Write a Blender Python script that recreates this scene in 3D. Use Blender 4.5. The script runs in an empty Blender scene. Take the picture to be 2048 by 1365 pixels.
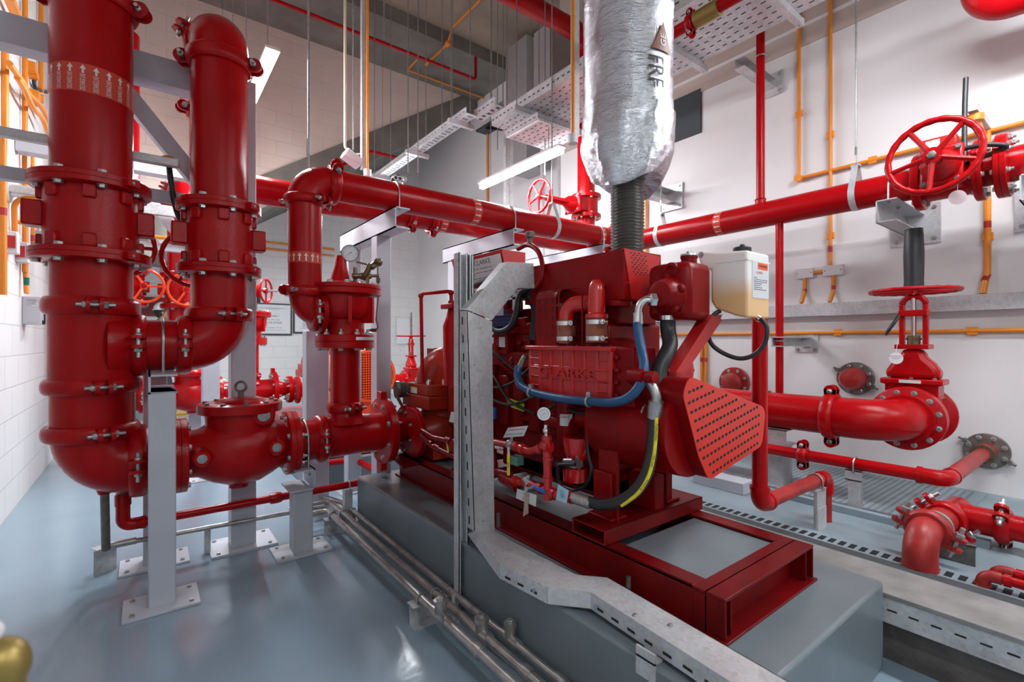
import bpy, bmesh, math, random
from mathutils import Vector, Matrix, Quaternion
random.seed(7)
V = Vector
PI = math.pi
C = bpy.context.scene.collection
# ------------------------------------------------------------------ camera, world, exposure
YAW = math.radians(37.37)
FW = V((math.sin(YAW), math.cos(YAW), 0)); RT = V((math.cos(YAW), -math.sin(YAW), 0))
EYE = V((0, 0, 1.15)); FPX = 960.0
cam_d = bpy.data.cameras.new('camera'); cam = bpy.data.objects.new('camera', cam_d); C.objects.link(cam)
cam.location = EYE; cam.rotation_euler = (PI/2, 0, -YAW)
cam_d.sensor_width = 36; cam_d.lens = 36*FPX/2048; cam_d.clip_start = 0.02; cam_d.clip_end = 60
cam_d.dof.use_dof = True; cam_d.dof.focus_distance = 2.6; cam_d.dof.aperture_fstop = 3.2
bpy.context.scene.camera = cam
w = bpy.data.worlds.new('world'); bpy.context.scene.world = w; w.use_nodes = True
w.node_tree.nodes['Background'].inputs[0].default_value = (0.75, 0.85, 1, 1)
w.node_tree.nodes['Background'].inputs[1].default_value = 0.02
vs = bpy.context.scene.view_settings
vs.view_transform = 'Standard'; vs.look = 'None'; vs.gamma = 1; vs.exposure = 0.45; vs.use_curve_mapping = False

def P(px, py, X=None, Y=None, Z=None, D=None):
    """point of the place seen at a photo pixel, on a known plane of the room"""
    d = FW + RT*((px-1024)/FPX) + V((0, 0, (682.5-py)/FPX))
    if X is not None: t = X/d.x
    elif Y is not None: t = Y/d.y
    elif Z is not None: t = (Z-EYE.z)/d.z
    else: t = D
    return EYE + d*t

# ------------------------------------------------------------------ materials
MATS = {}
def mat(name, col, rough=0.5, metal=0.0, bump=0.0, bscale=60, var=0.0, vscale=8, coat=0.0, col2=None, emit=None, es=0, trans=0, alpha=1, extra=None, bdist=0.01, spec=None):
    m = bpy.data.materials.new(name); m.use_nodes = True
    nt = m.node_tree; b = nt.nodes['Principled BSDF']
    b.inputs['Base Color'].default_value = (*col, 1); b.inputs['Roughness'].default_value = rough
    b.inputs['Metallic'].default_value = metal
    if coat: b.inputs['Coat Weight'].default_value = coat; b.inputs['Coat Roughness'].default_value = 0.12
    if spec is not None: b.inputs['Specular IOR Level'].default_value = spec
    if trans: b.inputs['Transmission Weight'].default_value = trans
    if emit: b.inputs['Emission Color'].default_value = (*emit, 1); b.inputs['Emission Strength'].default_value = es
    tc = nt.nodes.new('ShaderNodeTexCoord')
    if var or col2:
        n = nt.nodes.new('ShaderNodeTexNoise'); n.inputs['Scale'].default_value = vscale; n.inputs['Detail'].default_value = 5
        nt.links.new(tc.outputs['Object'], n.inputs['Vector'])
        r = nt.nodes.new('ShaderNodeValToRGB'); r.color_ramp.elements[0].position = 0.35; r.color_ramp.elements[1].position = 0.68
        c2 = col2 or tuple(max(0, c*(1-var)) for c in col)
        r.color_ramp.elements[0].color = (*c2, 1); r.color_ramp.elements[1].color = (*col, 1)
        nt.links.new(n.outputs['Fac'], r.inputs['Fac']); nt.links.new(r.outputs['Color'], b.inputs['Base Color'])
    if bump:
        n2 = nt.nodes.new('ShaderNodeTexNoise'); n2.inputs['Scale'].default_value = bscale; n2.inputs['Detail'].default_value = 4
        nt.links.new(tc.outputs['Object'], n2.inputs['Vector'])
        bp = nt.nodes.new('ShaderNodeBump'); bp.inputs['Strength'].default_value = bump; bp.inputs['Distance'].default_value = bdist
        nt.links.new(n2.outputs['Fac'], bp.inputs['Height']); nt.links.new(bp.outputs['Normal'], b.inputs['Normal'])
    if extra: extra(nt, b, tc)
    MATS[name] = m
    return m

def block_extra(axis, mortar_shade=0.80):
    def f(nt, b, tc):
        sp = nt.nodes.new('ShaderNodeSeparateXYZ'); cb = nt.nodes.new('ShaderNodeCombineXYZ')
        nt.links.new(tc.outputs['Object'], sp.inputs[0])
        nt.links.new(sp.outputs[axis], cb.inputs[0]); nt.links.new(sp.outputs['Z'], cb.inputs[1])
        br = nt.nodes.new('ShaderNodeTexBrick'); br.inputs['Scale'].default_value = 1
        br.inputs['Brick Width'].default_value = 0.42; br.inputs['Row Height'].default_value = 0.2095
        br.inputs['Mortar Size'].default_value = 0.004; br.inputs['Mortar Smooth'].default_value = 0.4; br.inputs['Bias'].default_value = -0.3
        nt.links.new(cb.outputs[0], br.inputs['Vector'])
        base = b.inputs['Base Color'].default_value[:3]
        br.inputs['Color1'].default_value = (*base, 1); br.inputs['Color2'].default_value = (*[c*0.97 for c in base], 1)
        br.inputs['Mortar'].default_value = (*[c*mortar_shade for c in base], 1)
        nt.links.new(br.outputs['Color'], b.inputs['Base Color'])
        n2 = nt.nodes.new('ShaderNodeTexNoise'); n2.inputs['Scale'].default_value = 45; n2.inputs['Detail'].default_value = 4
        nt.links.new(tc.outputs['Object'], n2.inputs['Vector'])
        mx = nt.nodes.new('ShaderNodeMath'); mx.operation = 'MULTIPLY_ADD'; mx.inputs[1].default_value = 0.12
        sb = nt.nodes.new('ShaderNodeMath'); sb.operation = 'SUBTRACT'; sb.inputs[0].default_value = 1
        nt.links.new(br.outputs['Fac'], sb.inputs[1]); nt.links.new(n2.outputs['Fac'], mx.inputs[0]); nt.links.new(sb.outputs[0], mx.inputs[2])
        bp = nt.nodes.new('ShaderNodeBump'); bp.inputs['Strength'].default_value = 0.6; bp.inputs['Distance'].default_value = 0.006
        nt.links.new(mx.outputs[0], bp.inputs['Height']); nt.links.new(bp.outputs['Normal'], b.inputs['Normal'])
    return f

RED = mat('red gloss paint', (0.42, 0.0025, 0.005), 0.19, bump=0.35, bscale=260, bdist=0.002, var=0.12, vscale=6, spec=.22)
CAST = mat('red cast iron paint', (0.44, 0.003, 0.005), 0.21, bump=0.4, bscale=150, bdist=0.003, var=0.15, vscale=9, spec=.24)
ENG = mat('engine red paint', (0.235, 0.0016, 0.003), 0.32, bump=0.25, bscale=140, bdist=0.003, var=0.2, vscale=7, spec=.18)
SKIDR = mat('oxide red paint', (0.175, 0.002, 0.003), 0.34, spec=.22, bump=0.2, bscale=60, bdist=0.003, var=0.3, vscale=7)
GUARD = mat('scarlet guard paint', (0.60, 0.018, 0.006), 0.36, bump=0.06, bscale=200)
DUSTY = mat('dusty red paint', (0.42, 0.02, 0.017), 0.42, bump=0.2, bscale=90, var=0.35, vscale=14, bdist=0.003)
PANEL = mat('panel red paint', (0.46, 0.012, 0.012), 0.36, bump=0.05, bscale=200)
PUMPR = mat('orange red pump paint', (0.36, 0.020, 0.006), 0.33, bump=.15, var=.15, spec=.35)
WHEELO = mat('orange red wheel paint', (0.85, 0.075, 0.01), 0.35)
ORNG = mat('orange red paint', (0.85, 0.10, 0.01), 0.35, bump=0.1)
COND = mat('orange conduit', (0.78, 0.25, 0.018), 0.38)
REDTAPE = mat('red tape', (0.45, 0.02, 0.02), 0.45)
GREENTAPE = mat('green tape', (0.0, 0.16, 0.09), 0.45)
BAND = mat('band tape', (0.58, 0.045, 0.018), 0.4)
WHITEINK = mat('white ink', (0.75, 0.68, 0.66), 0.5)
REDINK = mat('red ink', (0.45, 0.02, 0.05), 0.5)
GREENINK = mat('green ink', (0.05, 0.35, 0.27), 0.5)
BLACKINK = mat('black ink', (0.03, 0.03, 0.035), 0.5)
BROWNINK = mat('brown ink', (0.19, 0.055, 0.022), 0.5)
STEEL = mat('zinc steel', (0.55, 0.56, 0.55), 0.33, metal=0.85, var=0.3, vscale=120)
CHROME = mat('bright steel', (0.72, 0.72, 0.72), 0.18, metal=1.0)
OLDSTEEL = mat('weathered steel', (0.23, 0.21, 0.19), 0.5, metal=0.5, var=0.4, vscale=40, bump=0.2)
def gal_extra(nt, b, tc):
    v = nt.nodes.new('ShaderNodeTexVoronoi'); v.inputs['Scale'].default_value = 90
    nt.links.new(tc.outputs['Object'], v.inputs['Vector'])
    n = nt.nodes.new('ShaderNodeTexNoise'); n.inputs['Scale'].default_value = 7; n.inputs['Detail'].default_value = 6
    nt.links.new(tc.outputs['Object'], n.inputs['Vector'])
    r = nt.nodes.new('ShaderNodeValToRGB'); r.color_ramp.elements[0].position = 0.3; r.color_ramp.elements[1].position = 0.7
    r.color_ramp.elements[0].color = (0.40, 0.425, 0.46, 1); r.color_ramp.elements[1].color = (0.60, 0.63, 0.68, 1)
    mx = nt.nodes.new('ShaderNodeMix'); mx.data_type = 'RGBA'; mx.inputs[0].default_value = 0.16
    nt.links.new(n.outputs['Fac'], r.inputs['Fac']); nt.links.new(r.outputs['Color'], mx.inputs[6]); nt.links.new(v.outputs['Color'], mx.inputs[7])
    hs = nt.nodes.new('ShaderNodeHueSaturation'); hs.inputs['Saturation'].default_value = 0.25
    nt.links.new(mx.outputs[2], hs.inputs['Color']); nt.links.new(hs.outputs[0], b.inputs['Base Color'])
GALV = mat('galvanised sheet', (0.45, 0.48, 0.52), 0.38, metal=0.3, extra=gal_extra)
GALVP = mat('galvanised pipe', (0.48, 0.47, 0.45), 0.32, metal=0.7, var=0.35, vscale=30, bump=0.15, bscale=200, bdist=0.002)
SILV = mat('silver grey paint', (0.52, 0.54, 0.60), 0.42, bump=0.15, bscale=90, bdist=0.003, var=0.1, vscale=5)
RUBBER = mat('black rubber', (0.018, 0.018, 0.02), 0.42, bump=0.1)
BLUEH = mat('blue hose', (0.012, 0.075, 0.19), 0.34, bump=0.12, bscale=250, bdist=0.002)
PLASTIC = mat('white plastic', (0.75, 0.75, 0.76), 0.4)
PAPER = mat('white label', (0.66, 0.66, 0.68), 0.55)
def tank_extra(nt, b, tc):
    sp = nt.nodes.new('ShaderNodeSeparateXYZ'); nt.links.new(tc.outputs['Object'], sp.inputs[0])
    n = nt.nodes.new('ShaderNodeTexNoise'); n.inputs['Scale'].default_value = 18; nt.links.new(tc.outputs['Object'], n.inputs['Vector'])
    a = nt.nodes.new('ShaderNodeMath'); a.operation = 'MULTIPLY_ADD'; a.inputs[1].default_value = 0.03
    nt.links.new(n.outputs['Fac'], a.inputs[0]); nt.links.new(sp.outputs['Z'], a.inputs[2])
    r = nt.nodes.new('ShaderNodeValToRGB'); r.color_ramp.elements[0].position = 0.095; r.color_ramp.elements[1].position = 0.165
    r.color_ramp.elements[0].color = (0.78, 0.50, 0.25, 1); r.color_ramp.elements[1].color = (0.86, 0.84, 0.80, 1)
    nt.links.new(a.outputs[0], r.inputs['Fac']); nt.links.new(r.outputs['Color'], b.inputs['Base Color'])
TANK = mat('translucent tank plastic with yellow coolant', (0.7, 0.65, 0.55), 0.35, extra=tank_extra)
TANK.node_tree.nodes['Principled BSDF'].inputs['Subsurface Weight'].default_value = 0.25
TANK.node_tree.nodes['Principled BSDF'].inputs['Subsurface Scale'].default_value = 0.03
YEL = mat('yellow vinyl', (0.72, 0.62, 0.02), 0.4)
LIME = mat('lime sticker', (0.52, 0.62, 0.02), 0.45)
BLUEV = mat('blue vinyl', (0.01, 0.12, 0.55), 0.35)
LBLUE = mat('pale blue tag', (0.38, 0.62, 0.75), 0.5)
TEAL = mat('pale green coil housing', (0.13, 0.32, 0.27), 0.45)
BRASS = mat('brass', (0.33, 0.24, 0.07), 0.42, metal=0.6)
BRONZE = mat('bronze fitting', (0.22, 0.17, 0.10), 0.4, metal=0.7, var=0.4, vscale=60)
SILIC = mat('silicone coupler', (0.27, 0.07, 0.035), 0.6)
DARKC = mat('dark blue grille', (0.008, 0.012, 0.05), 0.5)
HOLE = mat('dark opening', (0.006, 0.006, 0.007), 0.8)
GLASSD = mat('dial face', (0.72, 0.76, 0.78), 0.25)
DARKG = mat('dark grey duct', (0.05, 0.06, 0.065), 0.6)
DUCT = mat('duct panel', (0.33, 0.31, 0.31), 0.5, var=0.08)
SKIN = mat('skin', (0.36, 0.19, 0.12), 0.55)
HAIR = mat('hair', (0.02, 0.015, 0.012), 0.7)
CLOTH = mat('work shirt', (0.17, 0.12, 0.09), 0.8)
TROUS = mat('work trousers', (0.03, 0.035, 0.05), 0.8)
BOOTM = mat('tan boots', (0.42, 0.26, 0.08), 0.7)
TUBEM = mat('lit lamp tube', (1, 1, 1), 0.5, emit=(0.90, 0.95, 1.0), es=75)
def foil_extra(nt, b, tc):
    mp = nt.nodes.new('ShaderNodeMapping'); mp.inputs['Scale'].default_value = (1, 1, 3.2)
    nt.links.new(tc.outputs['Object'], mp.inputs['Vector'])
    n = nt.nodes.new('ShaderNodeTexNoise'); n.inputs['Scale'].default_value = 6; n.inputs['Detail'].default_value = 7; n.inputs['Roughness'].default_value = 0.62; n.inputs['Distortion'].default_value = 0.9
    nt.links.new(mp.outputs[0], n.inputs['Vector'])
    m2 = nt.nodes.new('ShaderNodeMapping'); m2.inputs['Scale'].default_value = (4, 4, 90)
    nt.links.new(tc.outputs['Object'], m2.inputs['Vector'])
    n2 = nt.nodes.new('ShaderNodeTexNoise'); n2.inputs['Scale'].default_value = 5; n2.inputs['Detail'].default_value = 3
    nt.links.new(m2.outputs[0], n2.inputs['Vector'])
    b1 = nt.nodes.new('ShaderNodeBump'); b1.inputs['Strength'].default_value = 0.3; b1.inputs['Distance'].default_value = 0.022
    b2 = nt.nodes.new('ShaderNodeBump'); b2.inputs['Strength'].default_value = 0.5; b2.inputs['Distance'].default_value = 0.004
    nt.links.new(n.outputs['Fac'], b1.inputs['Height']); nt.links.new(n2.outputs['Fac'], b2.inputs['Height'])
    vo = nt.nodes.new('ShaderNodeTexVoronoi'); vo.feature = 'DISTANCE_TO_EDGE'; vo.inputs['Scale'].default_value = 7
    mv = nt.nodes.new('ShaderNodeVectorMath'); mv.operation = 'MULTIPLY_ADD'; mv.inputs[1].default_value = (.5, .5, .5)
    nt.links.new(n.outputs['Color'], mv.inputs[0]); nt.links.new(mp.outputs[0], mv.inputs[2]); nt.links.new(mv.outputs[0], vo.inputs['Vector'])
    b3 = nt.nodes.new('ShaderNodeBump'); b3.inputs['Strength'].default_value = 0.3; b3.inputs['Distance'].default_value = 0.02
    nt.links.new(vo.outputs['Distance'], b3.inputs['Height']); nt.links.new(b1.outputs['Normal'], b3.inputs['Normal'])
    nt.links.new(b3.outputs['Normal'], b2.inputs['Normal']); nt.links.new(b2.outputs['Normal'], b.inputs['Normal'])
FOIL = mat('aluminium foil lagging', (0.62, 0.63, 0.67), 0.12, metal=1.0, extra=foil_extra)
BELLO = mat('grey braided bellows', (0.27, 0.26, 0.25), 0.33, metal=0.7)
FLOORM = mat('blue grey epoxy floor', (0.26, 0.35, 0.42), 0.15, bump=0.12, bscale=30, bdist=0.004, var=0.06, vscale=3)
PLINM = mat('grey epoxy plinth', (0.175, 0.21, 0.23), 0.28, bump=0.15, bscale=40, bdist=0.004, var=0.12, vscale=5)
PLATM = mat('pale grey platform paint', (0.27, 0.345, 0.385), 0.4, bump=0.25, bscale=25, bdist=0.004, var=0.2, vscale=4)
ROUGHC = mat('rough grey concrete', (0.15, 0.13, 0.12), 0.85, bump=0.8, bscale=30, var=0.4, vscale=12)
CEILM = mat('bare concrete soffit', (0.36, 0.29, 0.22), 0.85, bump=0.3, bscale=14, var=0.3, vscale=1.6)
BEAMC = mat('grey concrete beam', (0.22, 0.205, 0.175), 0.85, bump=0.3, bscale=10, var=0.3, vscale=3)
WALLB_Y = mat('painted block wall along y', (0.76, 0.76, 0.75), 0.5, extra=block_extra('Y'))
WALLB_X = mat('painted block wall along x', (0.72, 0.71, 0.69), 0.6, extra=block_extra('X'))
WALLU = mat('block wall with warm light tint', (0.78, 0.66, 0.58), 0.65, extra=block_extra('X', 0.88))  # warm cast of the dim upper light is put into the block colour
WALLP = mat('white plaster wall', (0.76, 0.745, 0.74), 0.6, bump=0.2, bscale=8, var=0.04, vscale=2)
BEIGE = mat('beige beam with painted shade', (0.52, 0.43, 0.38), 0.65, bump=0.1, bscale=10, var=0.06, vscale=2)  # soft shadow high on the right wall is put into this beige

# ------------------------------------------------------------------ mesh builder
def frame(ax):
    ax = V(ax).normalized()
    t = V((0, 0, 1)) if abs(ax.z) < 0.9 else V((1, 0, 0))
    u = ax.cross(t).normalized(); v = ax.cross(u).normalized()
    return ax, u, v

class MB:
    def __init__(s): s.v = []; s.f = []
    def add(s, vs, fs):
        k = len(s.v); s.v += [V(p) for p in vs]; s.f += [[i+k for i in f] for f in fs]; return s
    def box(s, c, d, R=None):
        c = V(c); pts = []
        for x in (-.5, .5):
            for y in (-.5, .5):
                for z in (-.5, .5):
                    p = V((x*d[0], y*d[1], z*d[2]))
                    if R: p = R @ p
                    pts.append(c+p)
        return s.add(pts, [(0,1,3,2), (4,6,7,5), (0,4,5,1), (2,3,7,6), (0,2,6,4), (1,5,7,3)])
    def bx(s, x0, x1, y0, y1, z0, z1):
        return s.box(((x0+x1)/2, (y0+y1)/2, (z0+z1)/2), (abs(x1-x0), abs(y1-y0), abs(z1-z0)))
    def obox(s, p0, p1, wdt, hgt, up=(0, 0, 1)):
        """bar from p0 to p1 with a width and a height"""
        p0 = V(p0); p1 = V(p1); d = (p1-p0); L = d.length; d.normalize()
        up = V(up); side = d.cross(up).normalized(); u2 = side.cross(d).normalized()
        R = Matrix((side, d, u2)).transposed()
        return s.box((p0+p1)/2, (wdt, L, hgt), R)
    def lathe(s, o, ax, prof, n=28, a0=0.0, a1=None):
        o = V(o); ax, u, v = frame(ax); vs = []; fs = []; full = a1 is None
        m = n if full else n+1
        for (t, r) in prof:
            for i in range(m):
                a = 2*PI*i/n if full else a0+(a1-a0)*i/n
                vs.append(o+ax*t+(u*math.cos(a)+v*math.sin(a))*max(r, 1e-5))
        for j in range(len(prof)-1):
            for i in range(n):
                i2 = (i+1) % m
                fs.append((j*m+i, j*m+i2, (j+1)*m+i2, (j+1)*m+i))
        if full:
            if prof[0][1] > 1e-4: fs.append(tuple(reversed(range(m))))
            if prof[-1][1] > 1e-4: fs.append(tuple(range((len(prof)-1)*m, len(prof)*m)))
        return s.add(vs, fs)
    def cyl(s, p0, p1, r, r1=None, n=20):
        p0 = V(p0); p1 = V(p1); d = p1-p0
        return s.lathe(p0, d, [(0, r), (d.length, r if r1 is None else r1)], n)
    def tube(s, pts, r, n=12, closed=False):
        pts = [V(p) for p in pts]; N = len(pts); vs = []; fs = []
        def tan(i):
            if closed: return (pts[(i+1) % N]-pts[i-1]).normalized()
            return (pts[min(i+1, N-1)]-pts[max(i-1, 0)]).normalized()
        t0 = tan(0); _, u, _ = frame(t0)
        for i in range(N):
            t = tan(i); q = t0.rotation_difference(t); u = (q @ u); u = (u-t*u.dot(t)).normalized(); v = t.cross(u); t0 = t
            rr = r[i] if isinstance(r, (list, tuple)) else r
            for k in range(n):
                a = 2*PI*k/n; vs.append(pts[i]+(u*math.cos(a)+v*math.sin(a))*rr)
        for i in range(N if closed else N-1):
            j = (i+1) % N
            for k in range(n):
                k2 = (k+1) % n; fs.append((i*n+k, i*n+k2, j*n+k2, j*n+k))
        if not closed:
            fs.append(tuple(reversed(range(n)))); fs.append(tuple(range((N-1)*n, N*n)))
        return s.add(vs, fs)
    def torus(s, c, ax, R, r, n=40, m=10):
        c = V(c); ax, u, v = frame(ax)
        return s.tube([c+(u*math.cos(2*PI*i/n)+v*math.sin(2*PI*i/n))*R for i in range(n)], r, m, True)
    def arc(s, c, u, v, R, r, a0, a1, n=14, m=8):
        return s.tube([V(c)+(V(u)*math.cos(a0+(a1-a0)*i/n)+V(v)*math.sin(a0+(a1-a0)*i/n))*R for i in range(n+1)], r, m)
    def prism(s, poly, vec):
        poly = [V(p) for p in poly]; vec = V(vec); n = len(poly)
        vs = poly+[p+vec for p in poly]
        return s.add(vs, [tuple(range(n)), tuple(reversed(range(n, 2*n)))]+[(i, i+n, (i+1) % n+n, (i+1) % n) for i in range(n)])
    def hexa(s, p, d, r, h):
        return s.lathe(p, d, [(0, r), (h*.85, r), (h, r*.85)], 6)
    def ball(s, c, r, sc=(1, 1, 1), n=20, m=10):
        k = len(s.v); s.lathe((0, 0, 0), (0, 0, 1), [(-math.cos(PI*j/m), math.sin(PI*j/m)) for j in range(m+1)], n)
        for i in range(k, len(s.v)): p = s.v[i]; s.v[i] = V(c)+V((p.x*sc[0]*r, p.y*sc[1]*r, p.z*sc[2]*r))
        return s

def bend(pts, R, k=8):
    """polyline with rounded corners"""
    pts = [V(p) for p in pts]; out = [pts[0]]
    for i in range(1, len(pts)-1):
        a, b, c = pts[i-1], pts[i], pts[i+1]
        d1 = (a-b).normalized(); d2 = (c-b).normalized(); ang = d1.angle(d2)
        if ang > 3.1: out.append(b); continue
        rr = R[i-1] if isinstance(R, (list, tuple)) else R
        L = min(rr/math.tan(ang/2), (a-b).length*.98, (c-b).length*.98)
        r2 = L*math.tan(ang/2); cen = b+(d1+d2).normalized()*(r2/math.sin(ang/2))
        e1 = (b+d1*L-cen); e2 = (b+d2*L-cen); tot = e1.angle(e2); ax = e1.cross(e2).normalized()
        for j in range(k+1): out.append(cen+Quaternion(ax, tot*j/k) @ e1)
    out.append(pts[-1]); return out

def smooth_path(pts, k=8):
    """Catmull-Rom through points"""
    pts = [V(p) for p in pts]; P0 = [pts[0]*2-pts[1]]+pts+[pts[-1]*2-pts[-2]]; out = []
    for i in range(1, len(P0)-2):
        a, b, c, d = P0[i-1:i+3]
        for j in range(k):
            t = j/k
            out.append(0.5*((2*b)+(c-a)*t+(2*a-5*b+4*c-d)*t*t+(3*b-a-3*c+d)*t**3))
    out.append(pts[-1]); return out

WORG = {}
def worg(o): return WORG.get(o.name, V((0, 0, 0))) if o else V((0, 0, 0))
def thing(name, label, cat, loc=(0, 0, 0), group=None):
    o = bpy.data.objects.new(name, None); C.objects.link(o); o.location = loc; o.empty_display_size = 0.05
    o['label'] = label; o['category'] = cat
    if group: o['group'] = group
    WORG[o.name] = V(loc); return o
def part(name, mb, m, parent=None, bevel=0, ang=38, label=None, org=None, solid=0):
    if parent is not None: org = worg(parent)
    elif org is None:
        org = V((0, 0, 0))
    org = V(org)
    me = bpy.data.meshes.new(name)
    if isinstance(mb, list):
        av = []; af = []; mi = []
        for k_, (b_, m_) in enumerate(mb):
            n_ = len(av); av += b_.v; af += [[i+n_ for i in f] for f in b_.f]; mi += [k_]*len(b_.f)
        me.from_pydata([tuple(p-org) for p in av], [], af)
        for f_, k_ in zip(me.polygons, mi): f_.material_index = k_
        for b_, m_ in mb: me.materials.append(m_)
    else:
        me.from_pydata([tuple(p-org) for p in mb.v], [], mb.f); me.materials.append(m)
    bm = bmesh.new(); bm.from_mesh(me); bmesh.ops.recalc_face_normals(bm, faces=bm.faces); bm.to_mesh(me); bm.free()
    me.shade_smooth(); me.set_sharp_from_angle(angle=math.radians(ang))
    o = bpy.data.objects.new(name, me); C.objects.link(o)
    if parent is not None: o.parent = parent
    else: o.location = org
    WORG[o.name] = org
    if bevel:
        b = o.modifiers.new('bevel', 'BEVEL'); b.width = bevel; b.segments = 2; b.limit_method = 'ANGLE'; b.angle_limit = math.radians(50)
    if label: o['label'] = label
    return o
def tag(o, label, cat, group=None):
    o['label'] = label; o['category'] = cat
    if group: o['group'] = group
    return o
def single(name, mb, m, label, cat, group=None, org=None, **k):
    if org is None:
        vv = mb[0][0].v if isinstance(mb, list) else mb.v
        xs = [p.x for p in vv]; ys = [p.y for p in vv]; zs = [p.z for p in vv]
        org = ((min(xs)+max(xs))/2, (min(ys)+max(ys))/2, min(zs))
    return tag(part(name, mb, m, None, org=org, **k), label, cat, group)
def struct(name, mb, m, **k):
    o = part(name, mb, m, None, **k); o['kind'] = 'structure'; return o

_BM = {}
def bolt(parent, p, d, r=0.012, kind='bolt', m=None):
    """one hex bolt head (or nut with protruding stud) pointing along d"""
    m = m or STEEL; key = (kind, m.name)
    if key not in _BM:
        b = MB()
        if kind == 'bolt':
            b.lathe((0, 0, 0), (0, 0, 1), [(0, 1.25), (.14, 1.25)], 14); b.hexa((0, 0, .14), (0, 0, 1), 1, .75)
        elif kind == 'stud':
            b.lathe((0, 0, 0), (0, 0, 1), [(0, 1.25), (.14, 1.25)], 14); b.hexa((0, 0, .14), (0, 0, 1), 1, .9)
            b.cyl((0, 0, .9), (0, 0, 2.1), .55, n=10)
        elif kind == 'dome':
            b.lathe((0, 0, 0), (0, 0, 1), [(0, 1), (1.2, 1), (1.2, .92), (1.7, .85), (2.1, .55), (2.25, 0.01)], 12)
        me = bpy.data.meshes.new('bolt'); me.from_pydata([tuple(q) for q in b.v], [], b.f); me.materials.append(m)
        me.shade_smooth(); me.set_sharp_from_angle(angle=0.6); _BM[key] = me
    o = bpy.data.objects.new('bolt', _BM[key]); C.objects.link(o); o.parent = parent
    o.location = V(p)-worg(parent); o.rotation_mode = 'QUATERNION'; o.rotation_quaternion = V((0, 0, 1)).rotation_difference(V(d).normalized())
    o.scale = (r, r, r)
    return o

def flange(parent, c, ax, R, th=0.03, nb=8, rb=None, br=0.012, side=0, m=None, phase=0.5, hub=0, kinds=('bolt', 'stud')):
    """bolted flange pair; side 0 = bolts both sides, 1 = only along +ax, -1 = only along -ax, None = no bolts"""
    c = V(c); ax_, u, v = frame(ax); m = m or CAST
    f = MB().lathe(c-ax_*th/2, ax_, [(0, R*.97), (.004, R), (th*.48, R), (th*.5, R*.975), (th*.52, R), (th-.004, R), (th, R*.97)], 40)
    f = part('flange', f, m, parent)
    rb = rb or R*.82
    for i in range(nb):
        if side is None: break
        a = 2*PI*(i+phase)/nb; q = c+(u*math.cos(a)+v*math.sin(a))*rb
        if side >= 0: bolt(f, q+ax_*th/2, ax_, br, kinds[0])
        if side <= 0: bolt(f, q-ax_*th/2, -ax_, br, kinds[1])
    return f

def coupling(parent, c, ax, R, pad, w=0.055, m=None, s=1.0):
    """grooved pipe coupling: ribbed housing, two bolt pads, a bolt and nut at each pad"""
    c = V(c); ax_ = V(ax).normalized(); pad = V(pad); pad = (pad-ax_*pad.dot(ax_)).normalized(); t = ax_.cross(pad).normalized(); m = m or CAST
    h = w/2
    b = MB().lathe(c, ax_, [(-h, R*.99), (-h, R+.012*s), (-h*.75, R+.02*s), (-h*.3, R+.024*s), (h*.3, R+.024*s), (h*.75, R+.02*s), (h, R+.012*s), (h, R*.99)], 36)
    for sg in (1, -1):
        for q in (1, -1):
            cc = c+pad*sg*(R+.026*s)+t*q*.022*s
            Rm = Matrix((ax_, pad, t)).transposed()
            b.box(cc-pad*sg*.006*s, (w*.95, .05*s, .014*s), Rm)
            b.lathe(cc-t*.007*s+pad*sg*.012*s, t, [(0, w*.5), (.014*s, w*.5)], 16)
    o = part('coupling', b, m, parent)
    for sg in (1, -1):
        cc = c+pad*sg*(R+.034*s)
        sb = MB().cyl(cc-t*.06*s, cc+t*.07*s, .0085*s, n=10); sb.hexa(cc+t*.029*s, t, .0165*s, .017*s); sb.ball(cc-t*.03*s, .0155*s, n=12, m=6)
        part('bolt', sb, STEEL, o)
    return o

def handwheel(parent, c, nrm, R, r=0.011, spokes=5, m=None, ph=0.0, hubr=0.03, cone=0.0):
    c = V(c); n_, u, v = frame(nrm); m = m or CAST
    N = 80
    pts = [c+(u*math.cos(2*PI*i/N)+v*math.sin(2*PI*i/N))*R for i in range(N)]
    b = MB().tube(pts, [r*(1+.09*math.sin(i*PI*.5)) for i in range(N)], 10, True)
    b.cyl(c-n_*.02+n_*-cone, c+n_*.014-n_*cone, hubr, n=20)
    for i in range(spokes):
        a = ph+2*PI*i/spokes; d = u*math.cos(a)+v*math.sin(a)
        b.tube([c-n_*cone+d*hubr*.7, c-n_*cone*.4+d*R*.55, c+d*R*.99], [r*.95, r*.75, r*.8], 8)
    o = part('handwheel', b, m, parent)
    part('hub_nut', MB().hexa(c+n_*(.014-cone), n_, hubr*.5, .014), OLDSTEEL, o)
    return o

def ubolt(parent, c, ax, R, down=(0, 0, -1), leg=0.06, r=0.006, m=None):
    """round u-bolt over a pipe, legs going down"""
    c = V(c); ax_ = V(ax).normalized(); dn = V(down).normalized(); s_ = ax_.cross(dn).normalized(); R2 = R+r
    pts = [c+s_*R2+dn*(R+leg)] + [c+s_*R2*math.cos(PI*i/16)-dn*R2*math.sin(PI*i/16) for i in range(17)] + [c-s_*R2+dn*(R+leg)]
    b = MB().tube(pts, r, 8)
    for q in (1, -1): b.hexa(c+s_*R2*q+dn*(R+leg-.012), dn, r*1.9, .008)
    return part('u_bolt', b, m or STEEL, parent)

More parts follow.
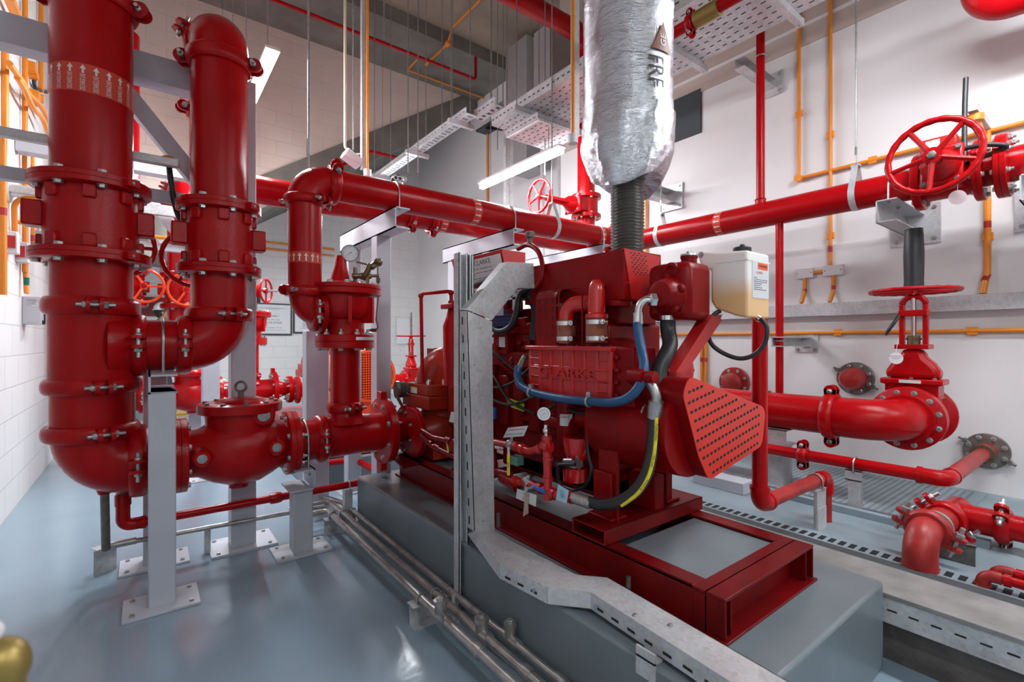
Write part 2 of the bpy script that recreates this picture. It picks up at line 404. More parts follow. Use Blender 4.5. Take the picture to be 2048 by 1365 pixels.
def text(parent, s, size, org, u, v, m, name='lettering', cyl=None, align='CENTER', depth=0.0, sx=1.0):
    """flat or embossed lettering; cyl=(axis_xy, radius) wraps it round an upright pipe"""
    cu = bpy.data.curves.new('t', 'FONT'); cu.body = s; cu.size = size; cu.align_x = align; cu.align_y = 'CENTER'; cu.extrude = depth
    cu.resolution_u = 3
    to = bpy.data.objects.new('t', cu); C.objects.link(to); bpy.context.view_layer.update()
    me = to.to_mesh(); vs = [p.co.copy() for p in me.vertices]; fs = [tuple(f.vertices) for f in me.polygons]
    to.to_mesh_clear(); bpy.data.objects.remove(to)
    org = V(org); u = V(u).normalized(); v = V(v).normalized(); nn = u.cross(v)
    b = MB()
    if cyl and size > .03:
        tm = bmesh.new(); tv = [tm.verts.new(p) for p in vs]
        for f in fs:
            try: tm.faces.new([tv[i] for i in f])
            except ValueError: pass
        for _ in range(3):
            le = [e for e in tm.edges if e.calc_length() > .012]
            if le: bmesh.ops.subdivide_edges(tm, edges=le, cuts=1); bmesh.ops.triangulate(tm, faces=tm.faces)
        tm.verts.index_update(); vs = [q.co.copy() for q in tm.verts]; fs = [tuple(q.index for q in f.verts) for f in tm.faces]; tm.free()
    if cyl:
        (cx, cy), r = cyl; a0 = math.atan2(org.y-cy, org.x-cx); out = []
        for p in vs:
            q = u*p.x*sx+v*p.y   # u,v given in (arc, z) space as x,z
            a = a0+q.x/r; out.append(V((cx+r*math.cos(a), cy+r*math.sin(a), org.z+q.z)))
        b.add(out, fs)
    else:
        b.add([org+u*p.x*sx+v*p.y+nn*(p.z+depth) for p in vs], fs)
    return part(name, b, m, parent)

def lines(parent, org, u, v, w_, h_, rows, m, name='print', seed=1):
    """small print: short bars in rows on a plate"""
    rnd = random.Random(seed); org = V(org); u = V(u); v = V(v); b = MB(); nn = u.cross(v).normalized()*.0006
    for i in range(rows):
        y = h_*(.5-(i+.5)/rows); x = -w_/2; t = h_/rows*.32
        while x < w_/2*.9:
            L = min(rnd.uniform(.04, .16)*w_, w_/2-x)
            b.add([org+nn+u*x+v*(y-t/2), org+nn+u*(x+L)+v*(y-t/2), org+nn+u*(x+L)+v*(y+t/2), org+nn+u*x+v*(y+t/2)], [(0, 1, 2, 3)])
            x += L+w_*rnd.uniform(.015, .04)
            if rnd.random() < .08: break
    return part(name, b, m, parent)
# ================================================================== SETTING
XL_, XR_, YB_, YF_, ZC_ = -0.715, 4.03, 9.8, -2.6, 5.56
ZP = 0.237                                   # level of the raised platform on the right
struct('floor', MB().bx(XL_-.1, 5.1, YF_-.1, YB_+.1, -.1, 0), FLOORM)
struct('floor_raised', MB().bx(2.36, XR_, YF_, 4.3, 0, ZP), PLATM, bevel=.006)
struct('wall_left', MB().bx(XL_-.2, XL_, YF_-.1, YB_+.1, 0, 6), WALLB_Y)
struct('wall_back', MB().bx(XL_, 5.1, YB_, YB_+.2, 0, 6), WALLB_X)
struct('wall_front', MB().bx(XL_, 5.1, YF_-.2, YF_, 0, 6), BEAMC)
struct('wall_right', MB().bx(XR_, XR_+1.2, YF_, 4.3, 0, 6), WALLP)
struct('wall_recess', MB().bx(4.85, 5.2, 4.3, YB_, 0, 6), WALLP)
struct('ceiling', MB().bx(XL_-.2, 5.2, YF_-.2, 6.25, 5.76, 5.95), CEILM)
cl = MB().bx(XL_-.2, 5.2, 6.25, YB_+.2, ZC_, 5.95)
struct('ceiling_beam', cl, BEAMC)
# wall standing on the raking stair slab
q0 = P(500, 360, Y=7.4); q1 = P(926, 191, Y=7.4); sl = (q1.z-q0.z)/(q1.x-q0.x)
zx = lambda x: q1.z+(x-q1.x)*sl
xa = XL_
yu = 7.4
struct('wall_upper', MB().prism([(xa, yu, zx(xa)), (4.84, yu, min(zx(4.84), ZC_)), (4.84, yu, ZC_), (xa, yu, ZC_)], (0, .15, 0)), WALLU)
sb = MB().prism([(xa, yu-.02, zx(xa)), (4.84, yu-.02, zx(4.84)), (4.84, yu-.02, zx(4.84)-.46), (xa, yu-.02, zx(xa)-.46)], (0, .22, 0))
sb.prism([(xa, yu+.2, zx(xa)-.22), (4.84, yu+.2, zx(4.84)-.22), (4.84, yu+.2, zx(4.84)-.40), (xa, yu+.2, zx(xa)-.40)], (0, YB_-yu-.2, 0))
struct('beam_raking', sb, BEAMC)
# beam band with painted shade, and ledges of the right wall
struct('trim_1', MB().bx(XR_-.014, XR_, YF_, 4.3, 3.42, 5.76), BEIGE)
struct('trim_2', MB().bx(XR_-.012, XR_, YF_, 4.3, ZP, 1.86), WALLP)
struct('trim_3', MB().bx(XR_-.022, XR_-.013, YF_, 4.3, 3.56, 3.585), WALLP)
# concrete plinth under the diesel pump set
PZ = 0.306; PX0, PX1, PY0, PY1 = 1.05, 2.062, .547, 2.97
pl = single('concrete_plinth', MB().bx(PX0, PX1, PY0, PY1, 0, PZ), PLINM, 'glossy grey painted concrete plinth under the red diesel pump set', 'plinth', bevel=.012)
# curb and slotted cable trunk along the platform edge
single('concrete_curb', MB().bx(2.13, 2.355, -.9, 3.0, 0, .155), ROUGHC, 'rough unpainted concrete curb under the slotted cable trunk', 'curb')
tr = thing('cable_trunking', 'dusty galvanised cable trunk with slotted side along the platform edge', 'cable trunk', (2.1, -.9, .155))
b0 = MB().bx(2.10, 2.104, -.9, 3.0, .158, .235).bx(2.09, 2.104, -.9, 3.0, .150, .158).bx(2.35, 2.354, -.9, 3.0, .158, .235)
part('lid', MB().bx(2.095, 2.355, -.9, 3.0, .235, .252), mat('dusty galvanised lid', (.33, .32, .31), .6, metal=.25, var=.35, vscale=9, bump=.2), tr, bevel=.003)
b = MB(); y = .1
while y < 1.6: b.bx(2.0992, 2.1, y, y+.028, .190, .196); y += .06
part('side_rail', [(b0, GALV), (b, HOLE)], None, tr)
dr = thing('drain_grating', 'white drain grating with square black holes beside the platform edge', 'grating', (2.5, 0, ZP))
part('edge_angle', MB().bx(2.36, 2.42, -.9, 4.2, ZP, ZP+.012), DARKG, dr)
b0 = MB().bx(2.42, 2.58, -.9, 4.2, ZP, ZP+.006)
b = MB(); y = 0.0
while y < 2.4: b.bx(2.452, 2.508, y, y+.023, ZP+.006, ZP+.0068); y += .04
part('grating_frame', [(b0, PLATM), (b, HOLE)], None, dr)

# ================================================================== LIGHTS
def batten(c, L, label, dirv=(0, 1, 0), power=40, zc=5.7, rods=True, group=None):
    c = V(c); d = V(dirv)
    t = thing('batten_light', label, 'light', c, group)
    side = d.cross(V((0, 0, 1))).normalized()
    part('light_tube', MB().obox(c-d*L/2, c+d*L/2, .055, .05), TUBEM, t, bevel=.012)
    part('housing', MB().obox(c-d*L/2+V((0, 0, .035)), c+d*L/2+V((0, 0, .036)), .085, .02), PLASTIC, t)
    for q in (1, -1):
        e = c+d*q*L*.36+V((0, 0, .046))
        zt_w = zc[0 if q == 1 else 1] if isinstance(zc, tuple) else zc
        part('suspension_wire', MB().cyl(e, V((e.x, e.y, zt_w)), .0035, n=6), GALVP, t)
    ld = bpy.data.lights.new('batten', 'AREA'); ld.shape = 'RECTANGLE'; ld.size = .09; ld.size_y = L; ld.energy = power*.55; ld.color = (.91, .955, 1.0)
    lo = bpy.data.objects.new('light_source', ld); C.objects.link(lo); lo.parent = t; lo.location = (0, 0, -.03)
    lo.rotation_euler = (0, 0, math.atan2(-d.x, d.y))
    return t
e0 = P(1125, 300, Z=2.75); e1 = P(962, 374, Z=2.75)
batten(((e0.x+e1.x)/2, (e0.y+e1.y)/2, 2.75), (e1-e0).length, 'lit white tube light hanging left of the foil wrapped exhaust', power=45, zc=(5.7, 3.0))
e0 = P(546, 107, Z=3.0)
batten((e0.x, e0.y+.6, 3.0), 1.2, 'lit white tube light glaring beside the top of the second riser', power=45)
batten((e0.x+.1, 6.4, 3.0), 1.2, 'tube light over the far pump set', power=120)
batten((2.8, 6.4, 2.9), 1.2, 'tube light by the far gate valve', power=40)
batten((2.8, .0, 3.05), 1.2, 'tube light above the raised platform', power=27, zc=3.2)
batten((.5, -1.7, 3.0), 1.2, 'tube light near the entrance', power=24)
batten((2.9, -1.9, 2.9), 1.2, 'tube light at the platform end', power=22)
# ================================================================== PIPEWORK AND VALVES OF A PUMP SET
CAMD = V((-.35, -1, 0))                       # the side of a pipe that faces the open floor
def band(parent, x, y, r, z0, z1, word, n=12, h=.042, arrows=True):
    part('band_label', MB().lathe((x, y, z0), (0, 0, 1), [(0, r+.0006), (z1-z0, r+.0006)], 40), BAND, parent)
    b = MB(); r2 = r+.0016; zc = (z0+z1)/2
    def put(poly, a0):
        b.add([(x+r2*math.cos(a0+p[0]/r2), y+r2*math.sin(a0+p[0]/r2), p[1]) for p in poly], [tuple(range(len(poly)))])
    for i in range(n):
        a0 = -PI/2+2*PI*(i-n/2+.5)/n*.5*1.9
        zt = z1-.006 if word else zc+h*.5
        hh = .036 if word else h; put([(-.011, zt-.018), (.011, zt-.018), (0, zt)], a0); put([(-.0038, zt-hh), (.0038, zt-hh), (.0038, zt-.018), (-.0038, zt-.018)], a0)
    part('arrow_print', b, WHITEINK, parent)
    if word:
        for i in range(n):
            a0 = -PI/2+2*PI*(i-n/2+.5)/n*.5*1.9
            if math.sin(a0) > .2: continue
            o = V((x+math.cos(a0)*r2, y+math.sin(a0)*r2, z0+.040))
            text(parent, word, .026, o, (0, 0, 1), (-1, 0, 0), WHITEINK, 'lettering', cyl=((x, y), r2), sx=.35)

def butterfly(name, label, x, y, z0, z1, R, rp, wheel, scale=1.0, group=None, wm=None):
    """lugged valve between two bolted flange adaptors on an upright pipe, gear box and wheel behind"""
    t = thing(name, label, 'valve', (x, y, z0), group); zc = (z0+z1)/2
    for zz in (z0, z1):
        f = flange(t, (x, y, zz), (0, 0, 1), R, .05, 8, R*.86, .0165, 0, kinds=('bolt', 'bolt'), phase=.3)
        # hinge bolt pads of the split flange
        for q in (1, -1):
            d = V((.62*q, -.78*q, 0)); c0 = V((x, y, zz))+d*(R+.012)
            pb = MB().box(c0, (.05, .034, .03), Matrix.Rotation(math.atan2(d.y, d.x)+PI/2, 3, 'Z'))
            part('flange_lug', pb, CAST, f)
            bolt(f, c0+d*.012, d.cross(V((0, 0, 1))), .009)
    h = z1-z0; rb = rp+.022
    b = MB().lathe((x, y, z0+.02), (0, 0, 1), [(0, rb), (h-.04, rb)], 40)
    for a in range(0, 360, 45):
        aa = math.radians(a-90); d = V((math.cos(aa), math.sin(aa), 0))
        b.box(V((x, y, z0+.055))+d*(rb+.002), (.03, .05, .06), Matrix.Rotation(aa, 3, 'Z'))
        b.box(V((x, y, z1-.055))+d*(rb+.002), (.03, .05, .06), Matrix.Rotation(aa, 3, 'Z'))
    for sx in (1, -1):
        b.box((x+sx*(rb+.022), y-.01, zc+.01), (.07, .085, h*.34))
    part('body', b, CAST, t, bevel=.008)
    wx, wy, wz = wheel; w_ = V(wheel)
    g = MB().box((x+(wx-x)*.45, y+rb+.05, zc), (abs(wx-x)*.9+.08, .13, .12)); g.cyl((wx, y+rb, wz), (wx, wy-.03, wz), .028)
    part('gear_box', g, CAST, t, bevel=.015)
    handwheel(t, wheel, (0, 1, 0), .155*scale, .013, 3, m=wm)
    return t

def osy_gate(label, x, y, z, dirv, d=.22, R=.17, name='gate_valve', wheelR=.19, tagm=True, ang=0, cat='valve', zf=ZP):
    """rising stem gate valve, stem upright, flow along dirv"""
    t = thing(name, label, cat, (x, y, z)); dv = V(dirv).normalized(); sd = dv.cross(V((0, 0, 1)))
    c = V((x, y, z)); s = R/.17
    for q in (1, -1): flange(t, c+dv*q*.115*s, dv, R, .026, 8, R*.82, .013*s, q, kinds=('bolt', 'bolt'))
    b = MB().cyl(c-dv*.12*s, c+dv*.12*s, d/2+.012, n=32)
    Rm = Matrix((dv, sd, V((0, 0, 1)))).transposed()
    b.box(c+V((0, 0, .10*s)), (.125*s, .235*s, .17*s), Rm)
    for k in (.0, .07): b.box(c+V((0, 0, (.11+k)*s)), (.145*s, .25*s, .008), Rm)
    part('body', b, CAST, t, bevel=.02*s)
    b = MB().box(c+V((0, 0, .195*s)), (.155*s, .275*s, .032*s), Rm)
    fl = part('bonnet_flange', b, CAST, t, bevel=.008)
    for i in (-1, 0, 1):
        for q in (1, -1): bolt(fl, c+sd*.1*i*s+dv*.055*q*s+V((0, 0, .211*s)), (0, 0, 1), .009*s)
    b = MB()
    prof = [(-.125, 0), (-.118, .045), (-.095, .085), (-.06, .12), (-.045, .165), (.045, .165), (.06, .12), (.095, .085), (.118, .045), (.125, 0)]
    b.prism([c+sd*p[0]*s-dv*.05*s+V((0, 0, (.211+p[1])*s)) for p in prof], dv*.10*s)
    part('bonnet', b, CAST, t, bevel=.025*s)
    top = .211+.165
    b = MB().box(c+V((0, 0, (top+.012)*s)), (.12*s, .15*s, .026*s), Rm)
    for q in (1, -1):
        b.obox(c+sd*q*.052*s+V((0, 0, (top+.02)*s)), c+sd*q*.052*s+V((0, 0, (top+.25)*s)), .024*s, .03*s, up=dv)
    b.tube([c+sd*(.052*math.cos(PI*i/10))*s+V((0, 0, (top+.25+.045*math.sin(PI*i/10))*s)) for i in range(11)], .016*s, 10)
    b.box(c+V((0, 0, (top+.20)*s)), (.06*s, .13*s, .035*s), Rm)
    yk = part('yoke', b, CAST, t, bevel=.004)
    part('gland', MB().cyl(c+V((0, 0, (top+.02)*s)), c+V((0, 0, (top+.075)*s)), .03*s, n=16).hexa(c+V((0, 0, (top+.05)*s)), (0, 0, 1), .036*s, .012*s), BRONZE, t)
    part('stem', MB().cyl(c+V((0, 0, top*s)), c+V((0, 0, (top+.33)*s)), .013*s, n=12), CHROME, t)
    handwheel(t, c+V((0, 0, (top+.325)*s)), (0, 0, 1), wheelR, .012*s, 5, hubr=.035*s, cone=.0)
    return t, c+V((0, 0, (top+.33)*s)), top

def column(label, x, y, z0, z1, sx=.1, sy=.1, plate=(.27, .2), group=None, name='pipe_support_post', top=None, holes=True):
    t = thing(name, label, 'support', (x, y, z0), group)
    part('post', MB().bx(x-sx/2, x+sx/2, y-sy/2, y+sy/2, z0, z1), SILV, t, bevel=.006)
    if plate:
        bp = part('base_plate', MB().bx(x-plate[0]/2, x+plate[0]/2, y-plate[1]/2, y+plate[1]/2, z0, z0+.012), SILV, t, bevel=.002)
        for i in (1, -1):
            for j in (1, -1): bolt(bp, (x+i*(plate[0]/2-.032), y+j*(plate[1]/2-.03), z0+.012), (0, 0, 1), .009)
    if top:                                   # channel bracket along y carrying the pipe
        y0, y1, zt, hc = top
        b = MB().bx(x-.05, x+.05, y0, y1, zt-.006, zt).bx(x-.05, x+.05, y0, y1, zt-hc, zt-hc+.006).bx(x+.044 if hc > 0 else x, x+.05, y0, y1, zt-hc, zt)
        part('channel_bracket', b, SILV, t)
    return t

def pump_set(Y, far):
    F = 'far ' if far else ''
    w = ' of the far pump set' if far else ''
    x1, r1 = -.190, .146; x2, r2 = .305, .128; zl = .585; zb = 1.13; rl = .122
    # ---- big left riser, above its valve
    t = thing('riser_pipe', 'thick dark red riser with a band of white arrows, nearest the left wall' if not far else 'red upright pipe glimpsed behind the thick left riser', 'pipe', (x1, Y, 1.86))
    part('pipe', MB().cyl((x1, Y, 1.86), (x1, Y, 4.2), r1, n=48), RED, t)
    coupling(t, (x1, Y, 2.68), (0, 0, 1), r1, (.95, -.3, 0), .07)
    if not far:
        band(t, x1, Y, r1, 2.215, 2.335, 'DISCHARGE LINE', 20)
        coupling(t, (x1, Y, 2.98), (0, 0, 1), r1, (.6, .8, 0), .07)
    if not far: wh1 = P(236, 492, Y=Y+.36)
    else: wh1 = V((x1+.18, Y-.33, 1.68))
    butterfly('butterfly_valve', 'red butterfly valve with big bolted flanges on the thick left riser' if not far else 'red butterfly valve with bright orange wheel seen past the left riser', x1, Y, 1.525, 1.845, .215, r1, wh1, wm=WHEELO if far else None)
    # ---- lower left riser with tee and elbow
    t = thing('riser_tee_pipe', 'thick red pipe with side branch and bottom elbow below the left butterfly valve' if not far else 'lower red pipe and elbow of the far left riser', 'pipe', (x1, Y, zl))
    zc2 = .745
    b = MB().cyl((x1, Y, 1.50), (x1, Y, zc2), r1, n=48)
    part('pipe', b, RED, t)
    tee = MB().lathe((x1, Y, .96), (0, 0, 1), [(0, r1+.006), (.34, r1+.006)], 48)
    tee.lathe((x1+.06, Y, zb), (1, 0, 0), [(0, .175), (.03, .165), (.06, .145), (.09, .13), (.12, .125)], 40)
    part('tee', tee, RED, t)
    part('elbow', MB().tube(bend([(x1, Y, zc2), (x1, Y, zl), (x1+.15, Y, zl)], .149, 14), r1-.003, 44), RED, t)
    coupling(t, (x1, Y, 1.305), (0, 0, 1), r1+.004, (.1, -1, 0), .075)
    coupling(t, (x1, Y, .95), (0, 0, 1), r1+.004, (.25, -1, 0), .065)
    coupling(t, (x1, Y, .745), (0, 0, 1), r1+.004, (.3, -1, 0), .065)
    coupling(t, (x1+.165, Y, zl), (1, 0, 0), r1, (0, -1, .05), .07)
    part('pipe', MB().cyl((x1+.15, Y, zl), (.115, Y, zl), r1-.004, n=40), RED, t)
    # branch stub between the risers
    t = thing('cross_pipe', 'short red pipe joining the two front risers over the grey post' if not far else 'red cross pipe between the far risers', 'pipe', (x1+.15, Y, zb))
    part('pipe', MB().cyl((x1+.15, Y, zb), (x2-.15, Y, zb), rl, n=40), RED, t)
    coupling(t, (x1+.165, Y, zb), (1, 0, 0), rl, (0, -1, .1), .06)
    coupling(t, (x2-.155, Y, zb), (1, 0, 0), rl, (0, -1, .1), .06)
    # ---- second riser
    t = thing('riser_pipe', 'second dark red riser with an elbow at its top beside the glaring tube light' if not far else 'second red riser of the far set with an upper coupling', 'pipe', (x2, Y, 1.86))
    part('pipe', MB().cyl((x2, Y, 1.85), (x2, Y, 2.60), r2, n=44), RED, t)
    part('elbow', MB().tube(bend([(x2, Y, 2.59), (x2, Y, 2.74), (x2, Y+.17, 2.74)], .145, 14), r2+.004, 40), RED, t)
    coupling(t, (x2, Y, 2.585), (0, 0, 1), r2, (-.9, .35, 0) if not far else (-1, 0, 0), .07)
    part('pipe', MB().cyl((x2, Y+.15, 2.74), (x2, Y+.9, 2.74), r2, n=40), RED, t)
    coupling(t, (x2, Y+.18, 2.74), (0, 1, 0), r2, (-1, 0, .4), .07)
    part('band_label', MB().lathe((x2, Y, 2.25), (0, 0, 1), [(0, r2+.0006), (.07, r2+.0006)], 40), RED, t)
    if not far: wh2 = P(391, 518, Y=Y+.34)
    else: wh2 = V((x2+.02, Y-.38, 1.66))
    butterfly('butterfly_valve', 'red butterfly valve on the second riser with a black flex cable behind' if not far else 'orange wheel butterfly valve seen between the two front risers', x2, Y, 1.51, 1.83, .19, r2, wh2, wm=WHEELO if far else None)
    t = thing('elbow_pipe', 'red pipe turning into the cross pipe under the second front valve' if not far else 'red elbow under the far second valve', 'pipe', (x2, Y, zb))
    part('pipe', MB().cyl((x2, Y, 1.49), (x2, Y, 1.27), r2, n=44), RED, t)
    part('elbow', MB().tube(bend([(x2, Y, 1.30), (x2, Y, zb), (x2-.155, Y, zb)], .15, 14), r2-.002, 40), RED, t)
    coupling(t, (x2, Y, 1.285), (0, 0, 1), r2+.002, (.2, -1, 0), .065)
    # ---- swing check valve
    t = thing('check_valve', 'bulbous red swing check valve with bolted cover and lifting eye' if not far else 'round bodied red check valve glimpsed above the tan boot', 'valve', (.39, Y, .4))
    flange(t, (.135, Y, zl), (1, 0, 0), .18, .06, 8, .15, .0135, 1, kinds=('bolt', 'bolt'))
    f = flange(t, (.64, Y, zl), (1, 0, 0), .175, .06, 8, .146, .0135, 0, kinds=('stud', 'bolt'))
    prof = [(.165, .115), (.21, .12), (.27, .155), (.34, .18), (.41, .188), (.48, .178), (.54, .15), (.58, .125), (.615, .11)]
    b = MB().lathe((0, Y, zl), (1, 0, 0), prof, 44)
    b.lathe((.40, Y, zl), (0, 0, 1), [(.0, .165), (.14, .16), (.2, .165)], 40)
    part('body', b, CAST, t, ang=60)
    cv = MB().lathe((.40, Y, zl+.195), (0, 0, 1), [(0, .193), (.004, .197), (.045, .197), (.048, .19), (.05, .12), (.065, .105), (.075, .03), (.076, .001)], 44)
    cv = part('cover', cv, CAST, t)
    for i in range(10):
        a = 2*PI*(i+.5)/10; bolt(cv, (.40+.165*math.cos(a), Y+.165*math.sin(a), zl+.243), (0, 0, 1), .0125, m=OLDSTEEL)
    if not far:
        eye = MB().torus((.40, Y, zl+.325), V((.5, 1, 0)), .026, .0075, 24, 8); eye.cyl((.40, Y, zl+.27), (.40, Y, zl+.30), .016)
        part('lifting_eye', eye, OLDSTEEL, t)
    for (px, py, rr) in ((404, 918, .021), (528, 832, .029), (553, 895, .022)):
        q = P(px, py, Y=2.88-.165); q.y = Y-.175 if rr < .028 else Y-.16; d = V((0, -1, 0))
        bs = MB().lathe(q+V((0, .06, 0)), d, [(0, rr*2.3), (.055, rr*1.9), (.062, rr*1.6)], 24)
        bo = part('plug_boss', bs, CAST, t)
        pg = MB().lathe(q, d, [(-.006, rr*1.05), (.006, rr), (.007, rr*.6), (.003, rr*.55), (.003, .001)], 24)
        part('plug', pg, STEEL, bo)
    part('drain_boss', MB().cyl((.39, Y, zl-.2), (.39, Y, zl-.17), .045), CAST, t)
    # ---- pipe stub, coupling and tee below the control valve
    xt = .947; rt = .113
    t = thing('branch_tee', 'red tee with bolted flange between the check valve and the pump' if not far else 'red tee beside the far pump', 'pipe', (xt, Y, zl))
    part('pipe', MB().cyl((.67, Y, zl), (.80, Y, zl), rt, n=40), RED, t)
    coupling(t, (.80, Y, zl), (1, 0, 0), rt, (0, -1, .1), .065)
    b = MB().cyl((.80, Y, zl), (1.165, Y, zl+.005), rt+.005, n=44)
    b.lathe((xt, Y, zl), (0, 0, 1), [(.08, .13), (.11, .105), (.14, .092), (.175, .088)], 40)
    part('tee', b, RED, t)
    f = flange(t, (1.185, Y, zl+.005), (1, 0, 0), .205, .05, 8, .165, .0145, 0, kinds=('stud', 'bolt'))
    for q in (1, -1): part('flange_lug', MB().box((1.175, Y-.0, zl+.005+q*.22), (.04, .07, .05)), CAST, f, bevel=.004)
    t = thing('reducer_pipe', 'short dark red reducer bolted between the tee and the pump' if not far else 'red reducer with twin bolted flanges at the far pump', 'pipe', (1.27, Y, zl))
    part('reducer', MB().lathe((1.21, Y, zl), (1, 0, 0), [(0, .105), (.03, .1), (.09, .075), (.12, .07)], 36), RED, t)
    flange(t, (1.355, Y, zl-.008), (1, 0, 0), .157, .055, 8, .125, .0125, 0, kinds=('bolt', 'stud'))
    # ---- control valve
    t = thing('control_valve', 'red pressure control valve with a dial gauge on its cone top' if not far else 'red control valve of the far pump set', 'valve', (xt, Y, .76))
    part('pipe', MB().cyl((xt, Y, .75), (xt, Y, 1.11), .0835, n=40), RED, t)
    coupling(t, (xt, Y, .758), (0, 0, 1), .086, (.15, -1, 0), .06)
    f = flange(t, (xt, Y, 1.148), (0, 0, 1), .168, .08, 10, .142, .0150, 0, kinds=('stud', 'bolt'), phase=.25)
    pl_ = P(708, 676, Y=Y-.175) if not far else V((xt, Y-.17, 1.16))
    if not far:
        a0 = [(xt+math.cos(a)*.1695, Y+math.sin(a)*.1695) for a in [math.radians(-88+6*i) for i in range(10)]]
        b = MB()
        for i in range(9): b.add([(a0[i][0], a0[i][1], 1.155), (a0[i+1][0], a0[i+1][1], 1.155), (a0[i+1][0], a0[i+1][1], 1.173), (a0[i][0], a0[i][1], 1.173)], [(0, 1, 2, 3)])
        part('name_plate', b, PAPER, t)
    prof = [(1.185, .112), (1.24, .108), (1.275, .112), (1.292, .146), (1.33, .160), (1.38, .164), (1.415, .168), (1.42, .2), (1.425, .208)]
    b = MB().lathe((xt, Y, 0), (0, 0, 1), prof, 44)
    for a in range(-150, 0, 50):
        aa = math.radians(a); b.box((xt+math.cos(aa)*.15, Y+math.sin(aa)*.15, 1.33), (.07, .02, .15), Matrix.Rotation(aa, 3, 'Z'))
    b.lathe((xt-.155, Y, 1.32), (1, 0, 0), [(0, .1), (.03, .085), (.12, .09)], 32)
    part('body', b, CAST, t, ang=50)
    cv = part('cover', MB().lathe((xt, Y, 1.425), (0, 0, 1), [(0, .208), (.028, .21), (.03, .205), (.034, .21), (.05, .21), (.056, .2), (.058, .13), (.075, .1), (.08, .05)], 44), CAST, t)
    for i in range(12):
        a = 2*PI*(i+.5)/12; bolt(cv, (xt+.178*math.cos(a), Y+.178*math.sin(a), 1.482), (0, 0, 1), .0155)
    part('cone_housing', MB().lathe((xt-.03, Y, 1.49), (.04, 0, 1), [(0, .07), (.03, .055), (.1, .036), (.165, .026), (.168, .01)], 28), CAST, t)
    part('cover_stud', MB().cyl((xt+.05, Y-.03, 1.48), (xt+.05, Y-.03, 1.59), .012), OLDSTEEL, t)
    flange(t, (.805, Y, 1.32), (1, 0, 0), .128, .028, 8, .105, .011, -1, kinds=('bolt', 'bolt'))
    return locals()

pump_set(2.88, False)
pump_set(6.12, True)
Y1 = 2.88; zh = 2.065; xd = .721; rd = .0895
# gauge and trim tubing on the front control valve
t = thing('pressure_gauge', 'round white dial gauge on top of the red control valve', 'gauge', P(700, 525, Y=Y1-.03))
g = P(700, 507, Y=Y1-.03); gd = (EYE-g).normalized()*.6+V((-.1, -.5, 0)); gd.normalize()
part('case', MB().lathe(g, gd, [(-.028, .046), (.004, .05), (.008, .05), (.008, .045)], 36), OLDSTEEL, t)
part('dial', MB().lathe(g, gd, [(.0, .0445), (.0092, .0445)], 36), GLASSD, t)
gu = gd.cross(V((0, 0, 1))).normalized()*-1; gv = gd.cross(gu)*-1
if gv.z < 0: gv = -gv
if gu.dot(RT) < 0: gu = -gu
def dial_marks(parent, g, gd, gu, gv, R, ndl=-.75):
    b = MB()
    for i in range(25):
        a = math.radians(225-270*i/24); d = gu*math.cos(a)+gv*math.sin(a); L = .12 if i % 4 else .22
        b.add([g+d*R*.9+gd*.001+d.cross(gd)*R*.02, g+d*R*.9+gd*.001-d.cross(gd)*R*.02, g+d*R*(.9-L)+gd*.001-d.cross(gd)*R*.02, g+d*R*(.9-L)+gd*.001+d.cross(gd)*R*.02], [(0, 1, 2, 3)])
    part('scale_marks', b, BLACKINK, parent)
    d = (gu*math.cos(ndl)+gv*math.sin(ndl)); s_ = d.cross(gd)
    part('needle', MB().add([g+gd*.002-d*R*.25+s_*R*.04, g+gd*.002+d*R*.75, g+gd*.002-d*R*.25-s_*R*.04], [(0, 1, 2)]), BLACKINK, parent)
dial_marks(t, g+gd*.0096, gd, gu, gv, .046, math.radians(215))
t = thing('pilot_tubing', 'brown metal pilot valves and tubing beside the dial gauge', 'tubing', P(740, 580, Y=Y1))
a = P(712, 524, Y=Y1-.03); b_ = P(738, 530, Y=Y1-.05); c_ = P(735, 560, Y=Y1-.05)
part('tube', MB().tube(bend([a, b_, c_], .015), .006, 8), OLDSTEEL, t)
part('tube', MB().tube(bend([P(755, 522, Y=Y1-.05), P(756, 555, Y=Y1-.05), P(757, 590, Y=Y1-.05), P(752, 640, Y=Y1-.05), P(757, 658, Y=Y1-.05), P(735, 661, Y=Y1-.05)], .012), .0045, 8), OLDSTEEL, t)
b = MB().cyl(P(728, 556, Y=Y1-.05), P(742, 528, Y=Y1-.08), .018).cyl(P(742, 535, Y=Y1-.08), P(758, 522, Y=Y1-.08), .021).ball(P(757, 525, Y=Y1-.08), .026, n=14, m=8)
b.cyl(P(705, 552, Y=Y1-.05), P(742, 553, Y=Y1-.05), .016).cyl(P(735, 535, Y=Y1-.05), P(732, 575, Y=Y1-.05), .017).hexa(P(722, 553, Y=Y1-.05), (1, 0, 0), .024, .02)
b.cyl(P(735, 552, Y=Y1-.05), P(757, 552, Y=Y1-.05), .009).hexa(P(753, 524, Y=Y1-.1), (-.3, -1, .3), .016, .025)
part('pilot_valve', b, BRONZE, t)
part('fitting', MB().hexa(P(756, 556, Y=Y1-.05), (0, 0, -1), .013, .03).hexa(P(752, 661, Y=Y1-.05), (-1, 0, 0), .012, .03), BRONZE, t)

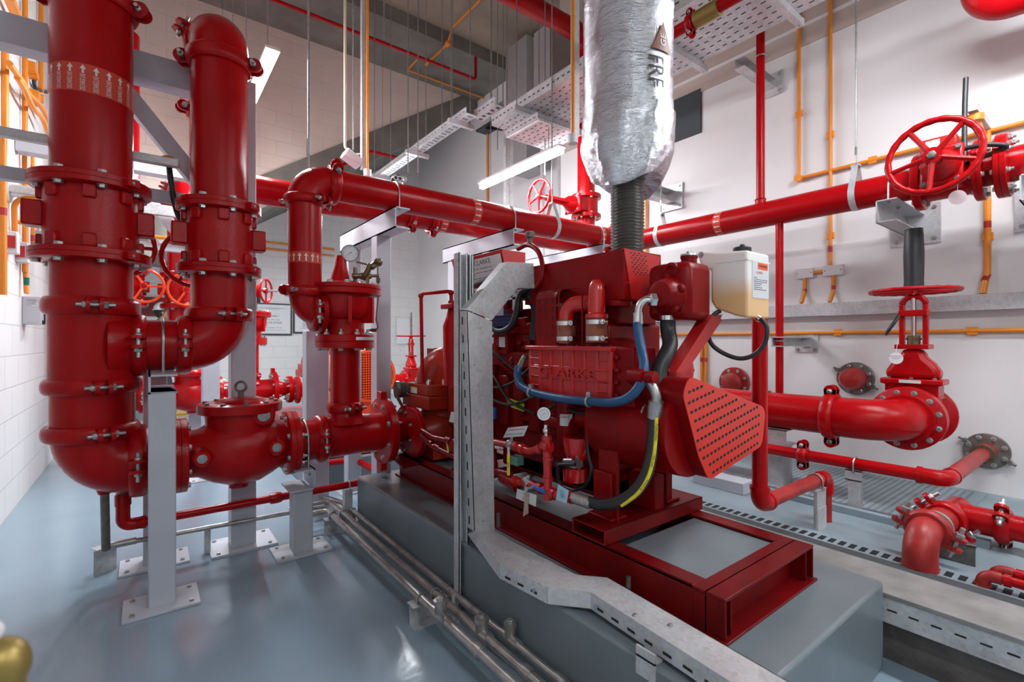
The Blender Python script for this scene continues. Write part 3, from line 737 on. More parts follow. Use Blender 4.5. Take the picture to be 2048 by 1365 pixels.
# drop pipe, header elbow and near header
t = thing('discharge_pipe', 'red pipe dropping from the overhead header, a band of white arrows on it', 'pipe', (xd, Y1, 1.32))
part('pipe', MB().cyl((xd, Y1, 1.41), (xd, Y1, 1.95), rd, n=40), RED, t)
part('elbow', MB().tube(bend([(xd, Y1, 1.42), (xd, Y1, 1.32), (xd+.085, Y1, 1.32)], .084, 12), rd-.006, 36), CAST, t)
coupling(t, (xd, Y1, 1.43), (0, 0, 1), rd+.002, (-.85, -.5, 0), .055)
coupling(t, (xd+.045, Y1, 1.32), (1, 0, 0), rd+.004, (0, -.7, .0), .04)
band(t, xd, Y1, rd, 1.585, 1.645, None, 16, .045)
t = thing('header_pipe', 'nearer of the two red overhead headers running to the right wall', 'pipe', (xd, Y1, zh))
part('elbow', MB().tube(bend([(xd, Y1, 1.94), (xd, Y1, zh), (xd+.14, Y1, zh)], .125, 14), rd+.006, 36), RED, t)
part('pipe', MB().cyl((xd+.13, Y1, zh), (3.56, Y1, zh), rd+.001, n=40), RED, t)
coupling(t, (xd, Y1, 1.945), (0, 0, 1), rd+.002, (.55, -.8, 0), .05)
coupling(t, (xd+.15, Y1, zh), (1, 0, 0), rd+.002, (0, -.55, .5), .06)
coupling(t, (3.33, Y1, zh), (1, 0, 0), rd+.002, (0, -.3, 1), .06)
def hband(parent, c, ax, r, n=7, wd=.06):
    ax_, u, v = frame(ax); c = V(c)
    b0 = MB().lathe(c-ax_*wd/2, ax_, [(0, r+.0006), (wd, r+.0006)], 36); b = MB()
    for i in range(n*2):
        a = 2*PI*i/(n*2); d = u*math.cos(a)+v*math.sin(a); e = ax_.cross(d)
        q = c+d*(r+.0018)
        b.add([q-ax_*.022-e*.004, q-ax_*.022+e*.004, q+ax_*.008+e*.004, q+ax_*.008-e*.004], [(0, 1, 2, 3)])
        b.add([q+ax_*.008-e*.011, q+ax_*.008+e*.011, q+ax_*.024], [(0, 1, 2)])
    part('band_label', [(b0, BAND), (b, WHITEINK)], None, parent)
hband(t, (P(944, 430, Y=Y1).x, Y1, zh), (1, 0, 0), rd+.001)
hband(t, (P(1193, 470, Y=Y1).x, Y1, zh), (1, 0, 0), rd+.001)
Y2, zh2 = 3.42, 2.116
t = thing('header_pipe', 'farther red overhead header behind the nearer one', 'pipe', (.35, Y2, zh2))
part('pipe', MB().cyl((.305, Y2, zh2), (3.5, Y2, zh2), .088, n=40), RED, t)
part('elbow', MB().tube(bend([(.42, Y2, zh2), (.305, Y2, zh2), (.305, Y2, zh2+.16)], .11, 12), .093, 30), RED, t)
coupling(t, (P(818, 440, Y=Y2).x, Y2, zh2), (1, 0, 0), .09, (0, -.6, -.8), .06)
coupling(t, (P(862, 440, Y=Y2).x, Y2, zh2), (1, 0, 0), .09, (0, -.5, -1), .05)
hband(t, (P(868, 444, Y=Y2).x+.06, Y2, zh2), (1, 0, 0), .089)
t = thing('riser_pipe', 'red riser with elbow behind the second front riser, feeding the farther header', 'pipe', (.305, 3.78, 2.2))
part('pipe', MB().cyl((.305, Y2, zh2+.14), (.305, Y2, 2.62), .1, n=32), RED, t)
coupling(t, (.305, Y2, 2.52), (0, 0, 1), .1, (-1, -.2, 0), .06)
# wall-side header along the room
xh = 3.56
def yon(px, X): return P(px, 600, X=X).y
t = thing('header_pipe', 'long red header running along the right wall above the bracket', 'pipe', (xh, 1.5, zh))
part('pipe', MB().cyl((xh, Y2+.1, zh), (xh, -1.2, zh), rd, n=40), RED, t)
hband(t, (xh, yon(1444, xh), zh), (0, 1, 0), rd)
hband(t, (xh, yon(1288, xh), zh), (0, 1, 0), rd)
yv = yon(1900, xh)
t = thing('riser_pipe', 'red upright pipe left of the foil wrapped exhaust, gate valve low on it', 'pipe', (xh, Y2, zh))
part('pipe', MB().cyl((xh, Y2, zh), (xh, Y2, 4.05), .088, n=36), RED, t)
part('elbow', MB().tube(bend([(xh, Y2, 4.0), (xh, Y2, 4.25), (xh-.25, Y2, 4.25)], .2, 12), .093, 30), RED, t)
part('pipe', MB().cyl((xh-.24, Y2, 4.25), (2.3, Y2, 4.25), .088, n=36), RED, t)
coupling(t, (xh, Y2, 3.98), (0, 0, 1), .09, (-.5, -1, 0), .055)
part('tamper_bracket', MB().box((xh-.05, Y2-.12, 2.99), (.12, .1, .12)), GALV, t)

def vertical_gate(label, c, ax, side, R=.15, rp=.088, L=.22, stem=.48, wR=.15, wr=.0125, ph=0.3, cat='valve'):
    """gate valve in a straight pipe along ax, its stem and hand wheel pointing along side"""
    c = V(c); ax_ = V(ax).normalized(); sd = V(side).normalized(); tt = ax_.cross(sd)
    t = thing('gate_valve', label, cat, c)
    for q in (1, -1): flange(t, c+ax_*q*L/2, ax_, R, .04, 8, R*.83, .012, 0, kinds=('bolt', 'bolt'))
    Rm = Matrix((ax_, tt, sd)).transposed()
    b = MB().cyl(c-ax_*L/2, c+ax_*L/2, rp+.03, n=32); b.box(c+sd*.1, (.15, .19, .16), Rm)
    part('body', b, CAST, t, bevel=.015)
    bf = part('bonnet_flange', MB().box(c+sd*.19, (.18, .22, .03), Rm), CAST, t, bevel=.02)
    for i in (1, -1):
        for j in (1, -1): bolt(bf, c+ax_*.068*i+tt*.085*j+sd*.205, sd, .012, m=OLDSTEEL)
    b = MB().lathe(c+sd*.2, sd, [(0, .085), (.05, .07), (.09, .045), (.12, .035), (stem-.28, .03)], 24)
    for q in (1, -1): b.obox(c+sd*.25+tt*q*.04, c+sd*(stem-.05)+tt*q*.03, .022, .02, up=ax_)
    part('bonnet', b, CAST, t)
    part('stem', MB().cyl(c+sd*.25, c+sd*(stem+.02), .014), STEEL, t)
    handwheel(t, c+sd*stem, sd, wR, wr, 5, ph=ph, hubr=wr*2.6)
    return t, sd, tt
hw = P(1078, 388, Y=Y2)
vertical_gate('red gate valve with a glaring spoked wheel on the upright pipe left of the exhaust', (xh, Y2, hw.z-.02), (0, 0, 1), (-1, 0, 0), stem=xh-hw.x, wR=.152, L=.2)
t, sd, tt = vertical_gate('red gate valve with a large five spoke hand wheel on the right wall header', (xh, yv, zh), (0, 1, 0), (-1, 0, .08), stem=.37, wR=.185, wr=.016, L=.25, R=.16, ph=.25)
q = V((xh-.13, yv+.02, zh+.15))
sw = part('tamper_switch', MB().box(q, (.08, .15, .07)), PANEL, t, bevel=.006)
part('label_plate', MB().box(q+V((-.042, .02, 0)), (.002, .06, .045)), PAPER, sw)
part('flex_cable', MB().tube(smooth_path([q+V((-.03, -.04, -.06)), q+V((-.05, -.18, -.07)), q+V((-.03, -.26, -.1)), q+V((0, -.14, -.12)), q+V((.03, -.1, -.1)), q+V((.07, -.09, .15)), q+V((.1, -.09, .36))]), .012, 10), RUBBER, t)
tg = P(1915, 395, X=xh-.30)
part('round_tag', MB().lathe(tg, V((-1, -.5, 0)), [(0, .036), (.002, .036)], 28), mat('clear pinkish tag', (.55, .42, .43), .4), t)
part('tag_wire', MB().cyl(tg+V((0, 0, .036)), tg+V((.02, 0, .12)), .0012, n=5), STEEL, t)
flange(t, (xh, yon(2008, xh), zh), (0, 1, 0), .165, .05, 8, .137, .0125, 0, kinds=('bolt', 'stud'))
# ================================================================== POSTS, FRAMES AND BRACKETS
# front post with channel bracket and u-bolt under the cross pipe
t = column('tall grey steel post standing in front, its bracket carrying the cross pipe', .058, 2.60, 0, .925, .098, .09, (.27, .21))
b = MB()
xb0, xb1, yb0, yb1, zt = .010, .112, 2.555, 2.96, 1.005
b.bx(xb0, xb1, yb0, yb1, zt-.008, zt).bx(xb0, xb1, yb0, yb1, zt-.082, zt-.074).bx(xb0, xb0+.008, yb0, yb1, zt-.082, zt)
b.prism([(xb0, 2.555, .925), (xb1, 2.555, .925), (xb1-.02, 2.80, .925), (xb0, 2.80, .925)], (0, 0, .006))
part('channel_bracket', b, SILV, t)
ubolt(t, (P(325, 690, Y=2.88).x, 2.88, 1.13), (1, 0, 0), .122, leg=.03, r=.0065)
# hidden taller post behind it
column('grey post half hidden behind the front post, plate showing at both sides', .040, 3.10, 0, 1.0, .1, .1, (.29, .21))
# short post under the check valve outlet
t = column('short grey post with a channel bracket below the branch tee', .68, 2.80, 0, .345, .10, .10, (.28, .21))
b = MB(); x0, x1 = .635, .735
b.bx(x0-.03, x1, 2.72, 2.93, .345, .353).bx(x0-.0, x1+.0, 2.72, 2.93, .447, .455).bx(x1-.008, x1, 2.72, 2.93, .345, .455)
part('channel_bracket', b, SILV, t)
ubolt(t, (P(606, 880, Y=2.88).x, 2.88, .585), (1, 0, 0), .113, leg=.06, r=.006)
# wide post behind the drop pipe
column('wide grey post behind the control valve, ending under its elbow', .925, 3.42, 0, 1.22, .15, .10, (.3, .24))

def brace_frame(y, label, zt=2.605, xc=.435):
    t = thing('braced_support', label, 'frame', (xc, y, 0), 'grey steel frames braced from the left wall')
    part('post', MB().bx(xc-.062, xc+.062, y-.06, y+.06, 0, zt), SILV, t, bevel=.006)
    bp = part('base_plate', MB().bx(xc-.16, xc+.16, y-.13, y+.13, 0, .012), SILV, t)
    for i in (1, -1):
        for j in (1, -1): bolt(bp, (xc+i*.125, y+j*.1, .012), (0, 0, 1), .01)
    part('beam', MB().bx(XL_+.002, xc-.064, y-.055, y+.055, zt-.14, zt-.003), SILV, t, bevel=.004)
    part('brace', MB().obox((-.165, y, 2.50), (.40, y, 1.79), .08, .075, up=(0, 1, 0)), SILV, t, bevel=.004)
    part('brace', MB().obox((-.62, y, 1.90), (.40, y, 1.90), .05, .06), SILV, t, bevel=.003)
    return t
brace_frame(3.085, 'grey steel frame with diagonal brace right behind the two front risers')
brace_frame(4.75, 'second grey steel frame from the front, its brace crossing behind the strut')
brace_frame(6.33, 'farthest grey steel frame, glimpsed low between the two risers')

def portal(x, zbase, label, ycols=(3.10, 3.66), plate=True):
    t = thing('pipe_portal', label, 'frame', (x, ycols[0], zbase), 'grey portal frames under the overhead headers')
    for yc in ycols:
        part('post', MB().bx(x-.05, x+.05, yc-.05, yc+.05, zbase, 1.85), SILV, t, bevel=.005)
        part('base_plate', MB().bx(x-.11, x+.11, yc-.09, yc+.09, zbase, zbase+.012), SILV, t)
    b = MB().bx(x-.05, x-.042, 2.76, 3.8, 1.845, 1.975).bx(x-.05, x+.05, 2.76, 3.8, 1.967, 1.975).bx(x-.05, x+.05, 2.76, 3.8, 1.845, 1.853)
    part('channel_beam', b, SILV, t)
    ubolt(t, (x-.01, Y1, zh), (1, 0, 0), rd, leg=.02, r=.005)
    return t
portal(1.26, 0, 'grey portal frame of two posts and a channel beam behind the dial gauge')
portal(2.17, 0, 'grey portal frame whose beam end shows above the controller panel', (3.12, 3.66))
portal(3.125, ZP, 'grey portal frame whose beam rises behind the engine heat shield', (3.12, 3.66))

# ------------------------------------------------ bracket and hangers of the wall header
def strap_hanger(label, c, ax, r, ztop, group='strap hangers holding the overhead headers'):
    c = V(c); ax_ = V(ax).normalized(); sd = ax_.cross(V((0, 0, 1))).normalized()
    t = thing('pipe_hanger', label, 'hanger', c, group)
    b = MB(); R2 = r+.003; pts = []
    for i in range(25):
        a = -PI*.5+PI*2*(i/24-.5)*.62+0
        pts.append(c+sd*R2*math.cos(a)+V((0, 0, R2*math.sin(a))))
    top = c+V((0, 0, r+.10)); pl_ = [top+sd*-.02]+pts+[top+sd*.02]
    for p, q in zip(pl_[:-1], pl_[1:]):
        d = ax_*.018; n_ = (q-p).cross(ax_).normalized()*.003
        b.add([p-d, p+d, q+d, q-d, p-d+n_, p+d+n_, q+d+n_, q-d+n_], [(0, 1, 2, 3), (7, 6, 5, 4), (0, 4, 5, 1), (2, 6, 7, 3), (0, 3, 7, 4), (1, 5, 6, 2)])
    b.box(top, (.045, .045, .01))
    part('strap', b, GALV, t)
    part('threaded_rod', MB().cyl(top, V((top.x, top.y, ztop)), .005, n=8).hexa(top+V((0, 0, .005)), (0, 0, 1), .011, .012).hexa(top+V((0, 0, .07)), (0, 0, 1), .008, .05), GALVP, t)
    return t
strap_hanger('strap hanger on the right wall header left of the wall bracket', (xh, yon(1712, xh), zh), (0, 1, 0), rd, 5.7)
strap_hanger('strap hanger on the right wall header just right of the black bellows', (xh, yon(1322, xh), zh), (0, 1, 0), rd, 5.7)
strap_hanger('strap hanger on the nearer overhead header below the spoked wheel', (P(1104, 450, Y=Y1).x, Y1, zh), (1, 0, 0), rd, 5.7)
def wall_bracket(label, y, z, x0, h=.13, w=.1, plate=.26, name='wall_bracket', ub=None):
    t = thing(name, label, 'bracket', (XR_, y, z), 'grey steel wall brackets')
    b = MB().bx(x0, XR_-.01, y-w/2, y+w/2, z-.006, z).bx(x0, XR_-.01, y-w/2, y+w/2, z-h, z-h+.006).bx(x0, XR_-.01, y+w/2-.006, y+w/2, z-h, z)
    part('arm', b, GALV, t)
    pl_ = part('wall_plate', MB().bx(XR_-.024, XR_-.0125, y-plate/2, y+plate/2, z-h/2-plate/2, z-h/2+plate/2), GALV, t)
    for i in (1, -1):
        for j in (1, -1): bolt(pl_, (XR_-.024, y+i*plate*.38, z-h/2+j*plate*.38), (-1, 0, 0), .011)
    if ub: ubolt(t, ub[0], ub[1], ub[2], down=ub[3], leg=ub[4], r=ub[5])
    return t
yb = yon(1787, xh)
wall_bracket('channel bracket with wide wall plate under the right wall header, right of the strap hanger', yb, zh-rd, xh-.14, ub=((xh, yb, zh), (0, 1, 0), rd, (0, 0, -1), .02, .0055))
q = P(2046, 440, X=xh+.1)
wall_bracket('wall bracket cut off by the right edge under the header', q.y-.06, zh-rd, xh-.12)
q = P(1345, 365, X=XR_)
wall_bracket('short wall bracket with square plate right of the foil wrapped exhaust bottom', q.y, 2.58, 3.62, h=.11, plate=.24)
# thin drain and riser at the wall header
yd = yon(1521, xh)
t = thing('sprinkler_riser', 'thin red upright pipe from the ceiling tray to the right wall header', 'pipe', (xh, yd, zh))
part('pipe', MB().cyl((xh, yd, zh+rd-.01), (xh, yd, 5.7), .029, n=18), RED, t)
part('socket', MB().lathe((xh, yd, zh+rd-.01), (0, 0, 1), [(0, .036), (.03, .036), (.034, .04), (.04, .036)], 20), CAST, t)
q = P(1545, 170, X=XR_)
wall_bracket('small wall bracket holding the thin red upright pipe', q.y, q.z+.03, xh-.06, h=.075, w=.075, plate=.18, ub=((xh, yd, q.z), (0, 0, 1), .03, (1, 0, 0), .02, .004))
yd2 = yon(1559, xh)
t = thing('drain_pipe', 'thin red pipe hanging from the right wall header down to the platform', 'pipe', (xh, yd2, .3))
z_ = P(1567, 878, X=xh).z
part('pipe', MB().cyl((xh, yd2, z_), (xh, yd2, zh-rd+.01), .0255, n=18), RED, t)
part('end_cap', MB().lathe((xh, yd2, z_-.01), (0, 0, 1), [(0, .024), (.05, .024), (.055, .03), (.08, .03)], 18), CAST, t)
q = P(1575, 680, X=XR_)
wall_bracket('small wall bracket on the thin red drain pipe near mid height', yd2, q.z+.02, xh-.05, h=.07, w=.07, plate=.16, ub=((xh, yd2, q.z-.01), (0, 0, 1), .026, (1, 0, 0), .03, .004))

# ------------------------------------------------ big suction line and gate valve on the platform
ys = .86; zs = .71; xs = 3.2; rs = .11
t = thing('suction_pipe', 'big red pipe with a wide elbow turning into the wall gate valve', 'pipe', (xs, 1.5, zs))
part('pipe', MB().cyl((xs, 3.0, zs), (xs, ys+.20, zs), rs, n=44), RED, t)
part('elbow', MB().tube(bend([(xs, ys+.22, zs), (xs, ys-.05, zs), (xs+.22, ys-.05, zs)], .2, 16), rs+.004, 44), RED, t)
coupling(t, (xs, ys+.24, zs), (0, 1, 0), rs+.002, (0, 0, 1), .065)
flange(t, (xs+.245, ys-.05, zs), (1, 0, 0), .178, .035, 12, .15, .013, -1, kinds=('bolt', 'bolt'))
f2 = MB().lathe((xs+.2, ys-.05, zs), (1, 0, 0), [(0, rs+.004), (.0, rs+.025), (.028, rs+.03)], 36)
part('collar', f2, CAST, t)
t, top, th = osy_gate('red upright gate valve with a black sleeve on its stem at the right wall', xs+.395, ys-.05, zs, (1, 0, 0), d=.22, R=.178, wheelR=.205)
part('stem_sleeve', MB().lathe(top, (0, 0, 1), [(0, .048), (.05, .046), (.20, .049), (.33, .045), (.36, .043), (.362, .03)], 24), RUBBER, t)
q = P(1792, 717, X=xs+.3)
dt = part('round_tag', MB().lathe(q, V((-1, -.5, .1)), [(0, .034), (.002, .034)], 30), PAPER, t)
du = V((-.5, 1, 0)).normalized()*-1; du = V((.45, -.9, 0)).normalized(); dv = V((0, 0, 1))
nn = V((-1, -.5, .1)).normalized()
text(dt, 'ISOLATION VALVE', .0085, q+nn*.003+V((0, 0, .012)), du, dv, REDINK)
text(dt, 'SUCTION', .0085, q+nn*.003, du, dv, REDINK)
text(dt, '01-07', .0085, q+nn*.003-V((0, 0, .012)), du, dv, BLACKINK)
part('tag_wire', MB().cyl(q+V((0, 0, .032)), q+V((.04, .0, .11)), .0012, n=5), STEEL, t)
q = P(1800, 750, X=xs+.27)
part('name_plate', MB().box((xs+.395-.0785*1.047, ys-.05, zs+.205), (.004, .1, .018)), PAPER, t)
part('flex_cable', MB().tube(smooth_path([P(1798, 632, X=xs+.33), P(1785, 650, X=xs+.3), P(1770, 670, X=xs+.3)], 6), .010, 8), RUBBER, t)
def pipe_stand(label, x, y, zb, zt, kind='post', w=.06, plate=True, head=.0):
    t = thing('pipe_stand', label, 'support', (x, y, zb))
    part('post', MB().bx(x-w/2, x+w/2, y-w/2, y+w/2, zb, zt), GALV, t, bevel=.003)
    if plate: part('base_plate', MB().bx(x-w*.9, x+w*.9, y-w*.9, y+w*.9, zb, zb+.008), GALV, t)
    if head: part('bracket', MB().bx(x-w*.62, x+w*.62, y-w*.7, y+w*.7, zt, zt+.005).bx(x-w*.62, x+w*.62, y-w*.7, y+w*.7, zt+head-.005, zt+head).bx(x-w*.62, x-w*.62+.005, y-w*.7, y+w*.7, zt, zt+head), GALV, t)
    return t
q = P(1552, 900, X=xs)
pipe_stand('galvanised stand with a bracket under the big red pipe on the platform', xs, q.y, ZP, zs-rs-.1, w=.14, head=.1)
ubolt(t, (xs, yon(1536, xs), zs), (0, 1, 0), rs, leg=.02, r=.006)
# thin line along the wall and wall flanges
xt_, zt_ = 3.03, .49; yt = .56
t = thing('wall_drain_line', 'thin red pipe along the platform, elbowing into the lower wall flange', 'pipe', (xt_, yt, zt_))
part('pipe', MB().cyl((xt_, 3.0, zt_), (xt_, yt+.05, zt_), .031, n=22), RED, t)
part('elbow', MB().tube(bend([(xt_, yt+.09, zt_), (xt_, yt, zt_), (xt_+.09, yt, zt_)], .05, 10), .038, 20), CAST, t)
b = MB().lathe((xt_, yt+.09, zt_), (0, 1, 0), [(0, .042), (.02, .042)], 20).lathe((xt_+.08, yt, zt_), (1, 0, 0), [(0, .041), (.015, .041)], 20)
part('elbow_rim', b, CAST, t)
part('pipe', MB().cyl((xt_+.08, yt, zt_), (XR_, yt, zt_), .036, n=22), DUSTY, t)
coupling(t, (xt_, yon(1606, xt_), zt_), (0, 1, 0), .031, (0, 0, 1), .05, s=.8)
def wall_flange(label, y, z, R, rin, cap):
    t = thing('wall_flange', label, 'flange', (XR_, y, z))
    f = flange(t, (XR_-.02, y, z), (1, 0, 0), R, .03, 8, R*.8, .012, -1, m=OLDSTEEL, kinds=('bolt', 'bolt'))
    bp = t
    part('spigot', MB().lathe((XR_-.035, y, z), (-1, 0, 0), [(0, rin), (.09, rin), (.10, rin*.95)] if cap == 0 else [(0, rin), (.08, rin), (.11, rin*.75), (.12, .001)], 30), DUSTY, t)
    if cap == 0:
        part('strap_collar', MB().lathe((XR_-.13, y, z), (-1, 0, 0), [(0, rin*1.1), (.035, rin*1.1)], 30), BRONZE, t)
    for a in (.5, 3.6):
        d = V((0, math.cos(a), math.sin(a))); q_ = V((XR_-.03, y, z))+d*R*1.05
        part('clamp_dog', MB().cyl(q_-d*.03, q_+d*.03, .008).cyl(q_+V((-.02, 0, 0)), q_+V((.02, 0, 0)), .012), OLDSTEEL, t)
    return t
wall_flange('greenish steel wall flange where the thin red pipe enters the wall', yt, zt_, .105, .05, 0)
q = P(1713, 757, X=XR_)
wall_flange('grey wall flange with a dusty red cap behind the big suction elbow', q.y, q.z, .115, .075, 1)
q = P(1712, 1040, Z=ZP)
st = pipe_stand('slim galvanised stand with u-bolt under the thin platform pipe', xt_, yon(1711, xt_), ZP, zt_-.03-.055, w=.055, head=.055)
ubolt(st, (xt_, yon(1711, xt_)-.0, zt_), (0, 1, 0), .031, leg=.015, r=.004)
# red stand pipe with elbow across the platform
xv_, yv_ = 2.05, .97
t = thing('overflow_standpipe', 'bright red upright pipe behind the perforated guard, elbowing across the platform', 'pipe', (xv_, yv_, .46))
part('pipe', MB().cyl((xv_, yv_, .49), (xv_, yv_, 1.25), .0305, n=26), RED, t)
part('elbow', MB().tube(bend([(xv_, yv_, .54), (xv_, yv_, .463), (xv_+.08, yv_, .463)], .05, 12), .0365, 26), CAST, t)
part('elbow_rim', MB().lathe((xv_, yv_, .525), (0, 0, 1), [(0, .039), (.015, .039)], 26).lathe((xv_+.065, yv_, .463), (1, 0, 0), [(0, .039), (.015, .039)], 26), CAST, t)
xe = P(1643, 965, Y=yv_).x
part('pipe', MB().cyl((xv_+.07, yv_, .463), (xe, yv_, .463), .0305, n=26), DUSTY, t)
part('elbow', MB().tube(bend([(xe-.03, yv_, .463), (xe+.05, yv_, .463), (xe+.05, yv_, .38)], .045, 10), .036, 24), CAST, t)
part('pipe', MB().cyl((xe+.05, yv_, ZP), (xe+.05, yv_, .40), .028, n=22), DUSTY, t)
part('top_rim', MB().lathe((xv_, yv_, 1.242), (0, 0, 1), [(0, .032), (.010, .032)], 26), CAST, t)
q = P(1628, 1040, Y=yv_)
st = thing('pipe_stand', 'upright galvanised channel stand beside the grating, carrying the dusty red pipe', 'support', (q.x, yv_, ZP))
b = MB().bx(q.x-.055, q.x+.055, yv_-.035, yv_-.029, ZP, .430).bx(q.x-.055, q.x+.06, yv_-.035, yv_+.03, .424, .431).bx(q.x+.049, q.x+.055, yv_-.035, yv_+.02, ZP, .430).bx(q.x-.05, q.x+.05, yv_-.037, yv_-.035, ZP, .345)
part('channel', b, GALV, st)
ubolt(st, (q.x+.01, yv_, .463), (1, 0, 0), .0305, leg=.012, r=.0045)
# dusty clamped elbow at the lower right and its feed
xg, yg, zg = 2.46, .535, .37
t = thing('floor_elbow_pipe', 'dusty red clamped elbow dropping into the platform edge at the lower right', 'pipe', (xg, yg, ZP))
part('elbow', MB().tube(bend([(xg, yg, ZP+.01), (xg, yg, zg), (xg+.13, yg, zg)], .085, 12), .057, 32), DUSTY, t)
part('rim', MB().lathe((xg, yg, ZP+.006), (0, 0, 1), [(0, .060), (.012, .060)], 32), DUSTY, t)
part('pipe', MB().cyl((xg+.12, yg, zg), (3.02, yg, zg-.03), .055, n=30), DUSTY, t)
coupling(t, (xg+.115, yg, zg), (1, 0, -.05), .057, (0, 1, .35), .05, m=DUSTY, s=1.0)
part('tee', MB().cyl((2.84, yg, zg-.02), (3.12, yg, zg-.035), .062, n=30).cyl((2.99, yg+.02, zg-.03), (2.99, yg-.2, zg-.03), .06, n=30), CAST, t)
coupling(t, (2.84, yg, zg-.02), (1, 0, 0), .058, (0, .6, .6), .05)
coupling(t, (2.99, yg-.17, zg-.03), (0, 1, 0), .056, (-.6, 0, .7), .05)
part('pipe', MB().cyl((2.99, yg-.16, zg-.03), (2.99, -1.2, zg-.03), .055, n=30), RED, t)
ubolt(t, (2.68, yg, zg-.01), (1, 0, 0), .056, leg=.03, r=.005)
q = P(1893, 1100, Z=ZP)
st = thing('pipe_stand', 'grey steel plate stand behind the clamped floor elbow', 'support', (2.70, yg, ZP))
part('plate', MB().bx(2.66, 2.672, yg-.13, yg+.07, ZP, .315).bx(2.66, 2.70, yg-.13, yg+.07, .307, .315), OLDSTEEL, st)
# two thin pipes at the right edge
for k, (lab, dx, dy) in enumerate((('thin red pipe with an elbow near the grating at the right edge', 0, 0), ('second thin red pipe just behind it at the right edge', .09, -.02))):
    x0, y0 = 2.47+dx, .355+dy
    t = thing('small_pipe', lab, 'pipe', (x0, y0, ZP))
    part('pipe', MB().tube(bend([(x0, y0, ZP), (x0, y0, .285), (x0, y0-.05, .285)], .03, 8), .021, 18).lathe((x0, y0, ZP+.004), (0, 0, 1), [(0, .025), (.012, .025)], 18), DUSTY, t)
    part('pipe', MB().cyl((x0, y0-.05, .285), (x0, -.9, .285), .0165, n=16).lathe((x0, y0-.075, .285), (0, 1, 0), [(0, .022), (.02, .022)], 16), RED, t)
# top right clamped elbow
yk, zk = .50, 2.93
t = thing('ceiling_elbow_pipe', 'red clamped elbow and pipe high at the top right corner', 'pipe', (xh, yk, zk))
part('elbow', MB().tube(bend([(xh, yk+.03, zk+.22), (xh, yk, zk), (xh, yk-.2, zk-.02)], .13, 12), .088, 34), RED, t)
part('pipe', MB().cyl((xh, yk+.03, zk+.2), (xh, yk+.05, 5.7), .084, n=34), RED, t)
part('pipe', MB().cyl((xh, yk-.18, zk-.02), (xh, -1.2, zk), .084, n=34), RED, t)
coupling(t, (xh, yk+.03, zk+.16), (0, 0.1, 1), .087, (-1, .3, 0), .05)
coupling(t, (xh, yk-.19, zk-.02), (0, 1, 0), .087, (-.5, 0, -1), .05)
# galvanised wall trunking and platform steelwork
z0_ = P(1790, 605, X=XR_-.1).z; z1_ = P(1790, 635, X=XR_-.1).z
t = thing('wall_trunking', 'long galvanised cable trunking on the right wall behind the gate valve sleeve', 'cable trunk', (XR_-.05, 1.2, z1_))
yj = yon(1650, XR_-.1)
z0_ = 1.15+.0765*3.62; 
za, zb_ = P(1900, 592, X=XR_-.1), P(1900, 623, X=XR_-.1)
part('duct_section', MB().bx(XR_-.1, XR_-.012, yj, -1.0, zb_.z, za.z), GALV, t, bevel=.002)
part('duct_section', MB().bx(XR_-.098, XR_-.012, yj, 3.6, zb_.z+.002, za.z-.002), GALV, t, bevel=.002)
t = thing('grating_panel', 'perforated metal grating panel lying on the platform by the wall', 'grating', (3.5, .9, ZP))
b0 = MB().bx(3.05, 3.95, .55, 1.65, ZP, ZP+.01); b = MB()
y = .6
while y < 1.62:
    x = 3.09
    while x < 3.92: b.bx(x, x+.028, y, y+.012, ZP+.0101, ZP+.0106); x += .042
    y += .032
part('panel', [(b0, PLATM), (b, mat('grating gaps', (.15, .19, .21), .6))], None, t)
single('steel_angle', MB().bx(2.93, 2.97, .4, 2.9, ZP, ZP+.035).bx(2.93, 3.0, .4, 2.9, ZP, ZP+.005), PLATM, 'long painted steel angle lying along the platform beside the grating', 'steel angle')
single('steel_block', MB().bx(2.80, 2.93, 1.42, 1.75, ZP, ZP+.07), SILV, 'small grey steel block under the perforated guard on the platform', 'block', bevel=.004)

# ------------------------------------------------ floor pipes
t = thing('condensate_pipe', 'thin red pipe low across the floor behind the front post', 'pipe', (-.08, 3.02, .2))
a = P(246, 1052, Y=2.998); zr = a.z
part('pipe', MB().cyl(a+V((.04, 0, 0)), (1.33, 2.998, zr), .021, n=18), RED, t)
part('elbow', MB().tube(bend([a+V((0, 0, .12)), a, a+V((.09, 0, 0))], .035, 8), .029, 18).lathe(a+V((0, 0, .10)), (0, 0, 1), [(0, .033), (.05, .033), (.06, .026)], 18).lathe(a+V((.07, 0, 0)), (1, 0, 0), [(0, .031), (.02, .031)], 18), CAST, t)
part('pipe', MB().cyl(a+V((0, 0, .14)), a+V((0, -.08, .31)), .018, n=14), OLDSTEEL, t)
part('union', MB().lathe((P(540, 1000, Y=3.0).x, 2.998, zr), (1, 0, 0), [(0, .029), (.02, .031), (.04, .031), (.06, .027)], 14), CAST, t)
st = pipe_stand('small grey bracket and u-bolt holding the thin red floor pipe by the plinth corner', P(695, 970, Y=3.02).x, 3.02, 0, zr-.03, w=.05)
ubolt(st, (P(697, 970, Y=3.0).x, 2.998, zr), (1, 0, 0), .021, leg=.02, r=.004)
t = thing('drain_spout', 'rusty upright drain pipe under the bottom elbow of the thick riser', 'pipe', (P(211, 1095, Y=2.98).x, 2.98, .15))
q = P(209, 975, Y=2.93)
part('pipe', MB().cyl(q, P(212, 1100, Y=2.98), .0175, n=14), OLDSTEEL, t)
part('cap_nut', MB().lathe(q+V((0, 0, -.03)), (0, 0, 1), [(0, .024), (.02, .03), (.05, .028)], 14), CAST, t)
t = thing('air_release_valve', 'tiny white tubing and red valve on top of the lower riser coupling', 'fitting', P(268, 870, Y=2.88-.02))
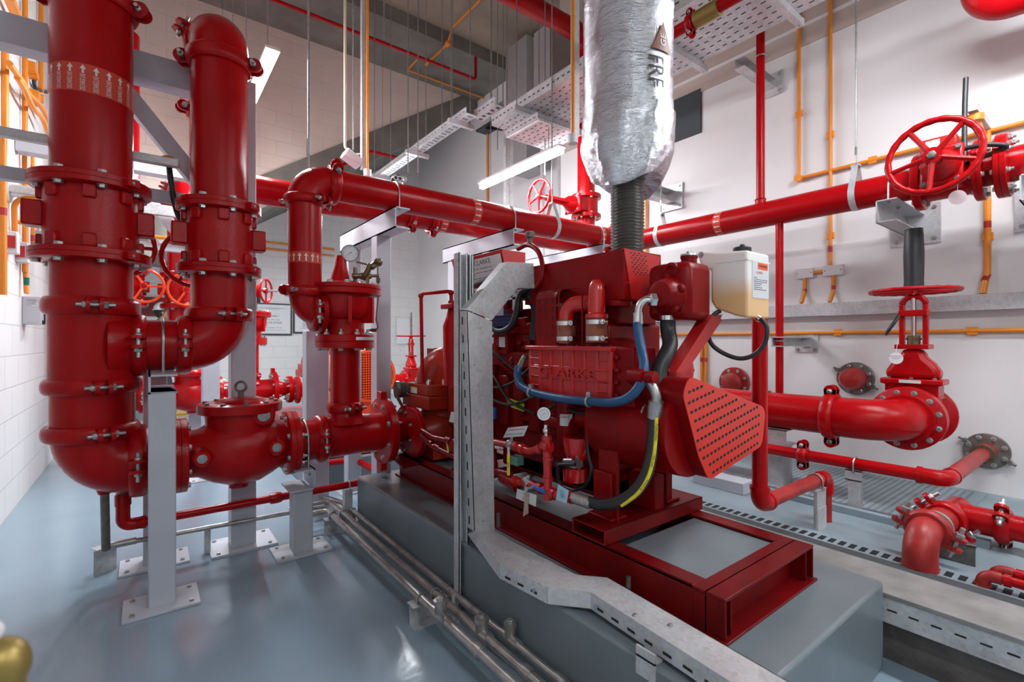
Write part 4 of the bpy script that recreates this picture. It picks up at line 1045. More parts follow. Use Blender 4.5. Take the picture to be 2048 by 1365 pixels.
part('tube', MB().tube([P(268, 845, Y=2.86), P(268, 800, Y=2.86), P(267, 765, Y=2.86), P(257, 756, Y=2.86)], .006, 8), STEEL, t)
part('valve', MB().lathe(P(269, 868, Y=2.86), (0, 0, 1), [(0, .014), (.03, .016), (.035, .01), (.05, .007)], 12), CAST, t)
t = thing('floor_bracket', 'bent galvanised plate on the floor at the foot of the rusty drain pipe', 'bracket', P(210, 1150, Z=0))
b = MB(); q0 = P(187, 1155, Z=0); q1 = P(233, 1138, Z=0)
b.obox(q0+V((0, 0, .062)), q1+V((0, 0, .062)), .004, .125); b.obox(q0+V((.0, .03, .122)), q1+V((.0, .03, .122)), .06, .004)
part('plate', b, GALV, t)
t = thing('floor_conduit', 'thin galvanised pipe low across the floor from the bent plate to the three floor pipes', 'pipe', P(218, 1092, Y=3.05))
a = P(220, 1092, Y=3.0)
part('pipe', MB().cyl(a, (.86, 3.0, a.z-.02), .0125, n=12), GALVP, t)
part('socket', MB().cyl(a+V((.02, 0, 0)), a+V((.1, 0, 0)), .017, n=10), GALVP, t)
st = pipe_stand('tiny grey bracket under the thin galvanised floor pipe', P(415, 1065, Y=3.06).x, 3.07, 0, a.z-.02, w=.03, plate=False)
floorp = ((.895, 'leftmost'), (.957, 'middle'), (1.018, 'rightmost'))
for k, (x, nm) in enumerate(floorp):
    r = (.018, .0175, .015)[k]; z = .10
    t = thing('floor_pipe', 'galvanised pipe along the plinth, %s of the three' % nm, 'pipe', (x, 2.0, z), 'three galvanised pipes along the plinth')
    yend = (3.05, 3.22, 3.5)[k]
    if k < 2: part('pipe', MB().tube(bend([(x, -.6, z), (x, yend, z), (x-.12-.1*k, yend, z)], .03, 6), r, 14), GALVP, t)
    else: part('pipe', MB().tube(smooth_path([(x, -.6, z), (x, 1, z), (x, 2, z), (x, 3.0, z), (x-.02, 3.2, z), (x-.12, 3.5, z)], 5), r, 14), GALVP, t)
    px, py = ((881, 1228), (963, 1262), (1020, 1275))[k]
    q = P(px, py, X=x); yy = q.y
    sw = MB().cyl((x, yy-.05, z), (x, yy+.05, z), r*1.35, n=14).cyl((x, yy, z), (x, yy, z+.045), r*1.25, n=14).lathe((x, yy, z+.045), (0, 0, 1), [(0, r*1.5), (.016, r*1.5), (.018, r)], 14).hexa((x, yy, z+.06), (0, 0, 1), r*.9, .012)
    part('check_fitting', sw, GALVP, t)
    part('socket', MB().cyl((x, yy-.28, z), (x, yy-.24, z), r*1.25, n=14), GALVP, t)
def floor_channel(label, y, zt=.082, x0=.85, x1=1.045):
    t = thing('pipe_cradle', label, 'support', (.95, y, 0), 'channel cradles under the three floor pipes')
    b = MB().bx(x0, x1, y-.04, y+.02, zt-.005, zt).bx(x0, x1, y-.005, y, 0, zt).bx(x0, x1, y-.06, y, 0, .005)
    part('channel', b, GALV, t)
    for k, (x, nm) in enumerate(floorp): ubolt(t, (x, y-.02, .10), (0, 1, 0), (.018, .0175, .015)[k], leg=.01, r=.0032)
    for x in (x0+.03, x1-.03): bolt(t, (x, y-.04, .005), (0, 0, 1), .006)
floor_channel('channel cradle under the three floor pipes midway along the plinth', 1.80)
floor_channel('channel cradle under the three floor pipes at the far plinth corner', 2.97, x1=1.04)
floor_channel('channel cradle under the three floor pipes at the bottom edge', .98)
# ================================================================== SKID
SX0, SX1, SY0, SY1, ST = 1.28, 1.873, .70, 2.93, .43
t = thing('pump_skid', 'dark red steel base frame with a grey grouted bay at its near end', 'base frame', (1.55, 1.8, PZ))
b = MB()
def channel_y(x, y0, y1, z0, z1, face, fl=.07):      # channel running along y, web at x
    s = 1 if face > 0 else -1
    b.bx(x, x+s*.008, y0, y1, z0, z1); b.bx(x, x+s*fl, y0, y1, z1-.01, z1); b.bx(x-s*.03 if z0 < .31 else x, x+s*fl, y0, y1, z0, z0+.01)
channel_y(SX0, SY0+.101, SY1-.08, PZ, ST, 1); channel_y(SX1, SY0+.101, SY1, PZ, ST, -1)
b.bx(SX0, SX0+.008, SY0, SY0+.101, PZ, ST-.0105).bx(SX1-.008, SX1, SY0, SY0+.101, PZ+.01, ST-.0105)
b.prism([(SX0+.0, SY1-.08, PZ), (SX0+.09, SY1, PZ), (SX1, SY1, PZ), (SX1, SY1-.008, PZ), (SX0+.095, SY1-.008, PZ), (SX0+.008, SY1-.085, PZ)], (0, 0, ST-PZ))
part('side_rails', b, SKIDR, t, bevel=.002)
b = MB().bx(SX0, SX1, SY0+.055, SY0+.063, PZ, ST).bx(SX0, SX1, SY0, SY0+.10, ST-.01, ST).bx(SX0-.01, SX1+.01, SY0-.01, SY0+.06, PZ, PZ+.008)
for x in (SX0+.04, SX1-.05): b.bx(x, x+.006, SY0+.005, SY0+.055, PZ, ST-.01)
part('end_member', b, SKIDR, t, bevel=.002)
# far triangular corner lip
b = MB().prism([P(782, 912, Z=ST+.0), P(805, 935, Z=ST), P(850, 925, Z=ST), P(812, 905, Z=ST)], (0, 0, -.01))
part('corner_plate', b, SKIDR, t)
part('grout_bay', MB().bx(SX0+.07, SX1-.07, SY0+.10, 1.12, PZ, ST-.012), PLINM, t)
part('inner_pan', MB().bx(SX0+.05, SX1-.05, 1.3, SY1-.1, PZ, ST-.05), PLINM, t)
# cross box beam carrying the engine feet
xa_ = P(1132, 1060, Z=.44).x
b = MB()
y0, y1 = 1.135, 1.30
x0, x1 = SX0-.005, SX1+.02
zt = ST+.055
b.bx(x0, x1, y0, y1, zt-.008, zt).bx(x0, x1, y0, y1, ST, ST+.008).bx(x0, x1, y0, y0+.008, ST, zt).bx(x0, x1, y1-.008, y1, ST, zt)
part('cross_beam', b, SKIDR, t, bevel=.004)
part('cross_beam', MB().bx(x0, x1, 2.05, 2.2, ST, ST+.05), SKIDR, t, bevel=.004)
part('anchor_stud', MB().cyl((SX0-.02, 1.02, PZ), (SX0-.02, 1.02, PZ+.07), .008), OLDSTEEL, t)
part('anchor_stud', MB().cyl((SX0-.02, 1.75, PZ), (SX0-.02, 1.75, PZ+.07), .008), OLDSTEEL, t)
# ================================================================== ENGINE
E = thing('diesel_engine', 'dark red diesel engine standing on the skid frame', 'engine', (1.6, 1.6, ST))
b = MB().bx(1.46, 1.80, 1.28, 2.08, .62, 1.22); b.bx(1.42, 1.84, 1.25, 2.1, 1.02, 1.10); b.bx(1.50, 1.76, 1.3, 2.05, .50, .64); b.bx(1.44, 1.8, 1.3, 2.05, 1.18, 1.24)
for i in range(6): b.bx(1.435, 1.47, 1.32+.12*i, 1.40+.12*i, .72, .98)
for i in range(9): b.cyl((1.44, 1.32+.09*i, 1.06), (1.41, 1.32+.09*i, 1.06), .014, n=8)
part('engine_block', b, ENG, E, bevel=.012)
b = MB().bx(1.50, 1.74, 1.26, 2.02, 1.22, 1.31); b.lathe((1.56, 1.36, 1.30), (0, 0, 1), [(0, .045), (.03, .045), (.034, .04)], 20)
part('rocker_cover', b, ENG, E, bevel=.02)
q = P(1237, 597, X=1.46); part('filler_cap', MB().lathe((1.46, q.y, 1.285), (0, 0, 1), [(0, .05), (.004, .052), (.018, .052), (.022, .045)], 24), ENG, E)
# heat exchanger casting with raised lettering
XH = 1.33
h00, h01 = P(1056, 697, X=XH), P(1056, 783, X=XH)
y1_, y0_ = P(1056, 740, X=XH).y, P(1222, 740, X=XH).y
zt_h, zb_h = 1.118, .925
hx = MB().bx(XH+.007, XH+.14, y0_, y1_, zb_h, zt_h)
hx.bx(XH-.008, XH+.14, y0_-.004, y1_+.012, zt_h-.006, zt_h+.012).bx(XH-.008, XH+.14, y0_-.004, y1_+.012, zb_h-.012, zb_h+.008)
for k in range(8):
    yy = y1_-.01-(y1_-y0_-.02)*k/7; hx.bx(XH+.002, XH+.02, yy-.009, yy+.009, zb_h, zt_h)
hx.bx(XH+.004, XH+.02, y0_, y1_, (zb_h+zt_h)/2-.028, (zb_h+zt_h)/2+.028)
for k in (0, 6):
    yy = y1_-.01-(y1_-y0_-.02)*(k+.5)/7
    for j in range(1, 5): hx.bx(XH+.001, XH+.02, yy-.03, yy+.03, zb_h+j*.038-.003, zb_h+j*.038+.003)
HX = part('heat_exchanger', hx, mat('bright engine red paint', (.46, .008, .009), .3, bump=.2, bscale=150, bdist=.003, coat=.4), E, bevel=.003)
text(HX, 'CLARKE', .052, (XH+.006, (y0_+y1_)/2, (zb_h+zt_h)/2), (0, -1, 0), (0, 0, 1), MATS['bright engine red paint'], 'raised_letters', depth=.005, sx=1.75)
for k in range(9): bolt(HX, (XH+.01, y0_+.01+(y1_-y0_-.02)*k/8, zt_h+.012), (0, 0, 1), .006, m=ENG)
b = MB().bx(XH+.02, XH+.15, y0_-.085, y0_, zb_h-.01, zt_h+.01)
for j in range(4): b.cyl((XH+.018, y0_-.015, zb_h+.03+j*.045), (XH+.005, y0_-.015, zb_h+.03+j*.045), .010, n=10)
part('end_cover', b, ENG, E, bevel=.02)
q = P(1262, 752, X=XH); part('outlet_boss', MB().cyl(q, q+V((-.0, -.06, 0)), .028, n=20).cyl(q+V((0, -.06, 0)), q+V((0, -.10, 0)), .02, n=16), ENG, E)
# transitions above the exchanger
b = MB().prism([P(1090, 700, X=1.40), P(1150, 690, X=1.40), P(1180, 676, X=1.40), P(1225, 676, X=1.40), P(1262, 692, X=1.40), P(1262, 712, X=1.40), P(1090, 712, X=1.40)], (.1, 0, 0))
part('outlet_housing', b, ENG, E, bevel=.01)
# two elbow stacks with hose clamps
XS = 1.375
def stack(px, name, h, hood):
    c = P(px, 660, X=XS); r = .0355
    if hood:
        part('turbo_outlet', MB().lathe((c.x, c.y, 1.14), (0, 0, 1), [(.097, .045), (.112, .044), (.118, .034), (.20, .032), (.225, .029), (.243, .018), (.248, .001)], 26), mat('glossy red casting', (.5, .008, .008), .22, coat=.6), E)
    else:
        part('intake_elbow', MB().tube(bend([(c.x, c.y, 1.14), (c.x, c.y, 1.30), (c.x+.05, c.y-.13, 1.30)], .05, 10), .033, 24), MATS['glossy red casting'], E)
    cp = part('coupler', MB().cyl((c.x, c.y, 1.145), (c.x, c.y, 1.235), .041, n=28), SILIC, E)
    for zz in (1.160, 1.222):
        part('hose_clamp', MB().lathe((c.x, c.y, zz-.008), (0, 0, 1), [(0, .043), (.016, .043)], 28).cyl((c.x-.012, c.y-.056, zz), (c.x-.035, c.y-.062, zz), .010, n=12).hexa((c.x-.035, c.y-.062, zz), (-1, -.3, 0), .006, .007), CHROME, cp)
stack(1193, 'a', 0, True); stack(1132, 'b', 0, False)
# slotted heat guard
XG = 1.335
gy0, gy1 = P(1112, 640, X=XG).y, P(1072, 640, X=XG).y
b0 = MB()
arc_ = [(1.335, 1.125), (1.335, 1.33), (1.345, 1.352), (1.37, 1.365), (1.44, 1.365)]
for (xa1, za1), (xa2, za2) in zip(arc_[:-1], arc_[1:]):
    b0.add([(xa1, gy0, za1), (xa1, gy1, za1), (xa2, gy1, za2), (xa2, gy0, za2), (xa1+.003, gy0, za1), (xa1+.003, gy1, za1), (xa2+.003, gy1, za2), (xa2+.003, gy0, za2)], [(0, 1, 2, 3), (4, 7, 6, 5), (0, 3, 7, 4), (1, 5, 6, 2)])
b = MB()
for i in range(3):
    yy = gy0+(gy1-gy0)*(i+.5)/3
    for j in range(5): b.bx(XG-.0006, XG-.0002, yy-.005, yy+.003, 1.165+j*.035, 1.185+j*.035)
part('slotted_guard', [(b0, ENG), (b, HOLE)], None, E)
b = MB().tube(bend([(XG+.01, gy0-.005, 1.13), (XG+.01, gy0-.005, 1.362), (XG+.03, gy0-.12, 1.362), (XG+.03, gy0-.12, 1.13)], .03), .004, 6)
part('guard_rim', b, ENG, E)
# exhaust manifold shield with perforated end
sy0, sy1 = 1.171, 1.76
b0 = MB().prism([(1.42, sy0, 1.497), (1.42, sy1, 1.495), (1.42, sy1, 1.32), (1.42, sy0, 1.305)], (.23, 0, 0))
SHD = part('manifold_shield', b0, ENG, E, bevel=.003)
ep = [P(1248, 496, Y=sy0-.004), P(1321, 514, Y=sy0-.004), P(1312, 560, Y=sy0-.004), P(1298, 603, Y=sy0-.004), P(1290, 607, Y=sy0-.004), P(1264, 597, Y=sy0-.004)]
b1 = MB().prism(ep, (0, .004, 0)); b = MB()
for r_ in range(10):
    for c_ in range(4):
        q = P(1262+c_*8+(r_ % 2)*4-abs(r_-4)*.0+r_*.7, 506+r_*4.7+c_*.8, Y=sy0-.0046)
        if r_ == 0 and c_ > 2: continue
        b.bx(q.x-.0045, q.x+.0045, sy0-.0050, sy0-.0044, q.z-.0022, q.z+.0022)
part('perforated_end', [(b1, PANEL), (b, HOLE)], None, E)
for (px, py) in ((1245, 500), (1255, 568), (1208, 573)): bolt(SHD, P(px, py, X=1.42), (-1, 0, 0), .006, m=ENG)
# curved return pipe
part('return_pipe', MB().tube(smooth_path([P(1036, 498, X=1.44), P(1056, 490, X=1.43), P(1076, 503, X=1.42), P(1085, 532, X=1.41), P(1082, 562, X=1.40), P(1070, 582, X=1.42), P(1062, 610, X=1.44)], 6), .0115, 14), ENG, E)
part('breather', MB().cyl(P(1059, 492, X=1.44), P(1060, 476, X=1.44), .012).lathe(P(1060, 476, X=1.44), (0, 0, 1), [(0, .02), (.003, .022), (.025, .022), (.028, .018)], 16), OLDSTEEL, E)
# coolant header casting, thermostat housing, filler neck
b = MB().bx(1.50, 1.66, .955, 1.13, 1.225, 1.435)
part('coolant_casting', b, ENG, E, bevel=.028)
q = P(1342, 541, X=1.50); part('casting_boss', MB().lathe(q, (-1, 0, 0), [(-.01, .03), (.004, .028), (.005, .017), (-.003, .015), (-.003, .001)], 24), ENG, E)
q = P(1335, 590, X=1.49)
TH = part('thermostat_housing', MB().lathe(q, (-1, -.1, 0), [(-.02, .068), (.0, .068), (.008, .06), (.03, .057), (.055, .042), (.06, .028), (.061, .001)], 32), ENG, E)
for a in range(0, 360, 72):
    aa = math.radians(a+20); part('lug', MB().lathe(q+V((.0, .062*math.cos(aa), .062*math.sin(aa))), (-1, 0, 0), [(0, .014), (.018, .013), (.02, .007)], 12), ENG, TH)
part('filler_neck', MB().lathe(P(1378, 524, X=1.60), (0, 0, 1), [(-.01, .028), (.012, .028), (.012, .031), (.018, .031), (.019, .02)], 22), ENG, E)
part('filler_cap', MB().lathe(P(1378, 513, X=1.60), (0, 0, 1), [(0, .031), (.007, .03), (.008, .01), (.018, .009)], 22), STEEL, E)
b = MB().prism([P(1425, 630, Y=.97), P(1445, 640, Y=.97), P(1372, 745, Y=.97), P(1352, 745, Y=.97)], (0, .05, 0)).prism([P(1372, 628, Y=1.0), P(1445, 630, Y=1.0), P(1440, 640, Y=1.0), P(1368, 640, Y=1.0)], (0, .1, 0))
part('tank_strut', b, PANEL, E)
# belt guard drum and perforated cover
gp = [(1382, 757), (1528, 822), (1521, 888), (1420, 957)]
YG = .90
gpts = [P(px, py, Y=YG) for px, py in ((1378, 752), (1532, 816), (1524, 892), (1418, 962), (1398, 915), (1366, 790))]
def round_poly(pts, R, k=5):
    n = len(pts); out = []
    for i in range(n): out += bend([(pts[i-1]+pts[i])/2, pts[i], (pts[i]+pts[(i+1) % n])/2], R, k)[1:-1]
    return out
gr = round_poly(gpts, [.045]*6 and .045)
cen = sum(gr, V((0, 0, 0)))/len(gr)
dr_ = [cen+(p-cen)*1.0+V((-.02, 0, 0)) for p in gr]
# drum is a wider housing behind the cover
dm = MB().lathe((cen.x-.10, YG+.05, .835), (0, 1, 0), [(0, .15), (0, .158), (.30, .17), (.36, .16)], 44)
part('flywheel_housing', dm, ENG, E, ang=30)
bx_ = MB().prism([p+V((0, .006, 0)) for p in gr], (0, .16, 0)); part('guard_box', bx_, ENG, E)
cv = MB().prism(gr, (0, .004, 0)); b = MB()
# rows of slots running parallel to the upper edge
def inside(p, poly):
    c_ = False; n = len(poly)
    for i in range(n):
        a, d = poly[i], poly[i-1]
        if (a.z > p.z) != (d.z > p.z) and p.x < (d.x-a.x)*(p.z-a.z)/(d.z-a.z)+a.x: c_ = not c_
    return c_
inner = [cen+(p-cen)*.91 for p in gr]
ru = (P(1398, 768, Y=YG)-P(1373, 779, Y=YG)); ru.normalize(); rd_ = V((ru.z, 0, -ru.x))
for i in range(-20, 20):
    for j in range(-20, 20):
        p = cen+ru*(i*.0245+(j % 2)*.008)+rd_*(j*.0345)
        if inside(p, inner):
            e1 = ru*.0082; e2 = rd_*.0052
            o = V((0, -.0004, 0))
            b.add([p+o-e1-e2*.5, p+o-e1*.5-e2, p+o+e1*.5-e2, p+o+e1-e2*.5, p+o+e1+e2*.5, p+o+e1*.5+e2, p+o-e1*.5+e2, p+o-e1+e2*.5], [tuple(range(8))])
part('perforated_cover', [(cv, GUARD), (b, HOLE)], None, E, label='bright orange red perforated belt guard cover')
ws = part('warning_sticker', MB().bx(1.452, 1.50, 1.0, 1.06, 1.049, 1.050), YEL, E)
s0 = [P(1347, 757, Y=1.05), P(1376, 757, Y=1.05), P(1372, 764, Y=1.04), P(1343, 763, Y=1.04)]
# feet and mounts
for k in range(2): b = MB().bx(1.36+.34*k, 1.40+.34*k, 1.18, 1.27, zt, .66).bx(1.35+.34*k, 1.44+.34*k, 1.17, 1.29, zt, zt+.012); part('engine_foot', b, ENG, E, bevel=.004)
part('engine_foot', MB().bx(1.58, 1.64, 1.15, 1.28, zt, .62), ENG, E, bevel=.004)
b = MB().bx(1.40, 1.46, 2.06, 2.14, ST, .7)
part('engine_foot', b, ENG, E, bevel=.004)
part('sump', MB().bx(1.50, 1.74, 1.3, 2.0, .485, .60), ENG, E, bevel=.03)
part('support_plate', MB().prism([(1.375, 1.165, zt), (1.375, 1.255, zt), (1.375, 1.255, .78), (1.375, 1.165, .86)], (.012, 0, 0)), ENG, E)
# oil filter, starter, canister
q = P(1131, 812, X=1.40)
OF = part('oil_filter', MB().lathe((1.40, q.y, .73), (0, 0, 1), [(0, .02), (.004, .034), (.02, .038), (.17, .038), (.175, .042), (.195, .042)], 26), ENG, E)
lb = MB().lathe((1.40, q.y, .80), (0, 0, 1), [(0, .0385), (.05, .0385)], 10, a0=math.radians(200)-0, a1=math.radians(280))
la = MB(); c0 = V((1.40, q.y, .80))
pts_ = [c0+V((math.cos(a)*.0388, math.sin(a)*.0388, 0)) for a in [math.radians(190+12*i) for i in range(8)]]
for i in range(7): la.add([pts_[i], pts_[i+1], pts_[i+1]+V((0, 0, .048)), pts_[i]+V((0, 0, .048))], [(0, 1, 2, 3)])
part('sticker', la, PAPER, OF)
text(OF, 'CLARKE', .012, c0+V((-.0385*.82, -.0385*.6, .037)), V((.59, -.81, 0)), (0, 0, 1), REDINK)
q = P(1140, 945, X=1.37)
part('starter_motor', MB().lathe(V((1.40, q.y, .575)), (0, 0, 1), [(0, .03), (.004, .05), (.055, .052), (.06, .048)], 26).lathe(V((1.40, q.y-.01, .67)), (0, 0, 1), [(0, .04), (.03, .055), (.09, .06)], 26), MATS['glossy red casting'], E)
part('solenoid', MB().box((1.385, q.y-.01, .655), (.05, .05, .03)).cyl((1.36, q.y+.02, .66), (1.36, q.y-.03, .67), .012).cyl((1.38, q.y-.04, .64), (1.36, q.y-.05, .69), .008), STEEL, E)
part('battery_cable', MB().tube(smooth_path([P(1150, 930, X=1.34), P(1130, 930, X=1.33), P(1117, 933, X=1.33), P(1116, 955, X=1.34), P(1124, 975, X=1.35), P(1145, 982, X=1.38), P(1172, 970, X=1.38), P(1183, 940, X=1.38), P(1178, 915, X=1.39), P(1174, 870, X=1.40)], 6), .0075, 10), RUBBER, E)
part('cable_boot', MB().lathe(P(1112, 930, X=1.33), RT, [(0, .008), (.004, .016), (.03, .016), (.034, .02), (.05, .02)], 14), RUBBER, E)
# wiring and far-end clutter
b = MB()
for k, (z0, z1) in enumerate(((.82, .98), (.90, .86), (1.05, .92), (.99, 1.1))):
    b.tube(smooth_path([(1.40, 1.66, z0), (1.36+.01*k, 1.80, (z0+z1)/2-.03), (1.37, 1.95, z1), (1.42, 2.12, z1+.03)], 6), .007, 8)
b.tube(smooth_path([(1.40, 1.2, .95), (1.39, 1.35, .86), (1.38, 1.5, .88), (1.40, 1.62, .80)], 6), .006, 8)
part('wiring', b, RUBBER, E)
FLY = MB().lathe((1.63, 2.06, .86), (0, 1, 0), [(0, .29), (.02, .30), (.10, .30), (.13, .27), (.16, .16), (.30, .07), (.44, .06)], 40)
part('bell_housing', FLY, ENG, E, ang=30)
q = P(1005, 700, X=1.42)
CN = part('canister', MB().bx(1.41, 1.46, q.y-.05, q.y+.05, 1.08, 1.19), ENG, E, bevel=.006)
part('sticker', MB().bx(1.4092, 1.41, q.y-.035, q.y+.015, 1.12, 1.17), PAPER, CN)
part('frame_stay', MB().obox(P(975, 676, X=1.38), P(1040, 655, X=1.42), .008, .012).obox(P(975, 700, X=1.38), P(1030, 735, X=1.42), .008, .010).obox(P(975, 712, X=1.38), P(1020, 742, X=1.42), .006, .008), ENG, E)
q = P(1005, 622, X=1.44)
AG = MB().bx(1.44, 1.50, q.y-.09, q.y+.12, 1.21, 1.40); b = MB()
for j in range(9): b.bx(1.4392, 1.44, q.y-.085, q.y+.12, 1.225+j*.019, 1.227+j*.019)
b.bx(1.4392, 1.44, q.y-.015, q.y-.013, 1.215, 1.395)
AGp = part('alternator_grille', [(AG, DARKC), (b, BLUEV)], None, E)
part('sticker', MB().bx(1.4385, 1.4390, q.y-.01, q.y+.05, 1.28, 1.33), PAPER, AGp)
part('black_loop_hose', MB().tube(smooth_path([P(1060, 575, X=1.40), P(1040, 590, X=1.39), P(1032, 630, X=1.38), P(1020, 655, X=1.38), P(997, 663, X=1.38), P(978, 650, X=1.38)], 6), .016, 14), RUBBER, E)
part('air_intake', MB().tube(smooth_path([P(1030, 585, X=1.44), P(1060, 590, X=1.44), P(1075, 620, X=1.46), P(1070, 680, X=1.46)], 6), .03, 18), RUBBER, E)
for (px, py, s_) in ((1030, 615, .06), (1045, 650, .07), (1058, 690, .05), (1020, 700, .06), (1040, 730, .07), (990, 740, .05), (1060, 830, .06), (1150, 830, .05), (1200, 830, .07), (1240, 850, .06)):
    b = MB(); q = P(px, py, X=1.46); b.box(q, (.05, s_*1.2, s_)); b.cyl(q+V((0, .02, .01)), q+V((-.05, .02, .01)), s_*.28, n=12)
    part('accessory_casting', b, ENG, E, bevel=.006)
part('fuel_pump_body', MB().cyl(P(1165, 740+95, X=1.44), P(1225, 835, X=1.44), .045, n=20).cyl((1.42, 1.42, .80), (1.42, 1.58, .80), .038, n=18), ENG, E)
ls = MB().add([P(1009, 793, X=1.385), P(1049, 808, X=1.385), P(1048, 824, X=1.385), P(1022, 815, X=1.385)], [(0, 1, 2, 3)])
part('lime_sticker', ls, LIME, E)
part('blue_cap', MB().cyl(P(989, 815, X=1.385), P(989, 838, X=1.385), .013, n=14), BLUEV, E)
# ---------------- hoses (they hang on the engine)
def hose(name, pts, r, m, k=7, label=None): return part(name, MB().tube(smooth_path(pts, k), r, 18), m, E, label=label)
hs = hose('blue_hose', [P(1276, 640, X=1.37), P(1276, 660, X=1.365), P(1283, 700, X=1.36), P(1288, 735, X=1.34), P(1280, 770, X=1.32), P(1258, 795, X=1.305), P(1225, 805, X=1.295), P(1180, 803, X=1.295), P(1120, 797, X=1.295), P(1070, 786, X=1.295), P(1043, 772, X=1.30), P(1035, 752, X=1.315), P(1037, 733, X=1.33)], .0165, BLUEH)
for (px, py) in ((1062, 785), (1178, 803)):
    c = P(px, py, X=1.295); part('cushion_clamp', MB().torus(c, P(px+20, py+3, X=1.295)-c, .0195, .0045, 24, 8).box(c+V((0, 0, .024)), (.012, .02, .02)), STEEL, hs)
part('taped_section', MB().tube([P(1036, 760, X=1.314), P(1041, 772, X=1.303)], .0175, 16), mat('faded tape', (.36, .20, .22), .5), hs)
part('hose_fitting', MB().tube(smooth_path([P(1303, 600, X=1.40), P(1290, 601, X=1.385), P(1279, 612, X=1.375), P(1276, 630, X=1.37)], 6), .0135, 16).hexa(P(1310, 600, X=1.41), P(1300, 600, X=1.40)-P(1312, 600, X=1.42), .024, .022).cyl(P(1276, 626, X=1.37), P(1276, 648, X=1.37), .018), CHROME, E)
part('hose_fitting', MB().tube([P(1038, 738, X=1.33), P(1044, 724, X=1.34), P(1050, 714, X=1.36)], .013, 14), OLDSTEEL, E)
hose('black_hose', [P(1336, 632, X=1.52), P(1336, 660, X=1.52), P(1340, 690, X=1.50), P(1330, 715, X=1.46), P(1318, 745, X=1.43), P(1320, 785, X=1.42), P(1328, 815, X=1.42), P(1322, 838, X=1.43), P(1312, 850, X=1.46)], .0275, RUBBER)
part('hose_clamp', MB().lathe(P(1336, 634, X=1.52), (0, 0, 1), [(-.012, .031), (.004, .031)], 26), CHROME, E)
q0 = P(1310, 842, X=1.36)
bh = hose('black_hose', [P(1309, 832, X=1.37), P(1307, 870, X=1.36), P(1302, 915, X=1.34), P(1290, 955, X=1.32), P(1268, 985, X=1.30), P(1238, 1004, X=1.285), P(1205, 1010, X=1.275), P(1175, 1004, X=1.27)], .0205, RUBBER, label='black hose with yellow stripe')
st_pts = smooth_path([P(1313, 836, X=1.355), P(1312, 870, X=1.343), P(1307, 915, X=1.323), P(1296, 955, X=1.305), P(1275, 988, X=1.288), P(1243, 1012, X=1.275)], 7)
part('yellow_stripe', MB().tube(st_pts, .0062, 8), YEL, bh)
for k in range(3):
    a, c = st_pts[6+k*9], st_pts[10+k*9]; d = (c-a).normalized(); sd_ = d.cross(V((-1, -.6, 0))).normalized()
    text(bh, ('FLEXOPAK', '1SN SAE', 'R1AT-16')[k], .012, a+V((-.0062, -.0045, 0)), d, -sd_ if sd_.x < 0 else sd_, BLACKINK)
part('ferrule', MB().cyl(P(1312, 803, X=1.365), P(1309, 836, X=1.37), .0245, n=22), STEEL, E)
part('swept_elbow', MB().tube(smooth_path([P(1272, 755, X=1.345), P(1288, 757, X=1.35), P(1304, 772, X=1.36), P(1313, 795, X=1.365), P(1312, 806, X=1.365)], 6), .0165, 16), STEEL, E)
part('ferrule', MB().cyl(P(1150, 996, X=1.262), P(1184, 1008, X=1.272), .0225, n=22).hexa(P(1150, 996, X=1.262), P(1140, 993, X=1.26)-P(1150, 996, X=1.262), .02, .012), STEEL, E)
part('p_clip', MB().torus(P(1292, 822, X=1.39), (0, 1, .2), .022, .004, 20, 6), STEEL, E)
# ---------------- cooling loop
L = thing('cooling_loop', 'thin red cooling water loop with gauge, valves and tags low on the engine side', 'pipework', P(1098, 975, X=1.27))
XL1 = 1.27
def lp(px, py, X=XL1): return P(px, py, X=X)
LR = MATS['bright engine red paint']
b = MB().tube(bend([lp(985, 884), lp(1030, 893), lp(1060, 903), lp(1082, 897), lp(1090, 885)], .02), .0155, 16)
b.cyl(lp(1094, 872), lp(1096, 1000), .0175, n=18)
for (p_, q_) in (((1030, 893), (1036, 894)), ((1042, 897), (1048, 899)), ((1078, 900), (1084, 895)), ((1094, 874), (1094, 880)), ((1096, 915), (1096, 921)), ((1096, 955), (1096, 961))): b.cyl(lp(*p_), lp(*q_), .0215, n=18)
b.tube(bend([lp(1010, 955), lp(1030, 965), lp(1055, 966), lp(1075, 975), lp(1096, 984), lp(1118, 993), lp(1146, 996)], .02), .0165, 16)
for (p_, q_) in (((1028, 962), (1036, 966)), ((1050, 965), (1056, 967)), ((1078, 975), (1084, 978)), ((1105, 987), (1111, 990)), ((1118, 990), (1126, 993)), ((1138, 994), (1146, 997))): b.cyl(lp(*p_), lp(*q_), .0225, n=18)
b.cyl(lp(1092, 895), lp(1100, 895), .0225)
part('pipe', b, LR, L)
b = MB().tube(bend([lp(1020, 950), lp(1000, 945), lp(986, 940), lp(986, 900)], .02), .018, 14).cyl(lp(1005, 955), lp(1035, 972), .026, n=14).cyl(lp(1025, 968), lp(1033, 982), .012).lathe(lp(987, 940), (0, 0, 1), [(0, .022), (.03, .02), (.05, .012), (.06, .006)], 14)
part('strainer', b, ENG, L)
b = MB().tube(bend([P(845, 862, X=1.26), P(868, 876, X=1.26), P(905, 884, X=1.26), P(945, 880, X=1.27), P(990, 884, X=1.27)], .02), .0155, 14)
b.tube(bend([P(842, 872, X=1.24), P(866, 893, X=1.25), P(905, 912, X=1.25), P(945, 930, X=1.26), P(1005, 952, X=1.27)], .02), .0155, 14)
for (p_, q_) in (((858, 885), (866, 890)), ((895, 880), (903, 884)), ((905, 884), (909, 900)), ((872, 894), (880, 899))): b.cyl(P(*p_, X=1.255), P(*q_, X=1.255), .021)
part('pipe', b, ENG, L)
